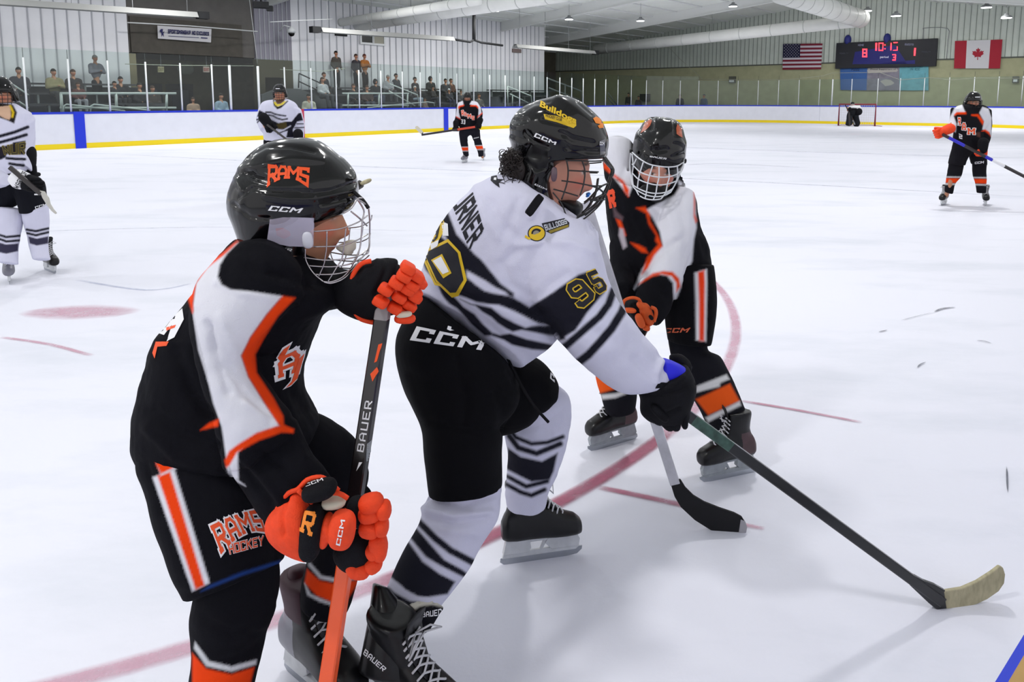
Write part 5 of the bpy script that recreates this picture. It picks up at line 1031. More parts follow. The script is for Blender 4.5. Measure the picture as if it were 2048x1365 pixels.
W = [w4(235, 580, 340, 670, 470, 742, 620, 772, 740, 780, 850, 765, 940, 710), w4(235, 740, 340, 845, 470, 895, 600, 918, 740, 912, 850, 875, 880, 840), w4(235, 860, 320, 945, 450, 1000, 580, 1025, 720, 1012, 840, 970), w4(240, 1020, 305, 1065, 430, 1120, 560, 1140, 690, 1125, 780, 1080), w4(285, 1090, 420, 1160, 550, 1185, 670, 1170, 760, 1125), w4(340, 1175, 415, 1212, 520, 1228, 620, 1218),
     w4(215, 590, 203, 760, 215, 880, 240, 1030, 285, 1090, 325, 1165), w4(232, 600, 248, 760, 235, 900, 250, 1030), w4(290, 670, 250, 760), w4(385, 715, 340, 860, 320, 950, 305, 1070), w4(515, 760, 470, 900, 445, 1010, 430, 1120, 410, 1215), w4(600, 770, 600, 915, 575, 1030, 555, 1150, 520, 1230), w4(730, 785, 740, 915, 715, 1015, 690, 1130, 625, 1218), w4(850, 770, 855, 870, 835, 975, 780, 1080, 690, 1150), w4(940, 700, 920, 780, 850, 960, 760, 1125)]
dC = lambda u, v: 2.9-.135*math.sqrt(max(1-((u-1315)/54)**2, 0))
wires(W, M_wirew, h, 'face_cage', .0026, dC)
for q in ((218, 545, 222, 590), (955, 675, 948, 720)): a = MB(); pad(a, *w4(*q), 7, 2.9, .01); a.build('cage_clip', M_shellm, h, True)
a = MB(); a.loft([w4(350, 1050)[0]+w4(710, 1050)[0]+(2.86, .04), w4(330, 1090)[0]+w4(740, 1090)[0]+(2.86, .05), w4(380, 1150)[0]+w4(700, 1140)[0]+(2.9, .05)], 24, dome=.3); a.build('chin_cup', M_shellm, h, True)
a = MB(); a.loft([w4(205, 1060)[0]+w4(870, 1040)[0]+(3.0, .1), w4(195, 1110)[0]+w4(865, 1100)[0]+(2.96, .11), w4(180, 1180)[0]+w4(760, 1200)[0]+(2.94, .1), w4(190, 1300)[0]+w4(560, 1240)[0]+(2.93, .08)], 30, dome=.2); a.build('neck_guard', M_blk, C_, True)
# glove
a = MB(); pad(a, *g5(300, 130, 400, 330), 34, 2.62, .04); pad(a, *g5(250, 160, 330, 130), 26, 2.64, .035); m_ = remesh(a, .005, 3); moved(m_, C_); G4 = link('glove', m_, M_blk, C_)
a = MB(); pad(a, *g5(400, 150, 450, 300), 26, 2.58, .03); pad(a, *g5(350, 130, 400, 160), 14, 2.58, .025); m_ = remesh(a, .0045, 3); M_or2 = mat('glove_burnt_orange', 'd4561c', .7, var=.12, vscale=60, bump=.3, bscale=300)
m_ = Surf(m_); m_.finish('finger_pads', M_or2, G4)
a = MB(); pad(a, *g5(345, 235, 385, 330), 17, 2.555, .02); m_ = Surf(remesh(a, .004, 2)); m_.finish('thumb', M_or2, G4)
a = MB(); pad(a, *g5(225, 185, 320, 190), 9, 2.57, .02); pad(a, *g5(400, 340, 440, 350), 12, 2.56, .02); a.build('finger', M_or2, G4, True)
a = MB(); a.tube([at(*p, 2.585) for p in curve_pts(g5(205, 150, 225, 95, 290, 72, 350, 85, 372, 120), 3)], .006, 8); a.tube([at(*p, 2.56) for p in curve_pts(g5(465, 160, 500, 175, 510, 220, 490, 290), 3)], .007, 8); a.build('cuff_piping', M_or2, G4, True)
a = MB(); pad(a, *g5(455, 240, 475, 265), 8, 2.535, .01); a.build('logo_patch', M_blk, G4, True)
a = MB(); pad(a, *(1218, 545), *(1222, 580) , 16, 2.66, .03) if 0 else pad(a, (1222, 572), (1228, 590), 16, 2.6, .03); a.build('glove', M_or2, C_, True)
# his stick: pearl shaft, black taped blade
M_pearl = mat('shaft_pearl', 'c4c4cc', .3, coat=.4, var=.3, vscale=14); M_tapeB = mat('tape_black', '121216', .85, var=.3, vscale=30)
st_ = stick('pearl white stick with a black taped blade between the two right players', at(1172, 405, 2.42), at(1350, 968, 2.4), None, shaft=M_pearl, blade=M_tapeB, wide=.018, noblade=(-.2, -1, .2))
pxblade('blade', [(1341, 967), (1362, 961), (1372, 977), (1388, 993), (1410, 1006), (1440, 1018), (1470, 1028), (1485, 1036), (1494, 1052), (1491, 1070), (1480, 1079), (1462, 1078), (1425, 1064), (1390, 1042), (1362, 1016), (1350, 996)], lambda u: 2.4-.0002*(u-1350), .014, M_tapeB, st_)
pxblade('blade_toe', [(1482, 1040), (1491, 1044), (1495, 1056), (1492, 1070), (1484, 1077), (1477, 1074)], lambda u: 2.372, .016, mat('toe_grey', 'a5a3a8', .6), st_)
# ------------------------------------------------------------------ players farther off
def helmet_small(parent, Mh, wire, label_m=None, cage=True, vis=None):
    a = MB(); f = lambda x, y, z: np.array(Mh@Vector((x, y, z)))
    rings = []
    for q in np.linspace(0, 1, 9):
        zt = .028+.122*math.sin(q*math.pi/2); k = math.cos(q*math.pi/2*.97)**.8
        rings.append([f(-.01+.13*k*math.cos(t)+(.0), .108*k*math.sin(t), zt-(.09*(1-q) if math.cos(t) < .25 else 0)) for t in np.linspace(0, 2*math.pi, 26, endpoint=False)])
    a.rings(rings); me = remesh(a, .008, 2); moved(me, parent); h = link('helmet', me, M_shell, parent)
    if cage:
        c = MB()
        def cp(th, z): r = 1-.35*max(0, (-.03-z)/.09)**1.5; return f(.03+.1*r*math.cos(th), .098*r*math.sin(th), z)
        for z in (.03, 0, -.03, -.06, -.09, -.115): c.tube([cp(t, z) for t in np.linspace(-1.4, 1.4, 12)], .0026, 5)
        for t in (-1.4, -1, -.6, -.2, .2, .6, 1, 1.4): c.tube([cp(t, z) for z in np.linspace(.03, -.118, 6)], .0026, 5)
        c.build('face_cage', wire, h, True)
    if vis:
        c = MB(); c.tube([f(.118, y, .075) for y in (-.03, .03)], .006, 5); c.build('brand_mark', M_wt, h)
    return h
def garment(parent, name, lofts, vox, base, regions=(), wr=.006, text=(), soft=1.2):
    a = MB()
    for l in lofts: a.loft(l, 20, dome=.12)
    me = remesh(a, vox, 3); wrinkle(me, wr, 7, len(lofts)); paint(me, base, regions, soft); s = Surf(me)
    for tx, q, m, th, gr, sr, of in text: s.text(tx, q, m, th, gr, sr, off=of, step=4)
    return s.finish(name, M_cloth, parent)
def glove_small(parent, u, v, D, r, m, cuffdir, m2=None):
    c = at(u, v, D); cd = np.array(cuffdir, float); cd /= np.linalg.norm(cd); a = MB()
    a.capsule(c+cd*r*1.7, c+cd*r*.5, r*.85, r*.75, 12); me = remesh(a, r*.18, 1); moved(me, parent); g = link('glove', me, m2 or m, parent)
    s = np.cross(cd, [0, 1., 0]); s /= np.linalg.norm(s)+1e-9
    for k in (-1.35, -.45, .45, 1.35):
        b = MB(); p = c+s*k*r*.42; b.capsule(p+cd*r*.3, p-cd*r*.45, r*.26, r*.26, 8); b.capsule(p-cd*r*.45, p-cd*r*.5+np.array([0, r*.6, 0]), r*.26, r*.22, 8); b.build('finger', m, g, True)
    b = MB(); b.capsule(c+cd*r*.3+s*r*.6, c-cd*r*.2+s*r*.9+np.array([0, r*.4, 0]), r*.28, r*.24, 8); b.build('thumb', m, g, True)
    return g
SK = 'b98468'
# F: right, facing us
F_ = thing('person', 'far right player standing upright in black and orange jersey, holding a blue and white stick', 'person', gp(1930, 413)); f5 = Z(1780, 150, 4.873); DF = 10.05
Mh = frame(at(1945, 205, DF), (-.1, -1, -.02)); 
body(F_, Mh, [(['n', at(1945, 240, DF), at(1942, 290, DF)], [.06, .13, .13]), ([at(1922, 225, DF), at(1905, 248, DF-.05), at(1888, 262, DF-.1)], [.05, .04, .03]), ([at(1965, 225, DF), at(1972, 265, DF), at(1966, 295, DF-.15)], [.05, .04, .03]),
  ([at(1930, 290, DF), at(1908, 330, DF), at(1898, 378, 10.15), at(1892, 392, 10.2)], [.075, .055, .04, .035]), ([at(1955, 290, DF), at(1960, 340, DF), at(1963, 380, DF)], [.075, .055, .04])], SK, vox=.012)
helmet_small(F_, Mh, M_wireb, vis=1)
garment(F_, 'jersey', [[(1932, 208, 1958, 208, DF, .08), (1912, 214, 1978, 218, DF, .12), (1905, 232, 1980, 240, DF, .15), (1910, 258, 1966, 262, DF, .15), (1908, 276, 1965, 286, DF, .15)], [(1904, 215, 1916, 222, DF, .07), (1900, 245, 1912, 250, DF-.03, .07), (1890, 258, 1902, 268, DF-.08, .06)], [(1962, 215, 1981, 220, DF, .08), (1964, 250, 1982, 252, DF, .08), (1962, 275, 1978, 280, DF-.05, .075), (1958, 290, 1972, 296, DF-.1, .06)]], .012, '17161b',
  [(f5(560, 460, 640, 300, 700, 285, 735, 365, 650, 370, 620, 400, 650, 480, 640, 560, 600, 540), WH), (f5(870, 370, 900, 310, 960, 330, 990, 420, 985, 600, 970, 560, 900, 530, 915, 450), WH), (f5(625, 385, 650, 362, 740, 362, 745, 382, 655, 385, 630, 400), OR), (f5(790, 385, 860, 382, 915, 455, 905, 490, 850, 405, 795, 398), OR),
   (f5(890, 550, 925, 530, 965, 555, 980, 600, 965, 580, 925, 550), OR), (f5(840, 560, 880, 560, 880, 610, 850, 600), '5a3a34')],
  text=[('R', f5(662, 415, 690, 418, 688, 492, 660, 488), M_wt, .26, .1, .08, .003), ('R', f5(662, 415, 690, 418, 688, 492, 660, 488), M_org, .26, 0, .06, .005), ('A', f5(704, 465, 740, 470, 738, 540, 702, 535), M_wt, .26, .1, .08, .003), ('A', f5(704, 465, 740, 470, 738, 540, 702, 535), M_org, .26, 0, .06, .005), ('M', f5(756, 518, 828, 520, 826, 582, 758, 580), M_wt, .26, .1, .08, .003), ('M', f5(756, 518, 828, 520, 826, 582, 758, 580), M_org, .26, 0, .06, .005), ('2', f5(672, 570, 705, 585, 705, 625, 675, 618), M_wt, .26, 0, 0, .003)])
garment(F_, 'hockey_trousers', [[(1910, 276, 1968, 280, DF, .14), (1906, 292, 1972, 296, DF, .15), (1904, 305, 1938, 308, DF, .13), (1898, 328, 1928, 330, DF, .11)], [(1932, 290, 1972, 292, DF, .14), (1940, 310, 1971, 312, DF, .12), (1945, 328, 1971, 330, DF, .11)]], .012, '17161b', text=[('CCM', f5(828, 848, 915, 838, 912, 862, 828, 868), M_wt, .24, 0, 0, .003)])
for l in ([(1899, 325, 1927, 330, DF+.02, .09), (1896, 345, 1921, 350, DF+.05, .085), (1892, 362, 1910, 367, DF+.1, .06), (1890, 384, 1905, 388, DF+.12, .05)], [(1946, 328, 1971, 328, DF, .09), (1947, 348, 1971, 348, DF, .085), (1952, 368, 1972, 368, DF, .06), (1954, 386, 1971, 386, DF, .05)]):
    x0, x1 = l[0][0]-6, l[0][2]+6; y = 353 if x0 < 1920 else 354; garment(F_, 'sock', [l], .012, '17161b', [([(x0-20, y), (x1+20, y+1), (x1+20, y+3), (x0-20, y+2)], 'd8d8da'), ([(x0-20, y+3.5), (x1+20, y+4.5), (x1+20, y+14), (x0-20, y+12)], OR), ([(x0-20, y+13.5), (x1+20, y+15.5), (x1+20, y+18), (x0-20, y+16)], 'd8d8da')])
skate(F_, at(1895, 405, 10.42)*[1, 1, 0], gp(1880, 413), detail=False); skate(F_, gp(1964, 404), gp(1975, 417), detail=False)
glove_small(F_, 1880, 266, DF-.15, .085, M_or, at(1905, 255, DF)-at(1880, 266, DF), M_or); glove_small(F_, 1965, 305, DF-.25, .08, M_or, (0, 0, 1), M_blk)
M_shW = mat('shaft_blue', '2b2bbd', .4); M_dk = mat('shaft_dark', '2a2526', .4)
pA = at(1885, 269, DF-.22); pB = at(2085, 372, DF-.45)
stick('blue, black and white stick held across by the far right player', pA, pB, at(2120, 374, DF-.3), shaft=M_dk, blade=M_dk, fracs=((.06, M_shW), (.22, M_dk), (.43, M_shW), (.5, M_wt), (.62, M_dk)), wide=.022, bladeh=.07)
# M: number 33 by the far blue line
K_ = thing('person', 'distant player standing before the far blue stripe in black jersey numbered 33', 'person', gp(930, 326)); m7 = Z(800, 160, 7.183); DM = 17.1
Mh = frame(at(935, 197, DM), (-.1, -1, 0))
body(K_, Mh, [(['n', at(936, 215, DM), at(936, 260, DM)], [.06, .13, .13]), ([at(918, 210, DM), at(912, 240, DM), at(912, 256, DM-.1)], [.05, .04, .03]), ([at(952, 210, DM), at(962, 235, DM), at(958, 254, DM-.1)], [.05, .04, .03]), ([at(928, 260, DM), at(926, 285, DM), at(932, 312, DM+.1)], [.075, .055, .04]), ([at(944, 260, DM), at(957, 285, DM), at(965, 315, DM)], [.075, .055, .04])], SK, vox=.018)
helmet_small(K_, Mh, M_wireb)
garment(K_, 'jersey', [[(926, 201, 945, 201, DM, .09), (915, 205, 957, 206, DM, .13), (912, 220, 960, 222, DM, .17), (918, 240, 955, 240, DM, .17), (919, 262, 956, 260, DM, .16)], [(912, 210, 924, 214, DM, .09), (911, 230, 921, 236, DM, .08), (907, 248, 918, 252, DM-.06, .07)], [(950, 206, 961, 212, DM, .09), (955, 228, 966, 228, DM, .08), (952, 246, 961, 248, DM-.06, .07)]], .018, '121217',
  [(m7(815, 420, 830, 330, 900, 300, 915, 360, 840, 385, 845, 470, 870, 560, 800, 520), WH), (m7(1000, 350, 1030, 300, 1110, 310, 1160, 400, 1170, 480, 1120, 560, 1130, 430, 1110, 375), WH), (m7(832, 400, 845, 372, 920, 355, 920, 375, 860, 390, 850, 420), OR), (m7(1010, 362, 1100, 360, 1130, 400, 1120, 410, 1090, 380, 1010, 380), OR), (m7(1110, 525, 1180, 468, 1190, 480, 1110, 545), 'e0452a'), (m7(805, 520, 868, 555, 868, 570, 805, 535), 'e0452a')],
  text=[(c, m7(*q), mm, .28, g, 0, o) for c, q in (('R', (880, 440, 915, 435, 920, 510, 890, 515)), ('A', (925, 462, 955, 470, 962, 525, 930, 520)), ('M', (970, 488, 1020, 490, 1022, 552, 972, 550)), ('S', (1030, 515, 1068, 520, 1066, 575, 1034, 572))) for mm, g, o in ((M_wt, .1, .004), (M_org, 0, .008))]+[('33', m7(878, 565, 940, 572, 938, 638, 876, 628), M_wt, .26, 0, 0, .006)], soft=.8)
garment(K_, 'hockey_trousers', [[(919, 254, 956, 254, DM, .16), (918, 264, 960, 264, DM, .15), (918, 270, 937, 272, DM, .13), (919, 281, 936, 283, DM, .11)], [(938, 262, 960, 264, DM, .14), (944, 274, 961, 275, DM, .12), (947, 282, 962, 281, DM, .11)]], .018, '1a1a22', text=[('CCM', m7(1062, 832, 1130, 818, 1130, 832, 1062, 846), M_wt, .24, 0, 0, .005)])
for l, y in (([(919, 280, 935, 281, DM, .09), (921, 290, 936, 290, DM, .08), (924, 300, 937, 300, DM+.05, .065), (927, 312, 938, 312, DM+.1, .06)], 292.5), ([(947, 280, 962, 279, DM, .09), (950, 292, 965, 290, DM, .08), (955, 303, 967, 302, DM, .065), (957, 314, 967, 312, DM, .06)], 290.5)):
    garment(K_, 'sock', [l], .018, '1a1a22', [([(900, y+2), (975, y), (975, y+1.2), (900, y+3.2)], 'd8d8da'), ([(900, y+3.2), (975, y+1.2), (975, y+8), (900, y+10)], OR), ([(900, y+10), (975, y+8), (975, y+9.2), (900, y+11.2)], 'd8d8da')], soft=.7)
skate(K_, gp(939, 324), gp(920, 327.5), M_bootg, detail=False); skate(K_, gp(966, 318), gp(968, 322), M_bootg, detail=False)
glove_small(K_, 912, 258, DM-.2, .085, M_blk, (0, 0, 1)); glove_small(K_, 957, 252, DM-.2, .085, M_blk, (.3, 0, 1))
stick('black stick with white blade tip held level by the player numbered 33', at(950, 254, DM-.3), at(843, 270, DM-.5), at(829, 256, DM-.55), shaft=mat('shaft_red', 'c8452e', .4), blade=M_dk, tape=M_cream, fracs=((.33, M_dk),), wide=.022, bladeh=.085, tapefrac=.8)
# V: white jersey, behind the near player's helmet
V_ = thing('person', 'distant player in white striped jersey with yellow collar, standing before the red stripe', 'person', gp(560, 397)); v9 = Z(480, 150, 9.1); DV = 11.0
Mh = frame(at(560, 188, DV), (.05, -1, .02))
body(V_, Mh, [(['n', at(560, 210, DV), at(560, 290, DV)], [.065, .13, .14]), ([at(530, 215, DV), at(518, 245, DV), at(538, 258, DV-.2)], [.05, .04, .03]), ([at(590, 215, DV), at(600, 250, DV), at(590, 275, DV-.1)], [.05, .04, .03]), ([at(545, 290, DV), at(540, 340, DV), at(538, 380, DV)], [.075, .055, .04]), ([at(575, 290, DV), at(585, 340, DV), at(588, 380, DV)], [.075, .055, .04])], SK, vox=.014)
helmet_small(V_, Mh, M_wireb, vis=1)
vs = lambda c, w, *l: (v9(*l), c, None, w)
garment(V_, 'jersey', [[(545, 199, 576, 199, DV, .09), (526, 204, 592, 207, DV, .14), (520, 218, 599, 222, DV, .17), (524, 245, 598, 248, DV, .18), (528, 280, 600, 282, DV, .18)], [(519, 214, 535, 222, DV, .1), (513, 240, 528, 246, DV, .1), (520, 262, 538, 262, DV-.08, .09)], [(588, 212, 602, 220, DV, .1), (592, 245, 608, 246, DV, .1), (592, 275, 607, 275, DV, .1)]], .014, WJ,
  [(v9(595, 440, 615, 560, 680, 625, 750, 600, 880, 480, 870, 460, 780, 540, 690, 580, 640, 540, 620, 440), '1c1c14'), (v9(615, 490, 640, 545, 685, 575, 780, 540, 845, 470, 800, 480, 740, 525, 680, 535, 645, 490), 'd8c22c'), (v9(640, 430, 645, 490, 680, 535, 740, 525, 800, 480, 820, 430), '5a4236'), (v9(310, 760, 350, 640, 470, 700, 500, 780, 480, 900, 440, 800, 400, 760), DK), vs(DK, 1.5, 290, 820, 380, 795, 470, 810), vs(DK, 1.2, 290, 890, 370, 810),
   vs(DK, 1.6, 470, 680, 560, 680, 640, 715, 740, 735, 830, 745), vs(DK, 1.6, 520, 730, 600, 745, 680, 790, 770, 815, 860, 800), (v9(500, 800, 600, 830, 700, 880, 850, 850, 940, 850, 1060, 700, 1110, 690, 1150, 830, 1040, 850, 960, 1000, 1000, 1140, 840, 1140, 870, 1010, 720, 990, 640, 960, 560, 900), DK), (v9(660, 900, 740, 870, 840, 850, 860, 960, 760, 985, 680, 980), '4a4024'), vs(DK, 1.4, 690, 1070, 780, 1030, 880, 1000), vs(WJ, 1, 700, 1040, 800, 1000, 920, 930), vs(DK, 1.3, 1040, 890, 1150, 890), vs(DK, 1.3, 1000, 965, 1165, 955)], soft=.8)
garment(V_, 'hockey_trousers', [[(528, 275, 600, 278, DV, .17), (526, 300, 604, 302, DV, .16), (524, 315, 560, 318, DV, .13), (526, 335, 556, 336, DV, .11)], [(564, 310, 604, 312, DV, .14), (570, 335, 600, 336, DV, .11)]], .016, '141419')
for l in ([(526, 332, 554, 334, DV, .09), (528, 355, 548, 355, DV, .07), (532, 382, 545, 382, DV, .05)], [(572, 332, 600, 334, DV, .09), (576, 355, 596, 355, DV, .07), (580, 382, 594, 382, DV, .05)]): garment(V_, 'sock', [l], .016, WJ, [([(500, 352), (620, 352), (620, 368), (500, 368)], DK)])
skate(V_, gp(538, 394), gp(536, 406), detail=False); skate(V_, gp(588, 394), gp(592, 406), detail=False)
glove_small(V_, 541, 254, DV-.3, .095, M_blk, (-.5, 0, .7)); glove_small(V_, 597, 288, DV-.2, .09, M_blk, (0, 0, 1))
stick('thin stick held low in both gloves by the distant white striped player', at(535, 250, DV-.38), at(640, 330, DV-.7), at(655, 345, DV-1.1), shaft=M_dk, blade=M_dk, wide=.02, bladeh=.07)
# W: white jersey at the left edge
L0 = thing('person', 'player cut by the left picture edge in white jersey with dark stripes', 'person', gp(60, 565)); e6 = Z(0, 140, 6.829); l4 = Z(0, 320, 4.871); DW = 5.85
Mh = frame(at(4, 190, DW), (.15, -1, -.03))
body(L0, Mh, [(['n', at(8, 240, DW), at(5, 360, DW)], [.06, .14, .14]), ([at(-55, 240, DW), at(-60, 320, DW-.05), at(-20, 350, DW-.15)], [.05, .04, .03]), ([at(46, 245, DW), at(50, 300, DW+.03), at(55, 335, DW+.05)], [.05, .04, .03]), ([at(-20, 370, DW), at(10, 430, DW-.05), at(18, 520, DW-.1)], [.075, .05, .035]), ([at(40, 370, DW), at(68, 430, DW+.02), at(84, 510, DW+.05)], [.075, .05, .035])], SK, vox=.008)
helmet_small(L0, Mh, M_wireb, vis=1)
es = lambda c, w, *l: (e6(*l), c, None, w)
garment(L0, 'jersey', [[(-22, 208, 26, 207, DW, .09), (-58, 215, 50, 222, DW, .14), (-62, 240, 60, 235, DW, .17), (-60, 300, 54, 300, DW, .18), (-58, 352, 52, 345, DW, .18)], [(-75, 230, -42, 240, DW, .09), (-80, 290, -45, 300, DW, .09), (-60, 330, -30, 350, DW-.1, .09), (-20, 335, -5, 375, DW-.18, .08), (8, 350, 16, 372, DW-.22, .06)], [(40, 228, 62, 245, DW, .09), (48, 300, 63, 305, DW+.05, .08), (50, 335, 62, 340, DW, .07)]], .008, WJ,
  [(e6(-250, 560, -60, 450, 150, 470, 180, 480, 232, 580, 195, 732, 100, 690, -100, 620), '1f1c1c'), (e6(-150, 520, 140, 480, 150, 640, 130, 680, 80, 670, 20, 640), 'c9a68c'), es('d8b820', 2, 140, 490, 180, 580, 170, 640), es(DK, 3.2, -200, 960, 0, 905, 200, 850, 380, 780), es(DK, 3.2, -200, 1040, 0, 990, 200, 935, 360, 885), (e6(-200, 1090, 0, 1050, 160, 1020, 180, 990, 350, 965, 335, 1160, 100, 1150, 60, 1200, -200, 1200), '26222a'), es(DK, 2.8, 90, 1205, 200, 1215, 340, 1220), es(DK, 2.8, 130, 1280, 220, 1295, 320, 1305), es(DK, 3, -60, 1230, 20, 1200, 60, 1180)],
  text=[('NUR', e6(30, 1040, 345, 985, 335, 1145, 60, 1160), mat('print_olive', '8b7a2a', .7), .2, .05, 0, .003), ('NUR', e6(30, 1040, 345, 985, 335, 1145, 60, 1160), mat('print_dim', '35301f', .7), .2, -.01, 0, .005)])
garment(L0, 'hockey_trousers', [[(-58, 345, 54, 342, DW, .17), (-56, 372, 70, 368, DW, .17), (-50, 395, 40, 400, DW, .15), (-40, 425, 30, 412, DW, .13)], [(30, 355, 80, 368, DW, .14), (38, 392, 87, 395, DW, .13), (46, 425, 89, 420, DW, .12)]], .008, '15161d', text=[('CCM', l4(338, 455, 450, 420, 450, 450, 345, 482), M_wt, .24, 0, 0, .003), ('I', l4(320, 330, 385, 330, 385, 344, 320, 344), M_wt, .9, 0, 0, .003)])
for l, y in (([(-22, 412, 44, 420, DW-.02, .1), (-12, 440, 42, 445, DW-.04, .095), (-8, 472, 38, 475, DW-.06, .085), (0, 500, 34, 502, DW-.1, .075), (1, 526, 35, 528, DW-.14, .065)], 0), ([(45, 418, 94, 412, DW, .1), (50, 440, 95, 440, DW+.02, .095), (56, 465, 95, 465, DW+.03, .08), (60, 492, 94, 492, DW, .07), (68, 520, 98, 518, DW-.04, .065)], 1)):

    bands = ((2.4, (-60, 715, 60, 752, 190, 740)), (2.4, (-60, 750, 60, 795, 190, 785))) if y == 0 else ((2.4, (260, 680, 350, 695, 470, 668)), (2.4, (265, 715, 350, 735, 470, 705)))
    dk = l4(-60, 790, 60, 825, 180, 815, 175, 890, 60, 915, -60, 890) if y == 0 else l4(275, 745, 360, 768, 470, 745, 470, 815, 360, 835, 290, 815)
    garment(L0, 'sock', [l], .007, WJ, [(l4(*q), DK, None, w) for w, q in bands]+[(dk, '38364a')], wr=.004)
skate(L0, gp(20, 548), gp(19, 580), M_bootg, None, .95, lab='skate with pale toe cap pointing at the lens'); skate(L0, gp(78, 535), gp(122, 553), M_boot, None, .95, (.1, -.05, 1))
a = MB(); a.loft([l4(95, 215)[0]+l4(190, 90)[0]+(DW-.27, .05), l4(140, 270)[0]+l4(235, 110)[0]+(DW-.28, .055), l4(200, 290)[0]+l4(280, 130)[0]+(DW-.29, .05)], 22, dome=.2); m_ = remesh(a, .006, 2); s = Surf(m_); s.put(strokes('WARRIOR', .22), quadmap(l4(130, 265, 225, 95, 272, 118, 175, 285)), M_navy, step=4); g = s.finish('glove', M_wt, L0)
a = MB(); a.loft([l4(220, 290)[0]+l4(285, 140)[0]+(DW-.3, .045), l4(280, 300)[0]+l4(370, 165)[0]+(DW-.3, .045), l4(360, 290)[0]+l4(425, 215)[0]+(DW-.3, .035)], 20, dome=.4); a.build('hand_back', M_blk, g, True)
for q in ((300, 180, 390, 190), (330, 215, 425, 225), (350, 250, 428, 255), (330, 280, 415, 285)): a = MB(); pad(a, *l4(*q), 8, DW-.34, .02); a.build('finger', M_blk, g, True)
a = MB(); pad(a, *l4(265, 290, 330, 300), 7, DW-.33, .02); a.build('thumb', M_blk, g, True)
glove_small(L0, 56, 340, DW+.05, .085, M_blk, (0, 0, 1))
st_ = stick('stick with pale worn blade hanging from the left edge player\'s gloves', at(20, 335, DW-.36), at(82, 388, DW-.4), None, shaft=M_dk, blade=M_dk, wide=.016, noblade=(0, -1, .2))
pxblade('blade', l4(385, 300, 430, 310, 450, 345, 470, 370, 485, 430, 515, 480, 548, 520, 538, 530, 500, 500, 460, 450, 410, 370), lambda u: DW-.4, .014, mat('tape_pale', 'b9b7b0', .7), st_)
# stick tip behind the near helmet
a = MB(); pad(a, (722, 368), (741, 360), 9, 2.2, .008)
t = thing('hockey_stick', 'pale taped stick blade tip poking out behind the near player\'s helmet', 'hockey stick', at(720, 368, 2.2)); a.build('blade', M_tapeC if 'M_tapeC' in globals() else M_cream, t, True)
a = MB(); a.tube([at(722, 368, 2.2), at(650, 410, 2.25)], .013, 8); a.build('shaft', M_dk, t)
# goal, goalie
net = thing('hockey_goal', 'red framed hockey goal with white netting at the far end', 'goal', rk(0, 27.4)); M_gr = mat('goal_red', '7c1530', .45)
PL, PR = gp(1676.6, 251.6), gp(1749.4, 252.7); up = np.array([0, 0, 1.22]); bd = unrk(PL); e = (PR-PL)/np.linalg.norm(PR-PL); bk = np.array([-e[1], e[0], 0])*1.0
a = MB(); a.tube([PL, PL+up, PR+up, PR], .045, 8); a.build('goal_post', M_gr, net, True)
a = MB(); a.tube([PL, PL+bk+e*.15, PR+bk-e*.15, PR+e*.35], .03, 6); a.build('base_frame', M_gr, net, True)
a = MB()
for i in range(17): p = PL+(PR-PL)*i/16; a.tube([p+up, p+up*.95+bk*.45, p+bk], .006, 4, False)
for k in np.linspace(.05, .95, 9):
    def np_(f, k): return (PL+(PR-PL)*f)+up*(1-.0)*(1-k)+bk*k
    a.tube([PL+up*(1-k)+bk*0, np_(0, k)], .006, 4, False); a.tube([np_(0, k), np_(1, k)], .006, 4, False); a.tube([np_(1, k), PR+up*(1-k)], .006, 4, False)
a.build('netting', mat('net_white', 'd8d8dc', .8), net)
g_ = Z(1660, 190, 18.2); DG = PL[1]-.6+(PR-PL)[1]*.35
GK = thing('person', 'goalkeeper crouching in the far goal, white shoulders and black pads', 'person', at(1704, 253, DG)*[1, 1, 0])
Mh = frame(at(*g_(820, 350)[0], DG), (-.5, -1, 0))
body(GK, Mh, [(['n', at(1706, 219, DG), at(1706, 235, DG)], [.07, .15, .16]), ([at(1695, 215, DG), at(1695, 222, DG-.2)], [.06, .05]), ([at(1716, 215, DG), at(1720, 223, DG-.1)], [.06, .05]), ([at(1702, 236, DG), at(1698, 250, DG)], [.1, .07]), ([at(1710, 236, DG), at(1712, 250, DG)], [.1, .07])], SK, vox=.03)
helmet_small(GK, Mh, M_wirew)
ld = lambda *q: [g_(r[0], r[1])[0]+g_(r[2], r[3])[0]+(DG+r[5], r[4]) for r in q]
garment(GK, 'jersey', [ld((720, 400, 930, 380, .15, 0), (660, 450, 1080, 430, .25, 0), (660, 560, 1120, 540, .25, 0), (740, 640, 1060, 600, .22, 0)), ld((980, 400, 1090, 450, .15, 0), (1010, 520, 1130, 560, .14, -.1))], .03, 'dcdce0', [(g_(700, 480, 850, 470, 980, 480, 1000, 560, 1040, 640, 700, 650), '1c1c20')], soft=.6)
garment(GK, 'hockey_trousers', [ld((690, 560, 1000, 540, .25, 0), (640, 680, 1040, 660, .28, 0), (610, 790, 1040, 780, .26, 0))], .03, '202226')
garment(GK, 'leg_pad', [ld((620, 760, 800, 780, .2, -.25), (610, 900, 810, 900, .2, -.28), (570, 1060, 820, 1040, .2, -.3), (600, 1110, 720, 1130, .18, -.3))], .03, '26282d')
garment(GK, 'leg_pad', [ld((840, 760, 1030, 780, .2, -.2), (860, 900, 1050, 900, .2, -.25), (850, 1050, 1090, 1030, .2, -.28), (880, 1140, 1030, 1140, .18, -.28))], .03, '1e2025', [(g_(815, 880, 850, 880, 920, 1080, 870, 1080), 'dddde0')], soft=.5)
a = MB(); a.ell(at(*g_(1060, 610)[0], DG-.35), [(.18, 0, 0), (0, .1, 0), (0, 0, .2)]); a.build('catch_glove', M_blk, GK, True)
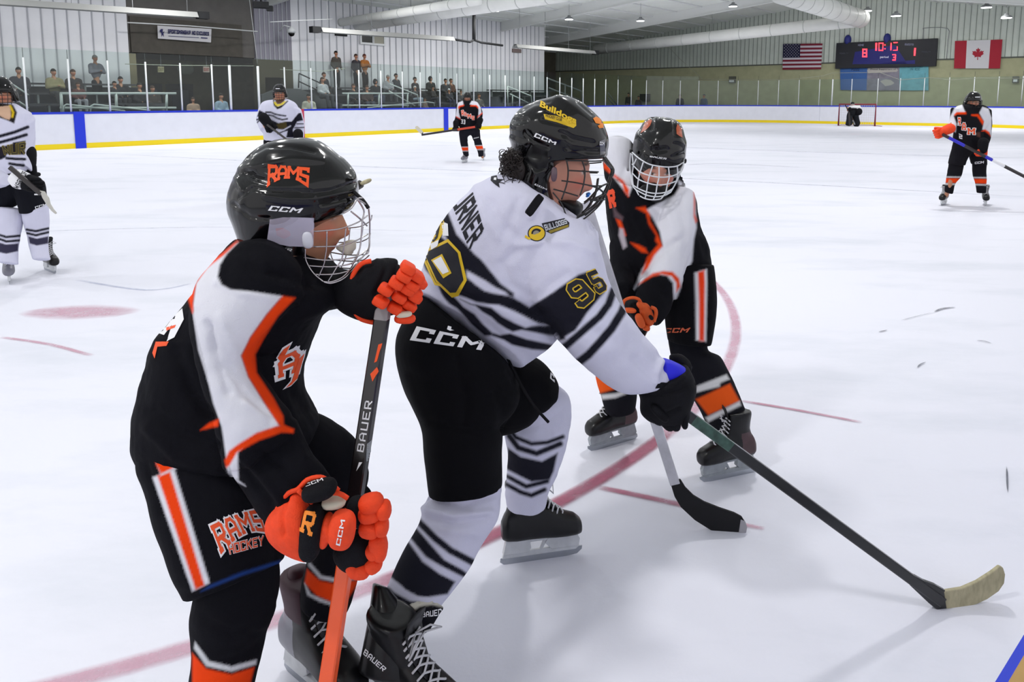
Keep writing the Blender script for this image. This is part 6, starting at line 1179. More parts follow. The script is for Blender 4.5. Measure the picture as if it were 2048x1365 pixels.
a = MB(); a.ell(at(*g_(720, 520)[0], DG-.4), [(.1, 0, 0), (0, .08, 0), (0, 0, .12)]); a.build('blocker', M_blk, GK, True)
gs = thing('hockey_stick', 'thin dark goalkeeper stick raised beside the goalkeeper\'s mask', 'hockey stick', at(*g_(650, 580)[0], DG-.45)); a = MB(); a.tube([at(*g_(555, 355)[0], DG-.45), at(*g_(690, 640)[0], DG-.45)], .028, 6); a.build('shaft', M_dk, gs)
a = MB(); a.tube([at(*g_(690, 640)[0], DG-.45), at(*g_(720, 1120)[0], DG-.6)], .05, 6); a.build('paddle', M_dk, gs)
# ------------------------------------------------------------------ ducts, heaters, pipes
M_duct = mat('duct_white', 'eceeea', .55, var=.05, vscale=2)
def W3(u, v, ax, val): return rk(*rpl(u, v, ax, val))
def duct(lab, pts, r, m=M_duct, name='air_duct', seams=True):
    P = [np.array(p) for p in pts]; t = thing(name, lab, 'duct', P[0]); a = MB(); a.tube(P, r, 20); a.build('duct_skin', m, t, True)
    L = P[-1]-P[0]
    for k in np.linspace(.06, .94, 9): c = P[0]+L*k; d = L/np.linalg.norm(L); a = MB(); a.tube([c-d*.02, c+d*.02], r*1.02, 20); a.build('seam_band', mat('duct_seam', 'c4c7c3', .5), t, True)
    for k in (.15, .5, .85):
        c = P[0]+L*k; zr = roof_z(unrk(c)[0]); a = MB(); a.tube([c, [c[0], c[1], zr]], .012, 5); a.build('hanger', M_grey, t)
    return t
duct('long white air duct running across the far end to the bend', [W3(1192, 99, 1, 28), W3(1720, 41, 1, 28)], .36)
duct('wide white air duct coming toward the lens from the bend at upper right', [W3(1722, 38, 1, 28), W3(1560, -14, 1, 19)], .5)
duct('white air duct with an open round end before the bright left wall', [W3(669, 47, 1, 6), W3(960, 0, 1, 6)], .2)
duct('big white air duct above the bright left wall, rising to the right', [W3(690, 52, 1, 7), W3(1130, -14, 1, 8)], .36)
def heater(u0, v0, u1, v1, lab, X=-15):
    A = W3(u0, v0, 0, X); B = W3(u1, v1, 0, X); t = thing('tube_heater', lab, 'heater', A); d = (B-A)/np.linalg.norm(B-A); s = np.array([-d[1], d[0], 0])
    a = MB(); 
    for o in (0, .012): pass
    a.rings([[p+s*x+np.array([0, 0, z]) for x, z in ((-.22, -.1), (-.1, .1), (.1, .1), (.22, -.1), (.2, -.1), (.09, .085), (-.09, .085), (-.2, -.1))] for p in (A, B)], False); a.build('reflector', mat('reflector_alu', '9c9d9b', .7), t)
    a = MB(); a.tube([A, B], .05, 8); a.build('radiant_tube', M_grey, t, True); e = B+d*.2
    a = MB(); a.obox(frame(B+d*.25, d), .2, .14, .13); a.build('burner_box', M_dark, t)
    for k in (.05, .35, .65, .95): a = MB(); c = A+(B-A)*k; a.tube([c, c+[0, 0, roof_z(-15)-c[2]]], .01, 4); a.build('hanger', M_grey, t)
heater(-20, 2, 392, 30, 'long tube heater at upper left, first along the left side'); heater(905, 78, 640, 60, 'tube heater hanging in the middle of the left side'); heater(1030, 92, 1187, 105, 'tube heater farthest along the left side, before the dark corner')
t = thing('flue_pipe', 'dark upright flue pipe bending between two tube heaters', 'pipe', W3(948, 80, 0, -15)); a = MB(); q = W3(948, 80, 0, -15); q1 = W3(948, 27, 0, -15); a.tube([q, q1], .09, 10); a.build('riser', M_dark, t, True)
a = MB(); a.tube([W3(908, 79, 0, -15), W3(940, 84, 0, -15), q], .06, 8); a.tube([q, W3(962, 85, 0, -15), W3(1005, 91, 0, -15)], .06, 8); a.build('branch', M_dark, t, True)
for lab, l, r, X in (('thin white conduit crossing before the dark shutter', [(255, 45), (380, 52), (515, 63)], .025, -17.6), ('thin conduit running from the camera along the bright wall', [(540, 44), (600, 41), (664, 38)], .02, -16), ('thin pale cable hanging near the corner of the lobby', [(499, 0), (508, 70), (515, 128)], .012, -17)):
    a = MB(); a.tube([W3(*p, 0, X) for p in l], r, 6); tag(a.build('conduit', M_white, None, True), lab, 'conduit')
def boxX(name, lab, cat, u0, v0, u1, v1, X, th, m, parts=None):
    A = rpl(u0, v0, 0, X); B = rpl(u1, v1, 0, X); a = MB(); a.rbox(X-th, X, min(A[1], B[1]), max(A[1], B[1]), min(A[2], B[2]), max(A[2], B[2])); o = a.build(name, m, None, False, .01)
    return tag(o, lab, cat)
M_glassd = mat('window_dark', '2c2f2e', .2)
for n, (u0, v0, u1, v1) in enumerate(((723, 71, 745, 86), (748, 72, 768, 88))):
    o = boxX('window_%d' % (n+1), None, None, u0, v0, u1, v1, WX+.06, .04, M_glassd if n == 0 else mat('blind_pale', 'a5a294', .7)); o['kind'] = 'structure'
    A = rpl(u0, v0, 0, WX+.08); B = rpl(u1, v1, 0, WX+.08); a = MB()
    for y0, y1, z0, z1 in ((A[1]-.08, B[1]+.08, A[2], A[2]+.08), (A[1]-.08, B[1]+.08, B[2]-.1, B[2]), (A[1]-.08, A[1], B[2], A[2]), (B[1], B[1]+.08, B[2], A[2])): a.rbox(WX+.03, WX+.1, y0, y1, z0, z1)
    a.build('window_frame', M_post, o)
boxX('wall_vent', 'small brown vent box on the bright wall under the far heater', 'vent', 1026, 97, 1043, 106, WX+.1, .1, mat('vent_brown', '7b6c6a', .6))
boxX('wall_vent', 'dark slotted vent high on the bright wall left of the window', 'vent', 671, 67, 695, 73, WX+.08, .08, M_dark)
# dome camera and hoist
c = W3(583, 66, 0, -17.5); t = thing('security_camera', 'white dome camera with black lens ball on a wall bracket', 'camera', c)
a = MB(); a.rings([[c+np.array([r*math.cos(q), r*math.sin(q), z]) for q in np.linspace(0, 2*math.pi, 16, endpoint=False)] for r, z in ((.17, 0), (.19, .06), (.17, .15), (.08, .22), (.04, .3))]); a.build('housing', M_post, t, True)
a = MB(); a.ell(c-[0, 0, .02], [(.14, 0, 0), (0, .14, 0), (0, 0, .14)]); a.build('dome', M_shell, t, True)
a = MB(); a.tube([c+[0, 0, .25], c+[-.35, .1, .35], c+[-.6, .2, .1]], .03, 6); a.build('bracket', M_post, t, True)
c = W3(522, 10, 0, -14); t = thing('projector_rig', 'dark equipment cluster hanging at the top edge above the lobby', 'equipment', c); a = MB(); a.obox(frame(c, (1, .4, 0)), .28, .16, .12); a.obox(frame(c+[.3, .1, -.12], (1, .2, 0)), .12, .1, .1); a.build('housing', M_dark, t, False, .02)
a = MB(); a.tube([c, c+[0, 0, 1.6]], .03, 6); a.tube([c+[-.2, 0, 0], c+[-.2, .1, .5]], .02, 6); a.build('mount_pole', M_dark, t, True)
# ------------------------------------------------------------------ flat signs on walls, built as thin panels
def flat(axis, val, polys, m, name, parent, off=0.0, th=.006):
    s = -1 if axis == 1 else 1; a = MB()
    for P in polys:
        p = [rk(*rpl(u, v, axis, val+s*off)) for u, v in P]; n = rk(0, 0, 0)-rk(*((0, s*th, 0) if axis == 1 else (s*th, 0, 0))); a.poly(p, n)
    return a.build(name, m, parent)
def txt(axis, val, s_, q, m, parent, off, th=.2, name='lettering', font=False):
    f = quadmap(q); P = [[f(p) for p in poly] for poly in (fontpolys(s_, .01) if font else strokes(s_, th))]; return flat(axis, val, P, m, name, parent, off, .004)
BAN = -18.35
t = thing('banner', 'white sportsmanship banner with navy lettering on the dark shutter', 'banner', W3(368, 68, 0, BAN))
flat(0, BAN, [[(315, 51), (423, 58), (422, 85), (316, 77)]], mat('banner_white', 'd4d2d6', .7), 'cloth', t, 0, .02)
M_nv = mat('banner_navy', '2b2c63', .7)
txt(0, BAN, 'SPORTSMANSHIP: NO EXCUSES', [(336, 58.5), (418, 64), (418, 71.5), (336, 67)], M_nv, t, .03, .3)
flat(0, BAN, [[(337, 71.5), (398, 75), (398, 76), (337, 72.5)], [(402, 74.5), (415, 75.5), (415, 77.5), (402, 76.5)], [(322, 58), (326, 58), (325, 66), (329, 62), (327, 67), (328, 74), (325, 69), (323, 74), (323, 66), (319, 62)]], M_nv, 'figure_mark', t, .03)
sb = thing('scoreboard', 'black and blue scoreboard with red lit digits on the far end wall', 'scoreboard', W3(1772, 105, 1, YW-.3)); YB = YW-.25
a = MB(); A = rpl(1673, 83, 1, YB); B = rpl(1872, 129, 1, YB); a.rbox(A[0], B[0], YB, YW-.05, B[2]-.1, A[2]-.1); a.build('cabinet', mat('board_black', '15161f', .5), sb, False, .02)
flat(1, YB, [[(1710, 104), (1790, 90), (1815, 128), (1705, 128.5)], [(1745, 128), (1830, 120), (1830, 128), (1760, 128)]], mat('board_blue', '17176e', .5), 'face_panel', sb, .002)
M_led = mat('led_red', 'ff2a35', .4, emit=5); M_txt = mat('board_text', '9a9cb8', .6)
z10 = Z(1670, 70, 9.752)
digs = [('1', (790, 155, 820, 155, 815, 305, 785, 305), .24), ('O', (850, 150, 945, 150, 940, 310, 850, 310), .14), ('1', (1085, 155, 1105, 155, 1100, 300, 1080, 300), .24), ('8', (535, 268, 628, 268, 625, 435, 530, 435), .2), ('1', (1545, 255, 1580, 255, 1565, 405, 1535, 405), .3), ('3', (1115, 375, 1190, 375, 1185, 498, 1115, 498), .2)]
for ch, q, th in digs:
    if ch == '1': a0 = z10(*q); flat(1, YB, [a0], M_led, 'digit', sb, .008)
    else: txt(1, YB, ch, z10(*q), M_led, sb, .008, th, 'digit')
flat(1, YB, [z10(1140, 140, 1222, 138, 1220, 155, 1140, 158), z10(1205, 225, 1222, 225, 1220, 300, 1205, 300), z10(1130, 295, 1215, 290, 1215, 305, 1135, 308)], M_led, 'digit', sb, .008)
flat(1, YB, [z10(962, 185, 985, 185, 985, 205, 962, 205), z10(962, 260, 985, 260, 985, 280, 962, 280)], M_led, 'colon', sb, .008)
txt(1, YB, 'period', z10(880, 405, 1045, 410, 1040, 460, 878, 465), mat('board_white_text', 'd8d8e8', .6, emit=.2), sb, .01, font=True)
txt(1, YB, 'HOME', z10(450, 180, 565, 180, 560, 215, 448, 215), M_txt, sb, .01, .2); txt(1, YB, 'GUESTS', z10(1365, 165, 1535, 170, 1530, 205, 1360, 200), M_txt, sb, .01, .2); txt(1, YB, 'PENALTY', z10(90, 345, 260, 345, 255, 370, 90, 375), mat('board_dim_text', '4a4b58', .6), sb, .01, .2); txt(1, YB, 'PENALTY', z10(1690, 310, 1870, 315, 1865, 345, 1690, 345), mat('board_dim_text'), sb, .01, .2)
for i, (x, y) in enumerate(((250, 95), (1018, 70))): a = MB(); q = W3(*z10(x, y)[0], 1, YB+.1); a.ell(q, [(.22, 0, 0), (0, .16, 0), (0, 0, .32)]); a.build('horn', mat('horn_blue', '232a78', .5), sb, True)
a = MB(); a.tube([W3(*p, 1, YW-.06) for p in curve_pts([(1846, 80), (1847, 60), (1850, 56), (1895, 57), (1896, 80), (1893, 118)], 3)], .02, 5); tag(a.build('conduit', M_grey, None, True), 'grey cable looping from the scoreboard to the flag at right', 'conduit')
bn = thing('banner', 'three panel sponsor banner in blue, grey and teal below the scoreboard', 'banner', W3(1770, 155, 1, YW-.08)); YN = YW-.1
flat(1, YN, [[(1680, 129), (1735, 129), (1733, 181), (1681, 180)]], mat('panel_blue', '3d66a8', .7, var=.1), 'panel', bn); 
flat(1, YN, [[(1735, 129), (1799, 128), (1799, 181), (1733, 181)]], mat('panel_grey', '8a8694', .7, var=.35, vscale=3), 'panel', bn); flat(1, YN, [[(1799, 127), (1857, 126), (1857, 181), (1799, 181)]], mat('panel_teal', '6fb0bd', .7, var=.2, vscale=3), 'panel', bn)
flat(1, YN, [z10(650, 640, 1200, 650, 1230, 690, 1200, 720, 650, 745, 625, 700), z10(880, 900, 990, 865, 1090, 880, 1160, 940, 1090, 980, 980, 1000)], mat('panel_pale', 'b5b0ac', .7), 'print', bn, .003)
txt(1, YN, 'Proud Supporters of', z10(695, 650, 1190, 655, 1185, 690, 690, 695), mat('ink_dark', '3c3a44', .7), bn, .008, font=True); txt(1, YN, 'PGSS', z10(320, 640, 475, 640, 470, 700, 318, 700), mat('ink_blue', '22335f', .7), bn, .006, .2)
txt(1, YN, 'GROWING', z10(1410, 590, 1710, 595, 1705, 635, 1410, 635), mat('ink_teal', '35606a', .7), bn, .006, .16); txt(1, YN, 'IN ICE', z10(1460, 645, 1660, 645, 1655, 690, 1460, 690), mat('ink_teal'), bn, .006, .16)
fl = thing('flag', 'stars and stripes flag hanging left of the scoreboard', 'flag', W3(1605, 113, 1, YW-.1)); YF = YW-.12
c4 = [(1566, 88), (1645, 87), (1642, 138.5), (1565, 139.5)]; q = quadmap(c4); M_fr = mat('flag_red', '7d1a30', .8); M_fw = mat('flag_white', 'cfc9d2', .8); M_fb = mat('flag_navy', '1c1d3c', .8)
for cs, m_, nm in (((0, 2, 4, 6, 8, 10, 12), M_fr, 'red_stripes'), ((1, 3, 5, 7, 9, 11), M_fw, 'white_stripes')):
    flat(1, YF, [[q((0, 1-k/13)), q((.5, 1-k/13)), q((1, 1-k/13)), q((1, 1-(k+1)/13)), q((.5, 1-(k+1)/13)), q((0, 1-(k+1)/13))] for k in cs], m_, nm, fl)
flat(1, YF, [[q((0, 1)), q((.44, 1)), q((.44, 6/13)), q((0, 6/13))]], M_fb, 'canton', fl, .01)
flat(1, YF, [[q((x-.011, y)), q((x, y+.017)), q((x+.011, y)), q((x, y-.017))] for i in range(9) for j in range(6 if i % 2 == 0 else 5) for x, y in [(.04+(j+(.5 if i % 2 else 0))*.072, .965-i*.057)]], M_fw, 'stars', fl, .02)
fl = thing('flag', 'red and white maple leaf flag hanging right of the scoreboard', 'flag', W3(1955, 108, 1, YW-.1)); c4 = [(1910, 82), (2005, 79), (2000, 137), (1908, 137)]; q = quadmap(c4)
M_cr = mat('maple_red', 'a82637', .8); flat(1, YF, [[q((.25, 1)), q((.75, 1)), q((.75, 0)), q((.25, 0))]], mat('maple_white', 'd6d4d8', .8), 'white_field', fl)
for a0, b0 in ((0, .25), (.75, 1)): flat(1, YF, [[q((a0, 1)), q((b0, 1)), q((b0, 0)), q((a0, 0))]], M_cr, 'red_band', fl, .002)
leaf = [(0, 1), (.12, .76), (.28, .84), (.2, .38), (.42, .62), (.48, .5), (.78, .54), (.66, .28), (.8, .18), (.4, -.12), (.46, -.28), (.04, -.2), (.06, -.62), (-.06, -.62), (-.04, -.2), (-.46, -.28), (-.4, -.12), (-.8, .18), (-.66, .28), (-.78, .54), (-.48, .5), (-.42, .62), (-.2, .38), (-.28, .84), (-.12, .76)]
flat(1, YF, [[q((.5+x*.16, .47+y*.27)) for x, y in leaf]], M_cr, 'maple_leaf', fl, .01)
for lab, u in (('small grey wall light box left of the stars and stripes flag', 1464), ('small grey wall light box at the right edge under the maple leaf flag', 2031)):
    t = thing('wall_lamp', lab, 'wall lamp', W3(u, 160, 1, YW-.1)); A = rpl(u-6, 153, 1, YW-.2); B = rpl(u+6, 166, 1, YW-.2); a = MB(); a.rbox(A[0], B[0], YW-.25, YW-.02, B[2], A[2]); a.build('lamp_box', mat('lamp_box_grey', '5d5f55', .6), t, False, .02); a = MB(); a.rbox(A[0]+.06, B[0]-.06, YW-.28, YW-.24, B[2]+.06, B[2]+.2); a.build('lamp_glass', M_post, t)
# safety netting ropes above the glass
for lab, l in (('pale rope of the safety net drooping above the far end glass', [(1340, 97, 29.5), (1360, 118, 29.8), (1405, 158, 30.5)]), ('thin net edge rope swagging along the end glass', [(1235, 150, 30.5), (1300, 158, 30.5), (1380, 158, 30.5), (1480, 159, 30.5), (1580, 159, 30.5), (1645, 152, 30.5), (1665, 146, 30.5)]), ('thin net edge rope above the goal', [(1665, 146, 30.5), (1760, 145, 30.5), (1800, 160, 30.5), (1860, 155, 30.5), (1900, 160, 30.5), (1960, 156, 30.5), (2050, 157, 30.5)]),
               ('thin diagonal net rope from the roof toward the end glass', [(1222, 62, 28), (1260, 82, 28.8), (1340, 97, 29.5)])):
    a = MB(); a.tube([W3(u, v, 1, y) for u, v, y in l], .012, 5); tag(a.build('net_rope', mat('rope_pale', '9c9f90', .8), None, True), lab, 'rope')
a = MB(); a.tube([W3(*p, 0, -14) for p in ((250, 128), (350, 131), (508, 132))], .012, 5); a.tube([W3(*p, 0, -14) for p in ((560, 139), (640, 143), (690, 137))], .012, 5); tag(a.build('net_rope', mat('rope_pale'), None, True), 'net rope strung above the left side glass', 'rope')
# thin pole standing behind the right player's helmet
a = MB(); a.tube([rk(*rpl(1314, 212, 1, 30.3)), rk(*rpl(1314, 243, 1, 30.3))], .022, 5); tag(a.build('board_seam_rod', mat('rod_grey', '5a5a62', .5)), 'thin dark upright joint on the end boards above the white cage player', 'seam')
# ------------------------------------------------------------------ lobby
for y0, y1, n in ((-3.2, -2.0, 1), (-1.7, -.5, 2), (-.3, 1.0, 3)):
    a = MB(); a.rbox(-24, -23.9, y0, y1, 0, 2.25); o = a.build('door_%d' % n, mat('door_navy', '20222c', .5)); tag(o, kind='structure'); a = MB(); a.rbox(-23.9, -23.88, y0+.25, y1-.25, .9, 1.95); a.build('door_glass', mat('door_pane', '49505c', .3), o); a = MB(); a.tube([rk(-23.83, y1-.12, .95), rk(-23.83, y1-.12, 1.3)], .02, 6); a.build('door_handle', M_grey, o)
for lab, u, m_ in (('pale unlit exit sign over the lobby doors at left', 322, 'b5ae8a'), ('red lettered exit sign over the lobby doors at right', 413, 'c9b5aa')):
    t = thing('exit_sign', lab, 'exit sign', W3(u, 139, 0, -19)); flat(0, -19.0, [[(u-6, 133), (u+6, 133.5), (u+6, 145), (u-6, 144.5)]], mat('exit_face_'+m_, m_, .5), 'sign_face', t, 0, .06)
    txt(0, -19.0, 'EXIT', [(u-5, 136), (u+5, 136.5), (u+5, 142.5), (u-5, 142)], mat('exit_red', 'b0343a', .5) if u > 400 else mat('exit_tan', '7e7550', .5), t, .08, .24)
    a = MB(); p = W3(u, 133, 0, -19); a.tube([p, [p[0], p[1], 3.42]], .015, 5); a.build('hanger', M_grey, t)
t = thing('round_clock', 'dark round sign hanging between the two exit signs', 'sign', W3(371, 137, 0, -19)); c = W3(371, 138, 0, -19); a = MB(); a.ell(c, [(rk(0, .38, 0)-rk(0, 0, 0)), (rk(.04, 0, 0)-rk(0, 0, 0)), (0, 0, .26)]); a.build('disc', mat('dark_green', '262a20', .6), t, True); a = MB(); a.tube([c, [c[0], c[1], 3.42]], .02, 5); a.build('hanger', M_dark, t)
# ------------------------------------------------------------------ stands
M_conc = mat('stand_grey', '55565c', .85, var=.25, vscale=2); M_bench = mat('bench_dark', '3b3b40', .7, var=.2)
def stand(y0, y1, lab):
    t = thing('bleacher', lab, 'bleachers', rk(-16, (y0+y1)/2))
    for i, (x0, x1, z) in enumerate(((-15.3, -14.1, .95), (-16.3, -15.3, 1.3), (-17.3, -16.3, 1.65), (WX+.05, -17.3, 1.95))):
        a = MB(); a.rbox(x0, x1, y0, y1, .0, z); a.build('tier', M_conc, t)
        if i < 3: a = MB(); a.rbox(x0+.05, x0+.4, y0+.1, y1-.1, z+.36, z+.42); a.build('bench_seat', M_bench, t); a = MB(); [a.rbox(x0+.15, x0+.3, y, y+.06, z, z+.36) for y in np.arange(y0+.3, y1-.3, 1.8)]; a.build('bench_leg', M_grey, t)
    return t
stand(-12, -4.25, 'grey stepped stand with benches at left before the ribbed wall'); stand(3.5, 13, 'grey stepped stand with benches in the middle of the left side'); stand(15.2, 21.5, 'empty grey stepped stand toward the dark corner')
M_rail = mat('rail_pale', 'b4bab8', .5); M_railb = mat('rail_black', '26272a', .5)
def rails(lab, segs, r, m, X=-13.9, name='guard_rail'):
    t = thing(name, lab, 'railing', W3(*segs[0][0], 0, X)); 
    for i, l in enumerate(segs): a = MB(); a.tube([W3(*p, 0, X) for p in l], r, 6); a.build('rail_bar' if i < 1 else 'rail_post' if abs(l[0][0]-l[-1][0]) < 4 else 'rail_bar', m, t, True)
    return t
rails('pale guard rail before the left stand', [[(120, 187), (352, 187)], [(120, 216), (352, 216)], [(122, 187), (124, 226)], [(232, 187), (233, 224)], [(333, 187), (333, 222)]], .045, M_rail)
rails('pale guard rail before the middle stand', [[(685, 187), (817, 187)], [(685, 211), (817, 211)], [(696, 187), (696, 216)], [(758, 187), (758, 216)], [(815, 187), (815, 215)]], .04, M_rail)
rails('low curved handrail below the left guard rail, first', [[(127, 224), (128, 212), (133, 209), (250, 222)]], .03, M_rail, -13.6, 'handrail'); rails('low curved handrail below the left guard rail, second', [[(181, 224), (182, 212), (188, 209), (300, 221)]], .03, M_rail, -13.6, 'handrail')
rails('sloping pale handrail down the steps of the middle stand', [[(780, 168), (835, 190), (838, 213)], [(778, 182), (830, 212)], [(806, 178), (806, 196)]], .03, M_rail, -14, 'handrail'); rails('low pale handrail rising left of the number 33 player', [[(735, 216), (800, 209), (855, 204), (868, 206), (869, 213)]], .025, M_rail, -13.6, 'handrail')
rails('sloping pale handrail beside the empty stand', [[(1015, 173), (1062, 192), (1065, 213)], [(1020, 188), (1056, 206)], [(1015, 173), (1016, 212)], [(1025, 190), (1025, 212)]], .035, M_rail, -14, 'handrail')
rails('black handrail climbing to the back of the middle stand', [[(598, 147), (662, 176)], [(598, 163), (655, 190)], [(598, 147), (597, 176)]], .03, M_railb, -16, 'handrail'); rails('pale handrail at the far left behind the player', [[(24, 168), (57, 190)], [(26, 195), (57, 216)]], .025, M_rail, -14, 'handrail')
rails('grey handrail on the stairs in the dark corner', [[(1093, 156), (1162, 182), (1165, 213)], [(1098, 176), (1160, 200)], [(1130, 168), (1130, 212)]], .05, mat('rail_grey', '7c8180', .5), -17, 'handrail'); rails('short sloping handrail right of the dark corner stairs', [[(1216, 186), (1236, 212)], [(1216, 195), (1228, 212)]], .04, mat('rail_grey'), -17, 'handrail')
a = MB(); a.poly([W3(*p, 0, -15.5) for p in ((524, 215), (524, 190), (560, 176), (600, 178), (700, 216))], rk(-.2, 0, 0)-rk(0, 0, 0)); tag(a.build('wall_stair', mat('stair_wall_grey', '4c4d50', .85, var=.2)), kind='structure')
# equipment and wall patches in the far corner
a = MB(); A = rpl(1280, 188, 1, YW-.3); B = rpl(1298, 203, 1, YW-.3); a.rbox(A[0], B[0], YW-.35, YW-.1, B[2], A[2]); tag(a.build('electric_panel', M_dark, None, False, .02), 'small dark box on the end wall beside the standing spectators', 'box')
# ------------------------------------------------------------------ spectators
HAIR = {'k': '17130f', 'b': '3a2618', 'g': '8c8a88', 'w': 'd8d8da', 'o': 'b8602a'}
def spectator(u, v, X, lab, jac, tro, hair='k', pose='sit', s=1.0, hood=False, hat=None, arms=0, zf=None, axis=0, grp=None, skin='a87a60'):
    hp = W3(u, v, axis, X); base = hp.copy(); fx = rk(1, random.uniform(-.35, .35), 0)-rk(0, 0, 0) if axis == 0 else rk(random.uniform(-.4, .2), -1, 0)-rk(0, 0, 0)
    M = frame(hp, fx); P = lambda x, y, z: tuple(M@Vector((x*s, y*s, z*s)))
    hz = -.72 if pose == 'sit' else -.86; t = thing('person', lab, 'person', hp+np.array([0, 0, hz*s]), grp)
    ar = {0: [(0, .2, -.27), (.02, .25, -.5), (.26, .12, -.58)], 1: [(0, .2, -.27), (.08, .27, -.5), (.24, -.02, -.45)], 2: [(0, .2, -.27), (-.02, .27, -.55), (.12, .2, -.75)]}[arms]
    mir = lambda l: [(x, -y, z) for x, y, z in l]
    if pose == 'sit': lg = [(0, .1, hz), (.42, .14, hz+.03), (.45, .13, hz-.42)]
    else: lg = [(0, .09, hz), (.03, .1, hz-.4), (0, .1, hz-.8)]
    mb = [([P(-.02, 0, -.1), P(0, 0, -.25), P(0, 0, hz)], [.05*s, .09*s, .1*s])]
    for q in (ar, mir(ar)): mb.append(([P(*p) for p in q]+[P(q[-1][0]+.06, q[-1][1], q[-1][2])], [.05*s, .04*s, .035*s, .03*s]))
    for q in (lg, mir(lg)): mb.append(([P(*p) for p in q], [.07*s, .05*s, .04*s]))
    body(t, M@Matrix.Identity(4), mb, skin, s, vox=.022)
    a = MB(); a.ell(P(0, 0, -.46), [np.array(P(.13, 0, 0))-P(0, 0, 0), np.array(P(0, .2, 0))-P(0, 0, 0), np.array(P(0, 0, .3))-P(0, 0, 0)]); a.capsule(P(0, -.15, -.25), P(0, .15, -.25), .085*s, .085*s)
    for q in (ar, mir(ar)): a.chain([P(*p) for p in q], [.082*s, .068*s, .05*s])
    if hood: a.ell(P(-.02, 0, .01), [np.array(P(.12, 0, 0))-P(0, 0, 0), np.array(P(0, .115, 0))-P(0, 0, 0), np.array(P(0, 0, .15))-P(0, 0, 0)]); 
    me = remesh(a, .028, 2); wrinkle(me, .008, 6, u)
    moved(me, t); link('jacket', me, mat('cloth_'+jac, jac, .85, var=.25, vscale=8), t)
    a = MB()
    for q in (lg, mir(lg)): a.chain([P(*p) for p in q], [.1*s, .085*s, .06*s])
    me = remesh(a, .03, 1); moved(me, t); link('trousers', me, mat('cloth_'+tro, tro, .85, var=.2, vscale=8), t)
    for sg in (1, -1): a = MB(); x, y, z = lg[-1]; a.capsule(P(x-.03, sg*y, z-.05), P(x+.17, sg*y, z-.07), .05*s, .04*s, 8); a.build('shoe', M_dark, t, True)
    a = MB(); hm = hat or HAIR[hair]; k = 1.06
    a.rings([[P(-.012+.103*k*math.cos(q_)*math.cos(th_), .083*k*math.cos(q_)*math.sin(th_), .02+.108*k*math.sin(q_)-(.06 if math.cos(th_) < -.1 and q_ < .3 else 0)) for th_ in np.linspace(0, 2*math.pi, 16, endpoint=False)] for q_ in np.linspace(.18, 1.5, 6)])
    if not hood: a.build('hat' if hat else 'hair', mat('hair_'+hm, hm, .8), t, True)
    return t
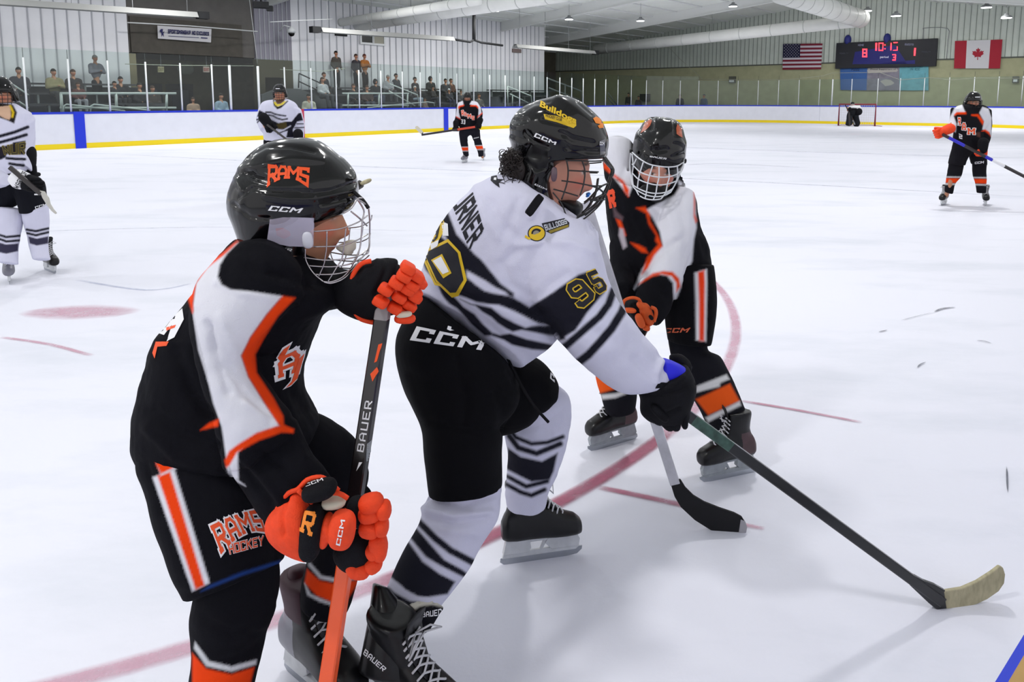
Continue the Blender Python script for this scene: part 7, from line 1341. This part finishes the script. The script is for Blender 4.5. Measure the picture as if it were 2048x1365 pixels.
SP = [(37, 142, -16, 'seated spectator with long dark hair and dark patterned coat, leftmost in the stand', '35323c', '2a2a30', 'k', {}),
 (107, 145, -16, 'seated spectator in an olive tan jacket left of the second glass post', '8a8262', '3a3a3c', 'k', dict(arms=1)),
 (146, 146, -16, 'seated spectator in a dark brown jacket right behind the glass post', '2f2a2c', '26262c', 'b', {}),
 (156, 170, -15, 'small child in a maroon top sitting in front of the brown jacket spectator', '57302f', '8f8f98', 'b', dict(s=.75)),
 (190, 117, -17.2, 'standing spectator in a grey hooded sweatshirt with hands at the waist', '7d7e88', '1d1e24', 'g', dict(pose='stand', arms=1)),
 (229, 168, -15.6, 'child in dark clothes seated beside the black capped spectator', '232228', '232228', 'k', dict(s=.8)),
 (241, 160, -16, 'seated spectator dressed in black right of the grey hoodie', '1e1d22', '1e1d22', 'k', {}),
 (279, 172, -16, 'dim seated figure in black near the beige pillar', '1f1e22', '1d1c20', 'k', {}),
 (305, 178, -16, 'dim seated figure in brown beside the third guard rail post', '3a322e', '24242a', 'b', {}),
 (386, 200, -14.6, 'child in a pale peach top standing low behind the glass by the lobby doors', 'a58a78', '55555a', 'b', dict(s=.8, pose='stand')),
 (442, 193, -14.8, 'person in a light blue shirt standing before the lobby doors', '8fa3b8', '30323a', 'k', dict(pose='stand')),
 (617, 194, -14.4, 'person in a cream sweater standing low behind the glass beside the red stripe', 'b9b4a6', '3b3b42', 'k', dict(pose='stand')),
 (645, 160, -15, 'seated spectator in a pale grey top behind the black handrail', 'a5a6aa', '3f4046', 'b', {}),
 (648, 150, -16.5, 'seated spectator in dark grey behind the pale topped one', '2c2b30', '2a2a2e', 'b', {}),
 (672, 107, -17.9, 'standing spectator in a dark olive jacket, leftmost of the three at the wall', '4c4742', '222226', 'k', dict(pose='stand', arms=2)),
 (712, 113, -17.9, 'standing spectator in a dark jacket between the other two at the wall', '38343a', '28282c', 'b', dict(pose='stand', arms=2)),
 (729, 113, -17.9, 'standing spectator in an orange jacket with crossed arms and cap', 'a8692e', '2a2524', 'k', dict(pose='stand', arms=1, hat='5c2a22')),
 (707, 173, -15.2, 'seated spectator in black with a white collar before the three standing ones', '202024', '202024', 'b', {}),
 (734, 176, -15.2, 'seated spectator in dark brown below the orange jacket', '3c2e2c', '4a4c58', 'b', {}),
 (751, 164, -15.6, 'seated spectator with a black hood above the pale guard rail', '1b1b1f', '3c4356', 'k', dict(hood=True)),
 (776, 155, -16, 'bald seated spectator in a pale grey hooded sweatshirt', '9a9ba0', '3a3b42', 'g', {}),
 (792, 152, -16.6, 'bearded seated spectator in a dark jacket beside the pale sweatshirt', '34363a', '2a2a2e', 'k', {}),
 (830, 159, -16, 'seated spectator in black above the child with the white hat', '232227', '232227', 'k', {}),
 (830, 176, -15, 'child wearing a pale knit hat seated by the sloping handrail', '3a3436', '8f9dae', 'k', dict(s=.75, hat='c8c4c0')),
 (861, 158, -16, 'seated spectator in a black pointed hood', '1a1a1e', '1f1f24', 'k', dict(hood=True)),
 (866, 176, -15.2, 'small child in dark clothes in front of the pointed hood', '2e2a2c', '3a3a44', 'k', dict(s=.75)),
 (850, 200, -14.4, 'child in yellow green trousers low behind the glass', '6c5a52', 'a9a878', 'b', dict(s=.7)),
 (891, 162, -16, 'long haired seated spectator in a dark grey coat beside the brown coat', '37373c', '26262b', 'k', {}),
 (902, 162, -16.3, 'seated spectator in a rust brown coat', '54382f', '2c2a2e', 'b', {}),
 (898, 181, -15, 'child with a white cap seated below the rust brown coat', '33323a', '34384a', 'k', dict(s=.75, hat='d0d0d4')),
 (922, 184, -15, 'seated child in grey just left of the number 33 player', '4b474a', '2f3038', 'b', dict(s=.8)),
 (958, 192, -14.8, 'spectator in a grey printed sweatshirt just right of the number 33 player', '55504f', '2f2f34', 'b', {})]
for u, v, X, lab, j, tr, hr, kw in SP: spectator(u, v, X, lab, j, tr, hr, **kw)
for u, v, lab, j, hat in ((1360, 192, 'standing spectator in black with a tan cap behind the end glass', '1c1e28', '4a3a20'), (1408, 192, 'standing spectator in a slate blue jacket behind the end glass', '4d5f78', '3a3f48'), (1257, 189, 'dim standing spectator in dark clothes near the dark corner', '2d2e30', '1f1d1b'), (1277, 195, 'dim standing spectator in brown beside the dark box', '3a3330', '2a2420')):
    spectator(u, v, 31.8, lab, j, '26262c', 'k', 'stand', hat=hat, axis=1, arms=2)
